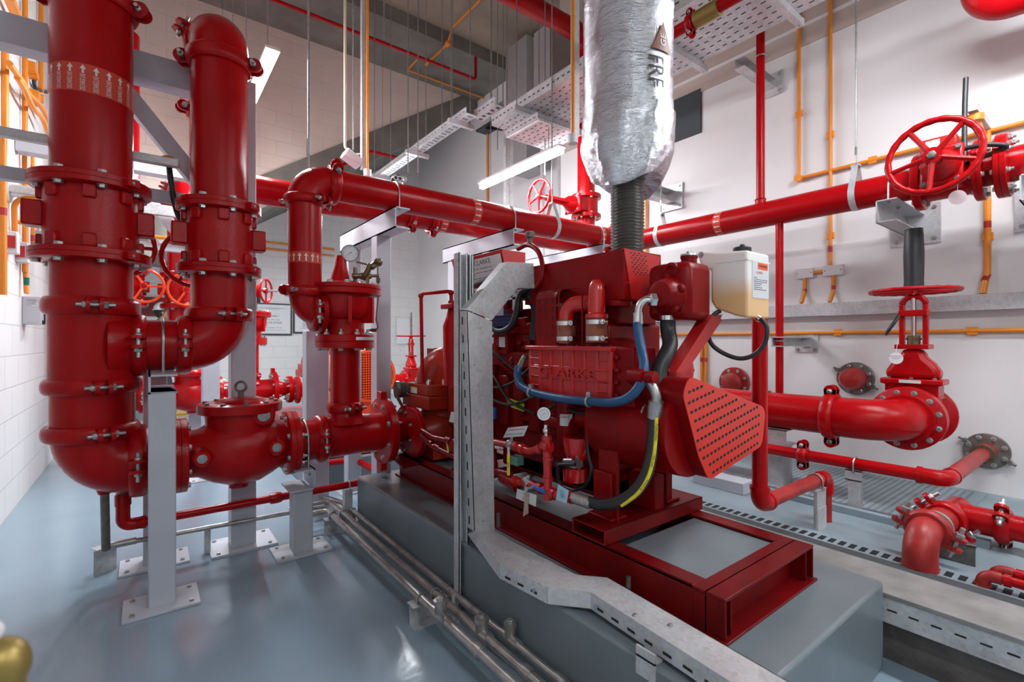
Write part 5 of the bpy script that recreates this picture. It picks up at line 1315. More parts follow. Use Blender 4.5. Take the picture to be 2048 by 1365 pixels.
part('ball_valve', MB().cyl(lp(1018, 888), lp(1028, 892), .021).cyl(lp(1023, 890), lp(1025, 870), .009), STEEL, L)
part('ball_valve', MB().cyl(lp(1052, 958), lp(1060, 970), .021).cyl(lp(1057, 950), lp(1057, 970), .010).cyl(lp(1053, 970), P(1052, 980, X=1.24), .008), STEEL, L)
part('needle_valve', MB().cyl(lp(1092, 850), lp(1093, 873), .009).ball(lp(1092, 862), .014, n=12, m=8), CHROME, L)
part('solenoid_coil', MB().box(P(1034, 921, X=1.30), (.04, .05, .04)), TEAL, L, bevel=.003)
def handle(p0, p1, w_, m, name, txt=None, X=1.25):
    a, c = P(*p0, X=X), P(*p1, X=X); d = (c-a); L_ = d.length; d.normalize(); u_ = V((-.6, -.8, 0)); s_ = d.cross(u_).normalized(); Rm = Matrix((s_, d, u_)).transposed()
    h = part(name, MB().box((a+c)/2, (w_, L_, .007), Rm), m, L, bevel=.003)
    if txt: text(h, txt, w_*.7, (a+c)/2+u_*.005, d, -s_ if s_.x > 0 else s_, BLACKINK)
    return h
hy = handle((1017, 908), (1017, 952), .014, YEL, 'yellow_handle', 'PNW')
handle((1064, 973), (1090, 985), .016, BLUEV, 'blue_handle')
part('handle_stem', MB().obox(P(1017, 895, X=1.25), P(1017, 912, X=1.25), .010, .004, up=(-.6, -.8, 0)).obox(P(1053, 978, X=1.245), P(1068, 975, X=1.25), .01, .004, up=(-.6, -.8, 0)), STEEL, L)
handle((892, 876), (897, 905), .010, YEL, 'yellow_handle', 'PNW', 1.24)
part('wooden_tag', MB().add([P(1050, 985, X=1.24), P(1056, 985, X=1.24), P(1057, 1027, X=1.235), P(1046, 1034, X=1.235)], [(0, 1, 2, 3)]), mat('cardboard tag', (.42, .33, .27), .7), L)
def tagplate(c4, X, m, rows, name='tag', seed=1):
    q = [P(a, b_, X=X) for a, b_ in c4]; nn = (q[1]-q[0]).cross(q[3]-q[0]).normalized()
    if nn.x > 0: nn = -nn
    o = part(name, MB().prism(q, nn*-.0015), m, L)
    cc = sum(q, V((0, 0, 0)))/4; u = (q[1]-q[0]); v = (q[0]-q[3]); un = u.normalized(); vn = v.normalized()
    for (s, dy, sz, mm) in rows: text(o, s, v.length*sz, cc+v*dy+nn*.0012, un, vn, mm, sx=1)
    return o
tagplate(((1016, 856), (1056, 852), (1047, 873), (1006, 876)), 1.25, PAPER, (('EMERGENCY OPEN', .22, .22, REDINK), ('NORMALLY CLOSED', -.22, .22, GREENINK)), 'valve_tag')
tagplate(((902, 824), (936, 829), (932, 851), (898, 844)), 1.24, PAPER, (('EMERGENCY', .25, .2, REDINK), ('NORMALLY OPEN', -.25, .18, GREENINK)), 'valve_tag')
tagplate(((1034, 978), (1073, 991), (1071, 1014), (1032, 997)), 1.245, PAPER, (('NORMALLY', .25, .2, REDINK), ('CLOSED', 0, .2, REDINK), ('EMERGENCY', -.25, .18, BLACKINK)), 'valve_tag')
bt = tagplate(((1116, 969), (1137, 982), (1133, 1008), (1112, 1000)), 1.245, LBLUE, (), 'pale_blue_tag')
qq = P(1125, 989, X=1.2435); lines(bt, qq, P(1130, 989, X=1.2435)-P(1120, 984, X=1.2435), V((0, 0, .03)), .8, .9, 7, BLACKINK)
G2 = thing('pressure_gauge', 'small chrome rimmed dial gauge on the red cooling loop beside the oil filter', 'gauge', P(1090, 850, X=1.27))
g = P(1088, 828, X=1.26); gd = V((-.72, -.69, .05)).normalized(); gu = V((.69, -.72, 0)).normalized(); gv = V((0, 0, 1))
part('case', MB().lathe(g, gd, [(-.02, .024), (.0, .026), (.006, .026), (.006, .022)], 30), CHROME, G2)
part('dial', MB().lathe(g, gd, [(0, .0215), (.0068, .0215)], 30), GLASSD, G2)
dial_marks(G2, g+gd*.0072, gd, gu, gv, .022, math.radians(215))

# ================================================================== CONTROLLER BOX AND RESERVOIR
cx0, cy0, cy1, cz1 = 1.42, 1.946, 2.40, 1.612
T = thing('engine_control_panel', 'red control panel box with a white label behind the diagonal tray', 'control panel', (1.5, 2.1, 1.4))
b = MB().prism([(cx0, cy0, cz1), (cx0+.155, cy0, cz1), (cx0+.155, cy0, 1.36), (cx0+.06, cy0, 1.40), (cx0+.035, cy0, 1.46)], (0, cy1-cy0, 0))
part('case', b, PANEL, T, bevel=.002)
fc = MB().add([(cx0-.001, cy0+.01, cz1-.02), (cx0-.001, cy1-.01, cz1-.02), (cx0+.033, cy1-.01, 1.462), (cx0+.033, cy0+.01, 1.462)], [(0, 1, 2, 3)])
lbp = part('front_label', fc, PAPER, T)
un = V((0, -1, 0)); vn = V((-.034, 0, .13)).normalized(); n0 = V((-1, 0, -.26)).normalized()
o = V((cx0-.004, cy0+.17, cz1-.045))
text(lbp, 'CLARKE', .036, o, un, vn, BLACKINK, sx=1.2)
lines(lbp, o+V((.012, 0.04, -.055)), un, vn, .26, .06, 6, BLACKINK, seed=5)
b = MB()
for k in range(3): b.bx(1.40, 1.42, 1.78+k*.0, 2.30, 1.42-k*.035, 1.43-k*.035)
b.bx(1.40, 1.42, 1.80, 1.83, 1.30, 1.43).bx(1.40, 1.42, 2.2, 2.22, 1.30, 1.43)
part('mounting_frame', b, GALV, T)
part('gauge_cluster', MB().cyl(P(955, 570, X=1.41), P(990, 560, X=1.41), .02).cyl(P(960, 590, X=1.42), P(985, 575, X=1.42), .012), RUBBER, T)
part('leg', MB().bx(1.50, 1.56, 2.30, 2.36, ST+.0, 1.40), ENG, T)
rx0, rx1, ry0, ry1, rz0, rz1 = 1.703, 1.872, .85, .99, 1.232, 1.475
R_ = thing('coolant_reservoir', 'milky plastic reservoir half full of yellow coolant with a black screw cap', 'tank', (1.78, .92, rz0))
prof = [P(1497, 500, X=rx0), P(1433, 505, X=rx0), P(1400, 503, X=rx0), P(1396, 518, X=rx0), P(1403, 537, X=rx0), P(1421, 541, X=rx0), P(1421, 603, X=rx0), P(1430, 618, X=rx0), P(1470, 632, X=rx0), P(1500, 638, X=rx0)]
prof = [V((rx0, max(p.y, ry0), p.z)) for p in prof]; prof[0] = V((rx0, ry0, rz1)); prof[-1] = V((rx0, ry0, rz0))
b = MB().prism(prof, (rx1-rx0, 0, 0))
bdy = part('body', b, TANK, R_, bevel=.010)
md = bdy.modifiers[0]; md.segments = 4
part('band_ridge', MB().bx(rx0-.002, rx1+.002, ry0-.002, ry0+.11, rz1-.035, rz1-.03), TANK, R_)
cpz = P(1500, 497, X=1.77)
part('screw_cap', MB().lathe((1.775, .905, rz1), (0, 0, 1), [(0, .032), (.022, .032), (.026, .028), (.027, .01), (.036, .009), (.037, .001)], 12), RUBBER, R_)
part('mounting_bolt', MB().hexa(P(1402, 510, X=rx0), (-1, 0, 0), .007, .006).lathe(P(1402, 510, X=rx0), (-1, 0, 0), [(0, .012), (.002, .012)], 16), STEEL, R_)
lab = part('label', MB().bx(rx0+.035, rx1-.01, ry0-.0018, ry0, rz0+.075, rz1-.03), PAPER, R_)
ob = part('orange_label', MB().bx(rx0+.075, rx1-.02, ry0-.0026, ry0-.0018, rz1-.062, rz1-.038), ORNG, lab)
text(ob, 'WARNING', .014, ((rx0+.075+rx1-.02)/2, ry0-.0030, rz1-.050), (1, 0, 0), (0, 0, 1), BLACKINK)
text(lab, 'CLARKE', .013, (rx0+.085, ry0-.0024, rz1-.075), (1, 0, 0), (0, 0, 1), REDINK)
lines(lab, (rx0+.095, ry0-.002, rz1-.115), (1, 0, 0), (0, 0, 1), .10, .05, 7, BLACKINK, seed=3)
part('overflow_hose', MB().tube(smooth_path([P(1515, 637, X=1.79), P(1526, 642, X=1.79), P(1534, 660, X=1.79), P(1528, 690, X=1.785), P(1505, 712, X=1.775), P(1475, 717, X=1.76), P(1440, 703, X=1.74), P(1420, 683, X=1.72), P(1417, 655, X=1.70), P(1426, 632, X=1.70), P(1440, 622, X=1.72)], 6), .0085, 12), RUBBER, R_)
part('hose_clip', MB().cyl(P(1512, 634, X=1.79), P(1520, 640, X=1.79), .0115), CHROME, R_)

# ================================================================== EXHAUST
ex, ey = 1.55, 1.26
X_ = thing('exhaust_bellows', 'black ribbed exhaust bellows rising from the engine into the foil lagging', 'exhaust', (ex, ey, 1.50))
prof = [(0, .05)]; z = 0; n = 24; H = .345
for i in range(n):
    for k in range(6):
        a = k/6*2*PI; prof.append((.012+(i+k/6)*(H-.03)/n, .0605+.0065*math.cos(a)))
prof.append((H, .055))
part('corrugated_tube', MB().lathe((ex, ey, 1.495), (0, 0, 1), prof, 40), BELLO, X_, ang=80)
part('end_collar', MB().lathe((ex, ey, 1.485), (0, 0, 1), [(0, .072), (.012, .07), (.018, .064)], 36), BELLO, X_)
part('top_collar', MB().lathe((ex, ey, 1.82), (0, 0, 1), [(0, .05), (.04, .075), (.06, .078)], 36), OLDSTEEL, X_)
F_ = thing('foil_lagging', 'large exhaust pipe wrapped in shiny aluminium foil with a brown triangle logo', 'exhaust lagging', (ex, ey, 1.78))
rl_ = .176; nA, nZ = 96, 150; z0, z1 = 1.775, 5.76
rnd = random.Random(4)
from mathutils import noise
vs_ = []; fs_ = []
b = MB()
zs_ = [z0+(z1-z0)*(i/nZ)**1.9 for i in range(nZ+1)]
for z in zs_:
    tt = (z-z0)
    if tt < .16: base = .128+(rl_-.128)*math.sin(min(1, tt/.16)*PI/2)**.8
    else: base = rl_
    for k in range(nA):
        a = 2*PI*k/nA; p = V((math.cos(a)*1.6, math.sin(a)*1.6, z*3.0))
        amp = .018 if tt < .27 else .0042
        dn_ = noise.noise(p*1.3+V((0, 0, 5)))*amp*.9+abs(noise.noise(V((math.cos(a)*4, math.sin(a)*4, z*12))))*amp*.55
        r = base+dn_
        dz = -.03*math.sin(a*2+1)*max(0, 1-tt/.12) if tt < .12 else 0
        vs_.append((ex+r*math.cos(a), ey+r*math.sin(a), z+dz))
for j in range(nZ):
    for k in range(nA):
        k2 = (k+1) % nA; fs_.append((j*nA+k, j*nA+k2, (j+1)*nA+k2, (j+1)*nA+k))
b.add(vs_, fs_)
k_ = len(b.v); b.v += [V((ex+.07*math.cos(2*PI*k/nA), ey+.07*math.sin(2*PI*k/nA), z0+.03+.012*math.sin(k*.9))) for k in range(nA)]
b.f += [[k, (k+1) % nA, k_+(k+1) % nA, k_+k] for k in range(nA)]
part('foil_wrap', b, FOIL, F_, ang=180)
def wrapP(px, py, r=rl_+.005):
    # point of the upright cylinder surface seen at a pixel
    d = FW+RT*((px-1024)/FPX)+V((0, 0, (682.5-py)/FPX)); ox, oy = -ex, -ey
    A = d.x*d.x+d.y*d.y; B = 2*(ox*d.x+oy*d.y); Cc = ox*ox+oy*oy-r*r; D_ = max(B*B-4*A*Cc, 0)
    return EYE+d*((-B-math.sqrt(D_))/(2*A))
rr = rl_+.0068
ta, tb_, tc_ = wrapP(1325, 42, rr), wrapP(1304, 88, rr), wrapP(1334, 104, rr)
ang_ = lambda p: math.atan2(p.y-ey, p.x-ex)
az0, az1 = ang_(tb_), ang_(tb_)+.105/rr
zb0, zt0 = tb_.z-.012, ta.z-.0
b = MB(); N = 12; top_a = (az0+az1)/2
grid = []
for j in range(N+1):
    f = j/N; za_ = zb0+(zt0-zb0)*f; w0 = az0+(top_a-az0)*f; w1 = az1+(top_a-az1)*f
    grid.append([(ex+rr*math.cos(w0+(w1-w0)*i/6), ey+rr*math.sin(w0+(w1-w0)*i/6), za_) for i in range(7)])
for j in range(N):
    for i in range(6): b.add([grid[j][i], grid[j][i+1], grid[j+1][i+1], grid[j+1][i]], [(0, 1, 2, 3)])
tri = part('triangle_logo', b, BROWNINK, F_)
r3 = rr+.0015
c = V((ex+r3*math.cos(top_a), ey+r3*math.sin(top_a), zb0+(zt0-zb0)*.36))
text(tri, 'GE', .038, c, (0, 0, 1), (-1, 0, 0), WHITEINK, cyl=((ex, ey), r3))
af = ang_(wrapP(1311, 140, rr))
zf0, zf1 = wrapP(1311, 100, rr).z, wrapP(1311, 182, rr).z
c = V((ex+r3*math.cos(af), ey+r3*math.sin(af), (zf0+zf1)/2))
text(F_, 'FRF', .098, c, (0, 0, -1), (1, 0, 0), BLACKINK, cyl=((ex, ey), r3+.001), sx=.80)

# ================================================================== PUMP
def pump(cx, cy, far):
    lab = 'red split case pump with chrome dome nuts, left of the diagonal tray' if not far else 'orange lit split case pump with dome nuts beyond the wide post'
    m = PUMPR
    U = thing('fire_pump', lab, 'pump', (cx, cy, ST if not far else .35))
    x0 = cx; yc = cy
    b = MB().bx(x0, x0+.5, yc-.13, yc+.24, .725, .805)
    b.prism([(x0+.02, yc-.09, .805), (x0+.12, yc-.13, .805), (x0+.5, yc-.13, .805), (x0+.5, yc+.22, .805), (x0+.02, yc+.22, .805)], (0, 0, .07))
    part('split_flange', b, m, U, bevel=.006)
    for (dx, dy) in ((.05, -.04), (.06, .03), (.05, .12), (.13, -.09), (.22, -.10), (.30, -.10), (.09, .18), (.2, .19), (.38, -.1), (.32, .19)):
        bolt(U, (x0+dx, yc+dy, .875), (0, 0, 1), .0165, 'dome', CHROME)
    b = MB()
    b.tube([V((x0+.25+.14*math.cos(a), yc+.06, .87+.14*math.sin(a))) for a in [PI*i/16 for i in range(17)]], [.085+.02*math.sin(PI*i/16) for i in range(17)], 24)
    b.ball((x0+.27, yc+.06, .87), .15, (1, .9, 1), 28, 14)
    part('upper_volute', b, m, U)
    b = MB().ball((x0+.24, yc+.04, .62), .2, (1.05, .8, .9), 28, 14).lathe((x0-.04, yc+.005, .577), (1, 0, 0), [(0, .08), (.06, .085), (.12, .12), (.2, .14)], 30)
    b.cyl((x0+.2, yc-.35, .66), (x0+.2, yc-.12, .66), .045)
    b.box((x0+.2, yc+.02, .46), (.3, .24, .1))
    part('lower_casing', b, m, U, ang=60)
    f = flange(U, (x0-.035, yc+.005, .577), (1, 0, 0), .157, .035, 8, .125, .012, None)
    b = MB().cyl((x0+.2, yc-.35, .83), (x0+.2, yc-.2, .83), .06)
    b.bx(x0+.13, x0+.27, yc-.33, yc-.13, .62, .88)
    part('bearing_bracket', b, m, U, bevel=.02)
    return U
U = pump(1.368, 2.76, False)
q = P(875, 782, X=1.39)
part('name_label', MB().add([P(821, 773, X=1.385), P(834, 775, X=1.385), P(834, 788, X=1.385), P(821, 786, X=1.385)], [(0, 1, 2, 3)]), PAPER, U)
part('name_label', MB().add([P(821, 773, X=1.3845), P(834, 775, X=1.3845), P(834, 777.5, X=1.3845), P(821, 775.5, X=1.3845)], [(0, 1, 2, 3)]), YEL, U)
G3 = thing('pressure_gauge', 'silver edged gauge seen side on at the left of the pump', 'gauge', P(812, 790, X=1.34))
g = P(797, 780, X=1.36)+V((0, .0, 0)); g = P(795, 780, Y=2.95)
part('case', MB().lathe(g, V((-1, .15, 0)), [(-.05, .05), (-.015, .053), (.0, .056), (.012, .056), (.014, .05)], 30), DARKG, G3)
part('rim', MB().lathe(g, V((-1, .15, 0)), [(-.006, .0575), (.012, .0575), (.012, .05), (-.006, .05)], 30), CHROME, G3)
part('connector', MB().cyl(g+V((0, 0, -.05)), g+V((.05, 0, -.14)), .01), BRASS, G3)
pump(1.45, 6.0, True)
# shaft guard, tall and narrow, with vent pipe
SG = thing('shaft_guard', 'tall narrow red guard with rounded front between the pump and the tray', 'guard', (1.52, 2.45, .9))
xg0, xg1 = P(891, 700, Y=2.5).x, P(925, 700, Y=2.5).x
zg1, zg0 = P(905, 618, Y=2.5).z, P(905, 762, Y=2.5).z
cxg = (xg0+xg1)/2
b = MB().lathe((cxg+.02, 2.52, zg0-.03), (0, 0, 1), [(0, .07), (.36, .075), (zg1-zg0-.02, .055), (zg1-zg0+.03, .045)], 36)
part('cover', b, RED, SG)
part('lid_flange', MB().bx(cxg-.05, cxg+.08, 2.44, 2.58, zg1, zg1+.03), CAST, SG, bevel=.006)
VP = thing('vent_pipe', 'thin red vent pipe arching from the guard top down to the pump', 'pipe', P(845, 760, Y=2.75))
part('pipe', MB().tube(bend([(P(903, 610, Y=2.52)), P(902, 583, Y=2.52), P(842, 588, Y=2.75), P(845, 765, Y=2.75)], .025, 6), .0115, 14), CAST, VP)
b = MB()
for (px, py, Yy) in ((902, 586, 2.52), (842, 592, 2.75)):
    b.ball(P(px, py, Y=Yy), .018, n=14, m=8)
b.cyl(P(903, 612, Y=2.52), P(903, 602, Y=2.52), .02)
part('elbow_fitting', b, CAST, VP)
single('red_cabinet', MB().bx(1.60, 1.78, 2.98, 3.10, .62, 1.1), SKIDR, 'dull red square box behind the pump volute', 'box', bevel=.004)
# flared guard sheet at the panel side
sf = MB().prism([P(902, 520, X=1.50), P(917, 515, X=1.50), P(917, 610, X=1.50), P(911, 610, X=1.50), P(911, 548, X=1.50)], (.003, 0, 0))
fs2 = part('side_sheet', sf, PANEL, T)
part('yellow_sticker', MB().add([P(915, 578, X=1.495), P(918, 578, X=1.495), P(918, 612, X=1.495), P(915, 612, X=1.495)], [(0, 1, 2, 3)]), YEL, T)

# ================================================================== GALVANISED CABLE TRAY WITH LID
K = thing('cable_tray', 'galvanised covered cable tray climbing diagonally in front of the engine, then running down along the plinth', 'cable tray', (1.05, 1.65, .3))
K['label'] = 'galvanised lidded cable tray rising in front of the engine and running down along the plinth'
YT = 1.65; dp = .055
def ty(px, py): return P(px, py, Y=YT)
vert = [ty(934, 622), ty(983, 643), ty(988, 1062), ty(949, 1062)]
diag = [ty(934, 620), ty(1014, 525), ty(1034, 578), ty(983, 640)]
topx = [ty(1014, 525), ty(1067, 528), ty(1069, 577), ty(1034, 577)]
b = MB()
for pl4 in (vert, diag, topx): b.prism(pl4, (0, .003, 0))
lid = part('lid', b, GALV, K)
b = MB()
def rail(p, q, d=dp): b.prism([p, q, q+V((0, d, 0)), p+V((0, d, 0))], ((q-p).cross(V((0, 1, 0))).normalized()*.0025))
for a, c in ((ty(934, 622), ty(949, 1062)), (ty(934, 620), ty(1014, 525)), (ty(983, 643), ty(988, 1062)), (ty(1034, 577), ty(983, 640)), (ty(1014, 525), ty(1067, 528)), (ty(1034, 577), ty(1069, 577))): rail(a, c)
rails = part('side_rail', b, GALV, K)
# visible left rail, wider with slots
b = MB(); b2 = MB()
p0, p1 = ty(934, 622), ty(949, 1062)
b.prism([p0+V((-.003, 0, 0)), p1+V((-.003, 0, 0)), p1+V((-.003, .075, 0)), p0+V((-.003, .075, 0))], (-.002, 0, 0))
for k in range(12):
    f = (k+.5)/12; q = p0.lerp(p1, f); b2.bx(q.x-.0056, q.x-.0052, q.y+.025, q.y+.034, q.z-.018, q.z+.018)
part('slotted_rail', [(b, GALV), (b2, HOLE)], None, K)
for (px, py) in ((948, 730), (966, 1042)): bolt(lid, ty(px, py), (0, -1, 0), .004)
# horizontal run down along the plinth edge
zt_ = .372
L_ = [P(950, 1062, Y=YT), P(1000, 1127, Z=zt_), P(1096, 1175, Z=zt_), P(1182, 1184, Z=zt_), P(1470, 1368, Z=zt_)]
R2 = [P(988, 1062, Y=YT), P(1020, 1080, Z=zt_), P(1155, 1150, Z=zt_), P(1215, 1155, Z=zt_), P(1500, 1320, Z=zt_)]
dn_dir = (L_[-1]-L_[-2]).normalized(); L_[-1] = L_[-2]+dn_dir*1.0; R2[-1] = R2[-2]+dn_dir*1.0
b = MB()
for i in range(4): b.prism([L_[i], R2[i], R2[i+1], L_[i+1]], (0, 0, -.003) if i else (0, .003, 0))
part('lid', b, GALV, K)
b = MB(); b2 = MB(); hh = .052
for i in range(1, 4):
    for (A_, B_, s_) in ((L_[i], L_[i+1], -1), (R2[i], R2[i+1], 1)):
        n_ = (B_-A_).cross(V((0, 0, 1))).normalized()*.003
        b.prism([A_, B_, B_-V((0, 0, hh)), A_-V((0, 0, hh))], n_)
    d = (L_[i+1]-L_[i]); Ls = d.length; d.normalize(); s = .03; off = V((-1, 0, 0))*.0036
    n_ = d.cross(V((0, 0, 1))).normalized(); n_ = n_ if n_.x < 0 else -n_
    while s < Ls-.05 and i != 2:
        a = L_[i]+d*s-V((0, 0, .032))+n_*.0040
        b2.add([a, a+d*.028, a+d*.028-V((0, 0, .008)), a-V((0, 0, .008))], [(0, 1, 2, 3)]); s += .062
A_ = L_[0]; b.prism([L_[0], L_[1], L_[1]-V((0, 0, hh)), L_[0]+V((0, .055, -.03))], (-.003, 0, 0))
part('side_rail', [(b, GALV), (b2, HOLE)], None, K)
for (px, py) in ((1068, 1182), (1168, 1202), (1192, 1215), (1270, 1232), (1340, 1252)): bolt(K, P(px, py, Z=.34 if py < 1225 else zt_) if px < 1200 else P(px, py, Z=zt_), (-1, 0, 0) if px < 1200 else (0, 0, 1), .006)
q = P(1295, 1300, X=1.055)
part('clip', MB().bx(1.045, 1.052, q.y-.03, q.y+.03, PZ-.045, PZ+.03).bx(1.045, 1.08, q.y-.03, q.y+.03, PZ+.002, PZ+.008), GALV, K)
part('tray_leg', MB().bx(1.08, 1.12, 1.30, 1.34, PZ, .33).bx(1.08, 1.12, .78, .82, PZ, .33), GALV, K)
# unistrut uprights
S_ = thing('strut_upright', 'pair of galvanised strut uprights behind the tray, standing by the plinth', 'support', (1.02, 1.70, 0))
for (pa, pb, z0_, z1_) in (((918, 505), (936, 505), 0, None), ((938, 510), (948, 510), .3, None)):
    xa1, xb1 = P(pa[0], pa[1], Y=1.70).x, P(pb[0], pb[1], Y=1.70).x; zt2 = P(pa[0], pa[1], Y=1.7).z
    b = MB().bx(xa1, xb1, 1.738, 1.741, z0_, zt2).bx(xa1, xa1+.003, 1.70, 1.741, z0_, zt2).bx(xb1-.003, xb1, 1.70, 1.741, z0_, zt2).bx(xa1, xa1+.009, 1.70, 1.703, z0_, zt2).bx(xb1-.009, xb1, 1.70, 1.703, z0_, zt2)
    part('strut_channel', b, GALV, S_)
part('foot', MB().bx(.985, 1.045, 1.69, 1.76, 0, .006).bx(.985, 1.0, 1.69, 1.695, 0, .12), GALV, S_)
for k in range(4): bolt(S_, (P(926, 500, Y=1.7).x, 1.737, 1.48-k*.1), (0, -1, 0), .007)
# ================================================================== CONDUITS AND WALL FITTINGS
def conduit(label, pts, r=.0125, R=.05, saddles=(), wall='x', tapes=(), group=None, m=None):
    t = thing('conduit', label, 'conduit', pts[0], group)
    part('tube', MB().tube(bend(pts, R, 6), r, 14), m or COND, t)
    for c in saddles:
        c = V(c); part('saddle', MB().box(c, (.05, .05, .016) if wall == 'v' else (.016, .05, .05)), COND, t, bevel=.004)
    for (a, b_, mm) in tapes: part('tape', MB().cyl(a, b_, r*1.05, n=14), mm, t)
    return t
wr = XR_-.03
def W(px, py, X=wr): return P(px, py, X=X)
def vert(px, y0, y1, X=wr):
    a = W(px, y0, X); b_ = P(px, y1, X=X); b_.y = a.y; return a, b_
# right wall
a = W(1598, 357); vtop = V((wr, a.y, 5.7)); hr = V((wr, -1.2, a.z))
hz = W(1750, 322).z
c = conduit('orange conduit coming down the right wall and turning along it above the header', [V((wr, a.y, 5.7)), V((wr, a.y, a.z)), V((wr, -1.2, a.z))], .0125, .03,
            saddles=[(wr, a.y, W(1599, 228).z), (wr, W(1745, 322).y, a.z)])
part('junction_cap', MB().lathe((wr+.01, a.y, a.z), (-1, 0, 0), [(0, .028), (.035, .028)], 18), COND, c)
a = W(1661, 300)
conduit('orange conduit down the right wall into the upper white junction box', [V((wr, a.y, 5.7)), V((wr, a.y, W(1661, 535).z))], .0125, saddles=[(wr, a.y, W(1661, 270).z), (wr, a.y, W(1661, 472).z)],
        tapes=[(V((wr, a.y, W(1661, 493).z)), V((wr, a.y, W(1661, 505).z)), REDTAPE)])
q1, q2 = W(1667, 541), W(1610, 547)
def jbox(label, c, w_=.13, h_=.075, X=XR_, sgn=-1):
    t = thing('junction_box', label, 'junction box', (X, c.y, c.z-h_/2), None)
    part('box', MB().box((X+sgn*.022, c.y, c.z), (.044, w_, h_)), PLASTIC, t, bevel=.003)
    b = MB()
    for i in (1, -1): b.lathe((X+sgn*.044, c.y+i*w_*.4, c.z), (sgn, 0, 0), [(0, .004), (.001, .004)], 8)
    part('screws', b, DARKG, t)
    return t
jbox('white junction box on the right wall, the right one of two', q1)
jbox('white junction box on the right wall, the left one of two', q2, .12)
conduit('short orange conduit linking the two white junction boxes', [V((wr, q1.y, q1.z)), V((wr, q2.y, q2.z+.0))], .0125)
conduit('orange conduit from the right junction box to the trunking', [V((wr, q1.y, q1.z-.03)), V((wr, q1.y, W(1660, 585).z)), V((wr-.04, q1.y+.01, W(1655, 606).z))], .0125, .1, tapes=[(V((wr, q1.y, W(1660, 572).z)), V((wr, q1.y, W(1660, 580).z)), REDTAPE)])
conduit('orange conduit from the left junction box to the trunking', [V((wr, q2.y, q2.z-.03)), V((wr, q2.y, W(1613, 585).z)), V((wr-.04, q2.y+.01, W(1611, 607).z))], .0125, .1, tapes=[(V((wr, q2.y, W(1613, 578).z)), V((wr, q2.y, W(1613, 586).z)), REDTAPE)])
a = W(1975, 480)
conduit('orange conduit dropping behind the wall header to the trunking at the right', [V((wr, a.y, W(1975, 250).z)), V((wr, a.y, W(1975, 540).z)), V((wr-.03, a.y+.015, W(1972, 588).z))], .0165, .1,
        saddles=[(wr, a.y, W(1975, 474).z)], tapes=[(V((wr, a.y, W(1975, 443).z)), V((wr, a.y, W(1975, 456).z)), REDTAPE), (V((wr, a.y, W(1975, 549).z)), V((wr-.02, a.y+.01, W(1974, 562).z)), REDTAPE)])
hz = W(1800, 664).z
conduit('long horizontal orange conduit on the right wall below the trunking', [V((wr, 3.9, hz)), V((wr, -1.2, hz))], .0125, saddles=[(wr, W(1675, 665).y, hz), (wr, W(1945, 664).y, hz)])
a = W(1292, 420)
conduit('orange conduit seen just right of the black bellows', [V((wr, a.y, 4.9)), V((wr, a.y, hz))], .012)
for k, (px, lab) in enumerate(((1403, 'left of the pair of orange conduits behind the tank strut'), (1412, 'right of the pair of orange conduits behind the tank strut'))):
    a = W(px, 700); conduit(lab, [V((wr, a.y, hz)), V((wr, a.y, ZP+.02))], .0125, tapes=[(V((wr, a.y, W(px, 716).z)), V((wr, a.y, W(px, 724).z)), REDTAPE)])
# strut with orange elbow above the big wheel
t = thing('cable_strut', 'galvanised strut with an orange conduit bend above the large hand wheel', 'support', W(1960, 240, XR_-.02))
a = W(1975, 232, XR_)
e = P(1950, 215, X=3.62)
part('strut', MB().obox(V((XR_-.01, a.y, e.z)), V((3.60, a.y, e.z)), .041, .041), GALV, t)
part('wall_plate', MB().bx(XR_-.01, XR_, a.y-.09, a.y+.04, e.z-.09, e.z+.03), GALV, t)
part('bend', MB().tube(bend([V((3.66, a.y, e.z-.05)), V((3.80, a.y, e.z-.07)), V((3.95, a.y, e.z-.16)), V((wr, a.y, e.z-.38))], .08), .018, 14).lathe(V((3.66, a.y, e.z-.065)), (0, 0, 1), [(0, .04), (.035, .04)], 20), COND, t)
# left wall
wl = XL_+.025
def WL(px, py): return P(px, py, X=wl)
def vl(label, px, y0, y1, r=.0135, **k):
    a = WL(px, (max(y0, 0)+y1)/2); z0 = WL(px, y0).z if y0 is not None and y0 > -900 else 5.6
    z0 = P(px, y0, X=wl).z; z1 = P(px, y1, X=wl).z
    return conduit(label, [V((wl, a.y, z0)), V((wl, a.y, z1))], r, **k)
def zt3(px, y0, y1): a = WL(px, y0); b_ = WL(px, y1); return (a, V((wl, a.y, b_.z)), REDTAPE)
vl('leftmost orange conduit on the left wall, ending in a round bend', 6, 260, 590, .018, tapes=[zt3(6, 416, 431)])
vl('orange conduit on the left wall above the grey isolator box', 50, -300, 545, .016)
vl('third orange conduit of the left wall, beside the isolator conduit', 66, 300, 505, .014, tapes=[zt3(66, 471, 484)])
vl('orange conduit high on the left wall next to the thick riser', 82, -300, 205, .017)
vl('orange conduit hidden partly by the grey beam, left wall', 10, 100, 260, .018)
a = WL(52, 505); bz = WL(57, 590)
conduit('orange conduit tail with green tape entering the grey isolator box', [V((wl, a.y, a.z)), V((wl, a.y-.02, WL(50, 545).z)), V((wl+.01, a.y-.05, bz.z))], .0145, .1, tapes=[(V((wl+.008, a.y-.04, WL(53, 572).z)), V((wl+.01, a.y-.043, WL(53, 557).z)), GREENTAPE)])
a = WL(28, 480); e = P(96, 398, Y=a.y)
conduit('orange conduit loop bending from the wall towards the thick riser', [WL(30, 480), V((wl, a.y, WL(30, 394).z)), V((wl+.35, a.y, WL(30, 394).z))], .0155, .08, tapes=[(WL(30, 487), WL(30, 500), REDTAPE)])
a = WL(86, 500)
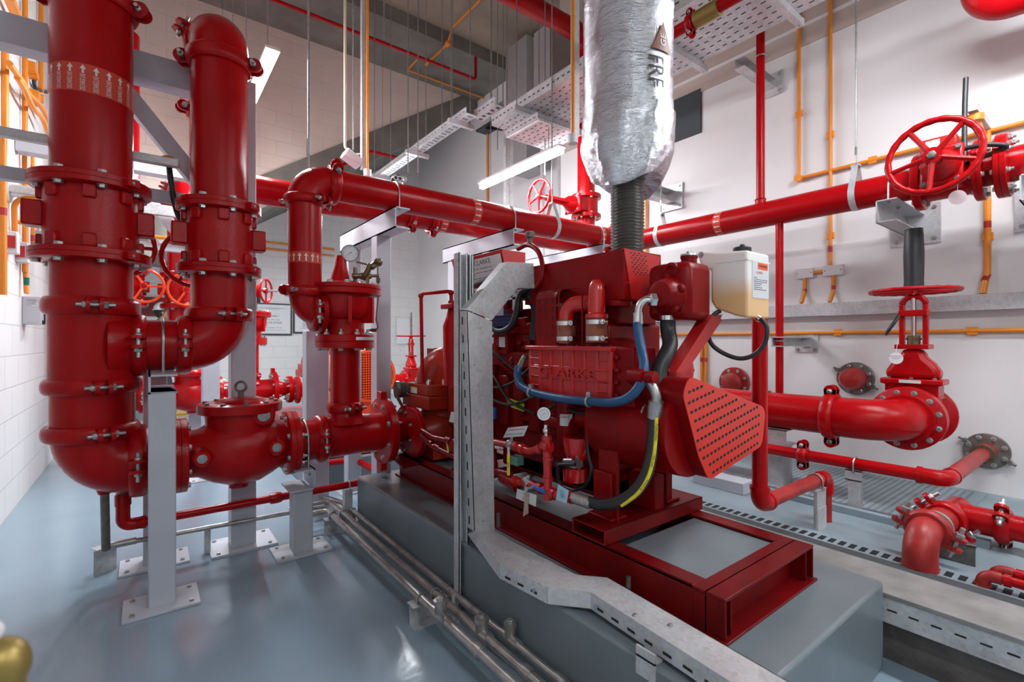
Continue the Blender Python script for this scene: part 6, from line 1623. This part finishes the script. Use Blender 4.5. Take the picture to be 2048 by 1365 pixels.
conduit('small orange conduit bend just left of the big riser valve', [WL(87, 495), V((wl, WL(87, 480).y, WL(87, 461).z)), V((wl+.3, WL(87, 480).y, WL(87, 461).z))], .0155, .06, tapes=[(WL(87, 484), WL(87, 492), REDTAPE)])
for k, (y0, y1, lab) in enumerate(((0, 0, 'lower'), (1, 1, 'upper'))):
    pts = ([WL(-6, 120), WL(10, 142), WL(24, 160), WL(36, 182), WL(56, 200), WL(72, 222), WL(80, 242)], [WL(12, 150), WL(28, 175), WL(40, 200), WL(52, 218), WL(66, 232), WL(74, 250), WL(78, 262)])[k]
    t = thing('cable_hose', 'wavy orange cable hose in the upper left corner, %s of the two' % ('outer', 'inner')[k], 'hose', pts[3])
    part('hose', MB().tube(smooth_path([p+V((.05, 0, 0)) for p in pts], 6), .017, 12), COND, t)
t = thing('orange_duct', 'sloping orange cable duct at the very top left corner', 'conduit', WL(15, 20)); part('duct', MB().obox(WL(3, -10)+V((.03, 0, 0)), WL(28, 48)+V((.03, 0, 0)), .05, .03), COND, t, bevel=.004)
t = thing('orange_box', 'orange junction boxes by the black cable on the left wall', 'junction box', WL(65, 150)); part('box', MB().box(WL(62, 135), (.06, .10, .06)).box(WL(66, 150), (.06, .07, .05)).box(WL(68, 196), (.07, .12, .09)), COND, t, bevel=.004)
t = thing('black_cable', 'black cable running on a thin ledge behind the thick riser', 'cable', WL(95, 185)); part('cable', MB().tube(smooth_path([WL(68, 155), WL(70, 172), WL(85, 182), WL(126, 192), WL(140, 196)], 6), .013, 10), RUBBER, t); part('ledge', MB().obox(WL(70, 184), WL(130, 199), .03, .012), GALV, t)
def lplate(label, p, w_=.09, h_=.14):
    t = thing('junction_box', label, 'junction box', (XL_, p.y, p.z-h_/2)); part('box', MB().box((XL_+.03, p.y, p.z), (.06, w_, h_)), PLASTIC, t, bevel=.004)
    part('side_band', MB().box((XL_+.028, p.y, p.z), (.05, w_*1.35, h_*.55)), REDTAPE, t)
lplate('white junction box with red band on the left wall, the nearer one', WL(22, 486)); lplate('white junction box with red band on the left wall, farther one', WL(44, 506), .11, .14)
p = WL(57, 622)
t = thing('isolator_box', 'grey isolator switch box with a printed label on the left wall', 'switch box', (XL_, p.y, p.z-.14))
bxx = part('case', MB().box((XL_+.05, p.y, p.z), (.098, .13, .205)), mat('light grey enclosure', (.52, .53, .56), .4), t, bevel=.004)
part('label', MB().bx(XL_+.022, XL_+.082, p.y-.0662, p.y-.0652, p.z+.03, p.z+.09), PAPER, bxx)
lines(bxx, (XL_+.052, p.y-.067, p.z+.06), (1, 0, 0), (0, 0, 1), .055, .055, 6, BLACKINK, seed=9)
lines(bxx, (XL_+.052, p.y-.0656, p.z-.085), (1, 0, 0), (0, 0, 1), .04, .012, 2, REDINK, seed=2)
part('knob', MB().cyl((XL_+.098, p.y, p.z+.05), (XL_+.115, p.y, p.z+.05), .018, n=16).cyl((XL_+.098, p.y, p.z-.085), (XL_+.115, p.y, p.z-.085), .016, n=12).obox((XL_+.112, p.y, p.z+.02), (XL_+.112, p.y, p.z-.09), .01, .01, up=(1, 0, 0)), RUBBER, t)
for k, (px, py, x2, lab) in enumerate(((25, 376, .30, 'upper galvanised arm on the left wall pointing at the riser valve'), (82, 449, .30, 'lower galvanised arm on the left wall behind the riser valve'))):
    p = WL(px, py); t = thing('cable_bracket', lab, 'bracket', (XL_, p.y, p.z))
    part('arm', MB().bx(XL_+.01, XL_+.55, p.y-.02, p.y+.02, p.z-.03, p.z+.015), GALV, t, bevel=.003); part('wall_plate', MB().bx(XL_, XL_+.012, p.y-.05, p.y+.05, p.z-.09, p.z+.06), GALV, t)
# strut with flex cable between the risers
zs_ = P(0, 252, Y=3.02).z; xe_ = P(357, 320, Y=3.02).x
t = thing('strut_rail', 'galvanised strut rail crossing behind the thick riser at shoulder height', 'support', (0, 3.02, zs_-.05))
part('rail', MB().bx(XL_, xe_, 3.0, 3.041, zs_-.045, zs_-.004), GALV, t, bevel=.004)
part('slots', MB().bx(XL_+.05, XL_+.10, 2.9995, 3.0, zs_-.03, zs_-.022), HOLE, t)
part('wall_plate', MB().bx(XL_, XL_+.01, 2.96, 3.08, zs_-.12, zs_+.06), GALV, t)
t = thing('flex_cable', 'black corrugated cable hanging from the strut rail into the second valve', 'cable', P(340, 325, Y=3.05))
fp = smooth_path([P(338, 326, Y=3.05), P(340, 350, Y=3.05), P(347, 395, Y=3.05), P(356, 430, Y=3.05), P(376, 466, Y=3.02)], 16)
part('cable', MB().tube(fp, [.0125 if i % 2 else .0145 for i in range(len(fp))], 12), RUBBER, t)
part('cable_gland', MB().ball(P(336, 320, Y=3.05), .035, (1, 1, .6)), COND, t)
for k, (py, xx, lab) in enumerate(((432, 3.9, 'upper yellow conduit crossing between the two front risers'), (478, 3.9, 'lower yellow conduit crossing between the two front risers'))):
    a = P(260, py-10, Y=4.7); b_ = P(360, py+3, Y=4.7); z = (a.z+b_.z)/2
    conduit(lab, [V((XL_+.02, 4.68, z)), V((.39, 4.68, z))], .015)
t = thing('cable_ladder', 'pale cable ladder rail behind the lower risers', 'cable tray', (0, 4.6, P(300, 418, Y=4.6).z)); z = P(300, 418, Y=4.6).z
part('rail', MB().bx(XL_, .5, 4.58, 4.62, z-.04, z+.04), GALV, t, bevel=.003)

# ================================================================== UPPER TRAYS, DUCTS, CEILING SERVICES
def perf_tray(name, label, x0, x1, y0, y1, z, h=.06, rows=6, step=.075, hangers=(), along='y', dy=0):
    t = thing(name, label, 'cable tray', ((x0+x1)/2, (y0+y1)/2, z))
    b0 = MB().bx(x0, x1, y0, y1, z, z+.003).bx(x0, x0+.003, y0, y1, z, z+h).bx(x1-.003, x1, y0, y1, z, z+h).bx(x0-.012, x0, y0, y1, z+h-.003, z+h)
    b = MB()
    y = y0+.03
    while y < y1-.03:
        for i in range(rows):
            x = x0+.03+(x1-x0-.06)*(i+.5)/rows+(((y/step) % 2) > 1)*.012
            b.add([(x-.006, y, z-.0006), (x+.006, y, z-.0006), (x+.006, y+step*.5, z-.0006), (x-.006, y+step*.5, z-.0006)], [(0, 1, 2, 3)])
        b.add([(x0-.0006, y, z+h*.45), (x0-.0006, y+step*.5, z+h*.45), (x0-.0006, y+step*.5, z+h*.6), (x0-.0006, y, z+h*.6)], [(0, 1, 2, 3)])
        y += step
    part('perforated_sheet', [(b0, GALV), (b, DARKG)], None, t)
    for yy in hangers:
        part('cross_bracket', MB().bx(x0-.08, x1+.08, yy-.02, yy+.02, z-.042, z), GALV, t)
        for xx in (x0-.05, x1+.05): part('threaded_rod', MB().cyl((xx, yy, z-.05), (xx, yy, 5.74), .0045, n=6), GALVP, t)
    return t
perf_tray('perforated_tray', 'wide perforated cable tray passing behind the foil wrapped exhaust', 2.62, 3.25, -1.0, 3.75, 3.2, .09, 8, .06, (P(1420, 140, Z=3.2).y, P(1590, 30, Z=3.2).y, 3.3))
perf_tray('perforated_tray', 'short perforated cable tray hanging just below the wide one', 2.6, 3.12, 3.05, 3.5, 3.0, .06, 7, .06, ())
perf_tray('perforated_tray', 'narrow perforated cable tray sloping away across the upper room', 2.40, 2.52, 3.85, 6.9, 3.3, .05, 3, .07, (4.05, 5.0, 6.0))
perf_tray('perforated_tray', 'narrow perforated tray joining the wide tray from the left', 2.52, 2.62, 3.55, 3.9, 3.30, .07, 3, .07, ())
t = thing('cable_bundle', 'dark cables lying in the wide perforated tray', 'cables', (2.95, 1.3, 3.21)); b = MB()
for i in range(6): b.tube([(2.72+i*.07, y, 3.235+.008*math.sin(y*3+i)) for y in (-.9, 0, 1, 2, 3, 3.7)], .02, 8)
part('cables', b, RUBBER, t)
t = thing('air_duct', 'tall panelled ventilation duct above the elbow of the narrow tray', 'duct', (4.55, 5.5, 3.6))
part('duct_body', MB().bx(4.35, 4.80, 5.35, 5.85, 3.7, 5.56), DUCT, t)
part('duct_seam', MB().bx(4.34, 4.81, 5.34, 5.86, 4.5, 4.53), DUCT, t)
t = thing('air_duct', 'large ventilation box left of the foil wrapped exhaust', 'duct', (3.8, 4.1, 3.9))
pb, pt_ = P(1100, 163, Y=4.02), P(1100, 42, Y=4.02)
part('duct_body', MB().bx(pb.x, 4.03, 4.02, 4.30, pb.z, pt_.z), DUCT, t)
part('dark_throat', MB().prism([(pb.x, 4.04, pb.z), (4.03, 4.04, pb.z), (4.03, 4.04, pb.z-.28), (pb.x+.2, 4.04, pb.z-.22)], (0, .24, 0)), DARKG, t)
# galvanised posts behind the lamp
for k, (px, y0, y1) in enumerate(((1012, 200, 415), (1022, 205, 415), (1085, 265, 430), (1120, 250, 440))):
    X_p = 3.95; a = P(px, 300, Y=4.5); t = thing('strut_post', ('first', 'second', 'third', 'fourth')[k]+' galvanised strut post from the left behind the hanging tube light', 'support', (a.x, 4.5, 0), 'strut posts behind the tube light')
    part('post', MB().bx(a.x-.02, a.x+.02, 4.48, 4.52, 0, P(px, y0, Y=4.5).z), GALV, t)
a = P(975, 300, X=4.82)
conduit('red brown conduit in the recess left of the hanging tube light', [V((4.82, a.y, 4.9)), V((4.82, a.y, .5))], .02)
single('ledge_shelf', MB().add([P(965, 250, X=4.80), P(1010, 255, X=4.80), P(1005, 262, X=4.6), P(972, 258, X=4.6)], [(0, 1, 2, 3)]).bx(4.6, 4.84, P(990, 255, X=4.8).y-.3, P(990, 255, X=4.8).y+.3, P(990, 258, X=4.8).z, P(990, 258, X=4.8).z+.03), DARKG, 'small dark bracket shelf high on the recess wall', 'shelf')
# hanging rods
rods = [(617, -50, 335, 2.88), (706, -50, 300, 3.6), (768, -50, 78, 3.6), (816, 145, 345, 4.6), (836, 145, 345, 4.6), (884, 40, 270, 5.2), (905, 0, 250, 5.2), (983, -50, 200, 4.2), (995, -50, 300, 4.4), (1006, -50, 200, 4.4), (1014, -50, 330, 4.2), (1062, -50, 220, 4.0), (1078, 30, 200, 4.0), (1090, -50, 350, 3.3), (1105, 50, 200, 4.0), (1710, -50, -40, 3.5)]
for k, (px, y0, y1, yy) in enumerate(rods[:15]):
    a = P(px, y1, Y=yy); t = thing('hanging_rod', 'thin steel rods hanging from the ceiling', 'rod', (a.x, yy, a.z), 'thin rods hanging from the ceiling')
    part('rod', MB().cyl(a, V((a.x, yy, 5.6)), .0055 if k else .006, n=6), GALVP, t)
    if k == 0: part('turnbuckle', MB().cyl(V((a.x, yy, a.z+.07)), V((a.x, yy, a.z+.16)), .011, n=8), STEEL, t)
# vertical strut with orange conduit from ceiling, small white fixtures
for k, (px, pxo, yy, y1, lab) in enumerate(((727, 735, 3.6, 340, 'grey strut hanging from the ceiling beside the white camera box'), (1150, 1146, 2.0, 270, 'grey strut hanging against the foil wrapped exhaust'))):
    a = P(px, y1, Y=yy); t = thing('hanging_strut', lab, 'support', (a.x, yy, a.z))
    part('strut', MB().bx(a.x-.018, a.x+.018, yy-.018, yy+.018, a.z, 5.7), GALV, t)
    c_ = P(pxo, y1, Y=yy-.03); conduit(('orange conduit fixed to the grey ceiling strut beside the white camera box', 'orange conduit fixed to the strut against the foil wrapped exhaust')[k], [c_, V((c_.x, c_.y, 5.7))], .010)
    cap = thing('sensor_cup', ('white sensor cup at the foot of the left ceiling strut', 'round white and orange cup at the foot of the strut by the exhaust')[k], 'sensor', c_)
    part('cup', MB().lathe(c_+V((0, 0, -.05)), (0, 0, 1), [(0, .028), (.05, .03)], 16), PLASTIC, cap)
a = P(690, 200, Y=3.65); cz_ = P(690, 295, Y=3.65)
conduit('cream conduit dropping to the hanging white junction box', [V((a.x, 3.65, 5.7)), V((a.x, 3.65, cz_.z)), cz_+V((.05, 0, -.03))], .010, .03, m=mat('cream conduit', (.62, .53, .42), .5))
t = thing('white_fixture', 'small white junction box hanging left of the grey ceiling strut', 'junction box', P(704, 318, Y=3.65)); p = P(704, 318, Y=3.65)
part('case', MB().box(p, (.14, .12, .06), Matrix.Rotation(.5, 3, 'Y')), PLASTIC, t, bevel=.01); part('cable', MB().tube(smooth_path([p+V((.02, 0, .04)), p+V((.08, 0, .05)), p+V((.10, 0, -.02)), p+V((.05, 0, -.02))], 5), .006, 8), PLASTIC, t)
# red sprinkler lines and orange lines under the ceiling
def pline(name, label, pts, r, m, cat='pipe', R=.05):
    t = thing(name, label, cat, pts[0]); part('pipe', MB().tube(bend(pts, R, 5), r, 12), m, t); return t
a, b_ = P(530, 0, Z=5.2), P(956, 155, Z=5.2); yy = (a.y+b_.y)/2
pline('sprinkler_pipe', 'thin red sprinkler pipe crossing under the concrete ceiling', [V((-.6, yy, 5.2)), V((b_.x, yy, 5.2)), V((b_.x, yy, 5.54))], .022, RED)
a = P(815, 140, Z=5.5); b_ = P(970, 195, Z=5.5); c_ = P(835, 118, Z=5.5)
pline('ceiling_conduit', 'orange conduit along the ceiling edge above the raking beam', [c_, a, V((b_.x, a.y, 5.5))], .014, COND, 'conduit', .02)
a, b_, c_, d_ = P(960, 0, Z=5.7), P(905, 55, Z=5.7), P(895, 88, Z=5.5), P(853, 128, Z=5.5)
cc = pline('ceiling_conduit', 'orange conduit angling over the ceiling towards the middle beam', [a, b_, c_, d_], .016, COND, 'conduit', .02)
part('box', MB().ball(c_, .045, n=12, m=8).ball(d_, .035, n=12, m=8), COND, cc)
a, b_, c_ = P(665, 340, Y=6.8), P(742, 303, Y=6.8), P(805, 318, Y=6.8)
pline('sprinkler_pipe', 'thin dark red sprinkler pipe under the raking slab', [a, b_, c_], .022, RED)
b_ = P(1345, 68, X=2.45); c_ = P(1460, 0, X=2.45)
t = pline('sprinkler_pipe', 'red pipe with brass coupling above the wide perforated tray', [V((2.45, 2.0, b_.z)), V((2.45, -1, b_.z))], .032, RED)
q = P(1415, 18, X=2.45); part('brass_coupling', MB().cyl((2.45, q.y-.07, b_.z), (2.45, q.y+.07, b_.z), .045, n=18), BRASS, t); q = P(1382, 38, X=2.45); coupling(t, (2.45, q.y, b_.z), (0, 1, 0), .033, (0, 0, 1), .04, s=.7)
b_ = P(1385, 150, X=XR_-.10)
t = thing('wall_opening', 'dark square opening in the upper wall right of the foil wrapped exhaust', 'opening', P(1380, 170, X=XR_)); a = P(1355, 180, X=XR_); part('opening', MB().bx(XR_-.02, XR_, a.y-.25, a.y+.25, 3.05, 3.45), DARKG, t)

# ================================================================== FAR AREA
t, top, th = osy_gate('bright orange red gate valve far behind the portal frame', P(822, 650, Y=6.12).x, 6.12, .60, (1, 0, 0), d=.2, R=.15, wheelR=.19)
part('pipe_foot', MB().bx(top.x-.04, top.x+.04, 6.08, 6.16, 0, .50), SILV, t)
part('stem_rod', MB().cyl(top, top+V((0, 0, .32)), .016), OLDSTEEL, t)
part('suction_pipe', MB().cyl((2.4, 6.12, .6), (P(822, 650, Y=6.12).x-.11, 6.12, .6), .1, n=26), RED, t)
# motor of the far pump
mx_, my_ = P(742, 750, Y=4.2).x, 4.2
t = thing('electric_motor', 'big orange motor with round mesh fan cover behind the control valve pipe', 'motor', (mx_, my_, .3))
mr = .235; mz = P(742, 752, Y=4.2).z
part('motor_body', MB().lathe((mx_, my_, mz), (0, 1, 0), [(0, mr*.97), (.0, mr), (.12, mr+.005), (.14, mr*.9), (.8, mr*.9), (.82, mr*.7), (1.2, .08), (1.5, .06)], 40), ORNG, t)
b = MB()
for i in range(-9, 10):
    x = i*.022; h = math.sqrt(max(0, (mr*.88)**2-x*x))
    b.bx(mx_+x-.003, mx_+x+.003, my_-.004, my_-.001, mz-h, mz+h); b.bx(mx_-h, mx_+h, my_-.005, my_-.002, mz+x-.003, mz+x+.003)
part('fan_grille', [(MB().cyl((mx_, my_-.001, mz), (mx_, my_+.0, mz), mr*.9, n=40), ENG), (b, ORNG)], None, t)
part('terminal_box', MB().bx(mx_-.08, mx_+.08, my_+.3, my_+.5, mz+.2, mz+.34), PLASTIC, t, bevel=.005)
part('feet', MB().bx(mx_-.2, mx_+.2, my_+.1, my_+.7, .3, mz-mr*.8), ORNG, t)
single('motor_skid', MB().bx(1.15, 1.95, 3.95, 6.4, .2, .34), RED, 'red steel base frame under the far pump and motor', 'base frame', bevel=.01)
single('concrete_plinth', MB().bx(1.0, 2.05, 3.9, 6.6, 0, .2), PLINM, 'low grey plinth under the far pump set', 'plinth', bevel=.01)
q = P(525, 582, Y=6.0)
t = thing('small_valve', 'small orange red valve with hand wheel over the framed drawing', 'valve', q)
part('body', MB().cyl(P(505, 582, Y=6.0), P(520, 582, Y=6.0), .07), CAST, t); part('stem', MB().cyl(P(518, 582, Y=6.0), P(555, 582, Y=6.0), .012), STEEL, t)
handwheel(t, P(532, 582, Y=6.0), RT, .13, .012, 4)
part('black_lever', MB().cyl(P(517, 590, Y=6.0), P(517, 606, Y=6.0), .02), RUBBER, t)
# framed drawings, red board, white board
def board(name, label, px0, py0, px1, py1, m, frame_m=None, rows=0, seed=1, Yb=YB_-.001):
    a, b_ = P(px0, py0, Y=Yb), P(px1, py1, Y=Yb); z1, z0 = a.z, b_.z
    t = thing(name, label, 'board' if rows == 0 else 'poster', (a.x, Yb, z0))
    if frame_m: part('frame', MB().bx(a.x-.03, b_.x+.03, Yb-.03, Yb, z0-.03, z1+.03), frame_m, t)
    s = part('sheet', MB().bx(a.x, b_.x, Yb-.034, Yb-.03, z0, z1), m, t)
    if rows:
        c_ = V(((a.x+b_.x)/2, Yb-.035, (z0+z1)/2)); w_ = (b_.x-a.x)*.85; h_ = (z1-z0)*.8
        lines(s, c_+V((0, 0, -h_*.15)), (1, 0, 0), (0, 0, 1), w_*.8, h_*.6, rows, BLACKINK, seed=seed)
        fb = MB()
        for (u0, v0, u1, v1) in ((-.45, .12, -.15, .45), (.05, .15, .35, .45), (-.48, -.48, .48, .48)):
            for (aa, bb) in (((u0, v0), (u1, v0)), ((u1, v0), (u1, v1)), ((u1, v1), (u0, v1)), ((u0, v1), (u0, v0))):
                fb.obox(c_+V((aa[0]*w_, 0, aa[1]*h_)), c_+V((bb[0]*w_, 0, bb[1]*h_)), .004, .004)
        part('drawing_lines', fb, DARKG, s)
    return t
board('framed_drawing', 'framed technical drawing on the far wall right of the tall post', 470, 607, 580, 668, PAPER, RUBBER, 12)
board('framed_drawing', 'second framed drawing partly behind the wide grey post', 589, 604, 680, 665, PAPER, RUBBER, 10, 4)
board('red_board', 'plain dark red board on the far wall behind the helmet', 283, 594, 345, 634, mat('maroon board', (.16, .01, .012), .5))
board('white_board', 'white board on the far wall beside the far gate valve', 792, 638, 818, 688, PLASTIC)
a, b_ = P(512, 486, Y=YB_-.02), P(700, 500, Y=YB_-.02)
for k, dy in enumerate((0, 13)):
    z = P(600, 492+dy, Y=YB_-.02).z
    conduit(('upper', 'lower')[k]+' orange conduit running along the far block wall', [V((a.x-2, YB_-.02, z)), V((3.0, YB_-.02, z))], .02)
a = P(993, 400, X=4.8)
q = P(748, 640, Y=YB_-.03); conduit('short orange conduit with green tape on the far wall behind the portal', [V((q.x, YB_-.03, 2.0)), V((q.x, YB_-.03, .9))], .03, tapes=[(V((q.x, YB_-.03, 1.3)), V((q.x, YB_-.03, 1.2)), GREENTAPE)])
single('grey_cabinet', MB().bx(2.55, 3.1, 8.9, 9.3, 0, 1.2), mat('slate cabinet', (.06, .08, .11), .4), 'slate grey cabinet standing at the far wall behind the far gate valve', 'cabinet', bevel=.01)
t = thing('red_line', 'orange red floor pipe with elbow behind the plinth corner', 'pipe', P(700, 915, Y=3.9)); z = .27
part('pipe', MB().tube(bend([P(640, 912, Y=3.9), P(692, 908, Y=3.9), P(712, 920, Y=3.7), P(755, 945, Y=3.3)], .03, 6), .024, 14).cyl(P(640, 928, Y=3.85), P(700, 922, Y=3.8), .022), RED, t)
single('floor_block', MB().bx(.95, 1.05, 3.55, 3.62, 0, .22), SILV, 'small grey post under the orange red floor pipe', 'support')
# brass valve close to the lens
c_ = P(2, 1335, D=.46)
t = thing('brass_valve', 'blurred brass valve cut off at the bottom left corner', 'valve', (c_.x, c_.y, 0))
part('body', MB().ball(c_, .022, (1, 1, 1.25)).cyl(c_+V((0, 0, -.02)), c_+V((0, 0, -.10)), .018).hexa(c_+V((.014, -.012, -.03)), RT, .010, .012), BRASS, t)
part('white_cap', MB().ball(c_+V((-.004, 0, .034))-RT*.006, .011), PLASTIC, t)
part('stem_pipe', MB().cyl((c_.x, c_.y, 0), (c_.x, c_.y, c_.z-.08), .011), GALVP, t)

# ================================================================== PERSON FAR BEHIND
def person():
    X0, Y0 = P(320, 700, Y=8.8).x, 8.8
    t = thing('person', 'person in a white helmet and tan boots, far behind between the risers', 'person', (X0, Y0, 0))
    fx = V((1, 0, 0)); sd = V((0, 1, 0))                      # faces to the right along the far wall
    o = V((X0, Y0, 0))
    J = {'pel': o+V((0, 0, .93)), 'wai': o+V((.0, 0, 1.08)), 'che': o+V((.0, 0, 1.28)), 'nek': o+V((.01, 0, 1.44)), 'hd0': o+V((.03, 0, 1.50))}
    vs_, es_, rs_ = [], [], []
    def add(p, r, par=None):
        vs_.append(tuple(p-o)); rs_.append(r); i = len(vs_)-1
        if par is not None: es_.append((par, i))
        return i
    pe = add(J['pel'], (.15, .11)); wa = add(J['wai'], (.14, .10), pe); ch = add(J['che'], (.16, .12), wa); nk = add(J['nek'], (.06, .06), ch); add(J['hd0'], (.052, .055), nk)
    for s, st in ((1, .16), (-1, -.14)):
        h = add(J['pel']+sd*s*.09+V((0, 0, -.08)), (.085, .09), pe); k = add(o+sd*s*.1+V((st*.5, 0, .5)), (.055, .06), h); a = add(o+sd*s*.1+V((st, 0, .1)), (.04, .042), k)
        sh = add(J['che']+sd*s*.19+V((0, 0, .08)), (.055, .055), ch); el = add(J['che']+sd*s*.24+V((.02, 0, -.2)), (.042, .042), sh); wr_ = add(J['che']+sd*s*.22+V((.14, 0, -.38)), (.028, .03), el)
    me = bpy.data.meshes.new('body'); me.from_pydata(vs_, es_, []); ob = bpy.data.objects.new('body', me); C.objects.link(ob); ob.parent = t
    sk = ob.modifiers.new('skin', 'SKIN'); ly = me.skin_vertices[0]
    for i, r in enumerate(rs_): ly.data[i].radius = r; ly.data[i].use_root = (i == 0)
    sk.use_smooth_shade = True; ss = ob.modifiers.new('sub', 'SUBSURF'); ss.levels = 2; ss.render_levels = 2
    me.materials.append(CLOTH)
    tr_ = MB()
    for s, st in ((1, .16), (-1, -.14)):
        tr_.tube(smooth_path([J['pel']+sd*s*.07+V((0, 0, .03)), J['pel']+sd*s*.09+V((0, 0, -.1)), o+sd*s*.1+V((st*.5, 0, .5)), o+sd*s*.1+V((st, 0, .12))], 5), [.12, .118, .115, .112, .11, .105, .1, .095, .09, .085, .08, .08, .078, .076, .074, .073][:16], 16)
    part('trousers', tr_, TROUS, t)
    hc = o+V((.04, 0, 1.58))
    hd = MB().ball(hc, .1, (.98, .78, 1.15), 26, 16).ball(hc+V((.03, 0, -.06)), .06, (1.1, .85, .9), 18, 10).lathe(hc+V((.088, 0, .0)), V((.5, 0, -1)), [(0, .006), (.02, .016), (.035, .018), (.04, .008)], 10)
    for s in (1, -1): hd.ball(hc+V((-.01, s*.079, -.01)), .026, (.6, .3, 1), 12, 8)
    H_ = part('head', hd, SKIN, t, ang=80)
    for s in (1, -1): part('eye', MB().ball(hc+V((.088, s*.032, .015)), .011, n=10, m=6), RUBBER, H_)
    part('mouth', MB().box(hc+V((.093, 0, -.065)), (.01, .045, .008)), REDINK, H_)
    part('hair', MB().ball(hc+V((-.02, 0, .01)), .1, (.95, .85, 1.1), 20, 12), HAIR, H_)
    part('helmet', MB().lathe(hc+V((0, 0, .03)), (0, 0, 1), [(-.005, .135), (.004, .138), (.01, .125), (.05, .118), (.09, .09), (.115, .05), (.122, .001)], 30).box(hc+V((.12, 0, .028)), (.07, .15, .008)), PLASTIC, t)
    for s, st in ((1, .16), (-1, -.14)):
        part('boot', MB().ball(o+sd*s*.1+V((st+.07, 0, .05)), .05, (2.8, .95, .95), 18, 10).cyl(o+sd*s*.1+V((st, 0, .03)), o+sd*s*.1+V((st-.0, 0, .2)), .055).bx(o.x+st-.06, o.x+st+.21, o.y+s*.1-.045, o.y+s*.1+.045, 0, .02), BOOTM, t)
    for s in (1, -1):
        w_ = J['che']+sd*s*.22+V((.15, 0, -.39)); hb = MB().ball(w_+V((.04, 0, -.02)), .04, (1.1, .5, .9), 14, 8)
        for f in range(4): hb.tube([w_+V((.07, (f-1.5)*.016, -.03)), w_+V((.11, (f-1.5)*.017, -.04)), w_+V((.13, (f-1.5)*.016, -.065))], [.009, .008, .006], 6)
        hb.tube([w_+V((.03, -s*.03, -.01)), w_+V((.06, -s*.05, -.03)), w_+V((.08, -s*.05, -.045))], [.011, .009, .007], 6)
        part('hand', hb, SKIN, t)
person()
# ================================================================== LAST DETAILS
q = P(1362, 742, Y=1.33)
gc = MB().lathe(q, (0, -1, 0), [(-.05, .10), (0, .10), (.012, .09), (.02, .055), (.024, .02), (.025, .001)], 34)
GC = part('gear_cover', gc, PANEL, E)
for i in range(9):
    a = 2*PI*i/9; bolt(GC, q+V((.088*math.cos(a), -.006, .088*math.sin(a))), (0, -1, 0), .008, m=PANEL)
part('knob', MB().cyl(P(1385, 712, Y=1.25), P(1385, 700, Y=1.25), .004).ball(P(1386, 698, Y=1.25), .013, n=14, m=8), RUBBER, E)
q = P(1472, 765, X=XR_)
t = thing('wall_flange', 'red wall flange peeping between the guard and the bright standpipe', 'flange', (XR_, q.y, q.z))
f = flange(t, (XR_-.03, q.y, q.z), (1, 0, 0), .13, .03, 8, .105, .012, -1, m=DUSTY, kinds=('bolt', 'bolt'))
part('spigot', MB().lathe((XR_-.045, q.y, q.z), (-1, 0, 0), [(0, .085), (.05, .085), (.07, .06), (.072, .001)], 28), DUSTY, t)
q = P(795, 362, Y=2.88)
t = thing('flow_switch', 'small black and white flow switch sitting on top of the nearer overhead header', 'switch', q)
part('base', MB().cyl((q.x, 2.88, 2.15), (q.x, 2.88, 2.175), .035, n=20), PLASTIC, t)
part('cap', MB().ball((q.x, 2.88, 2.18), .042, (1, 1, .75), 22, 12), RUBBER, t)
b = MB()
for k in (-1, 0, 1): b.torus((q.x+k*.028, 2.842, 2.178), (0, 1, 0), .014, .004, 18, 6)
part('ports', b, PLASTIC, t)
# white plug of the valve stem and black tray foot
q = P(1035, 1180, Z=.33)
single('rubber_foot', MB().bx(1.052, 1.075, 1.20, 1.25, PZ, .325), RUBBER, 'small black rubber block under the lidded tray on the plinth edge', 'block')
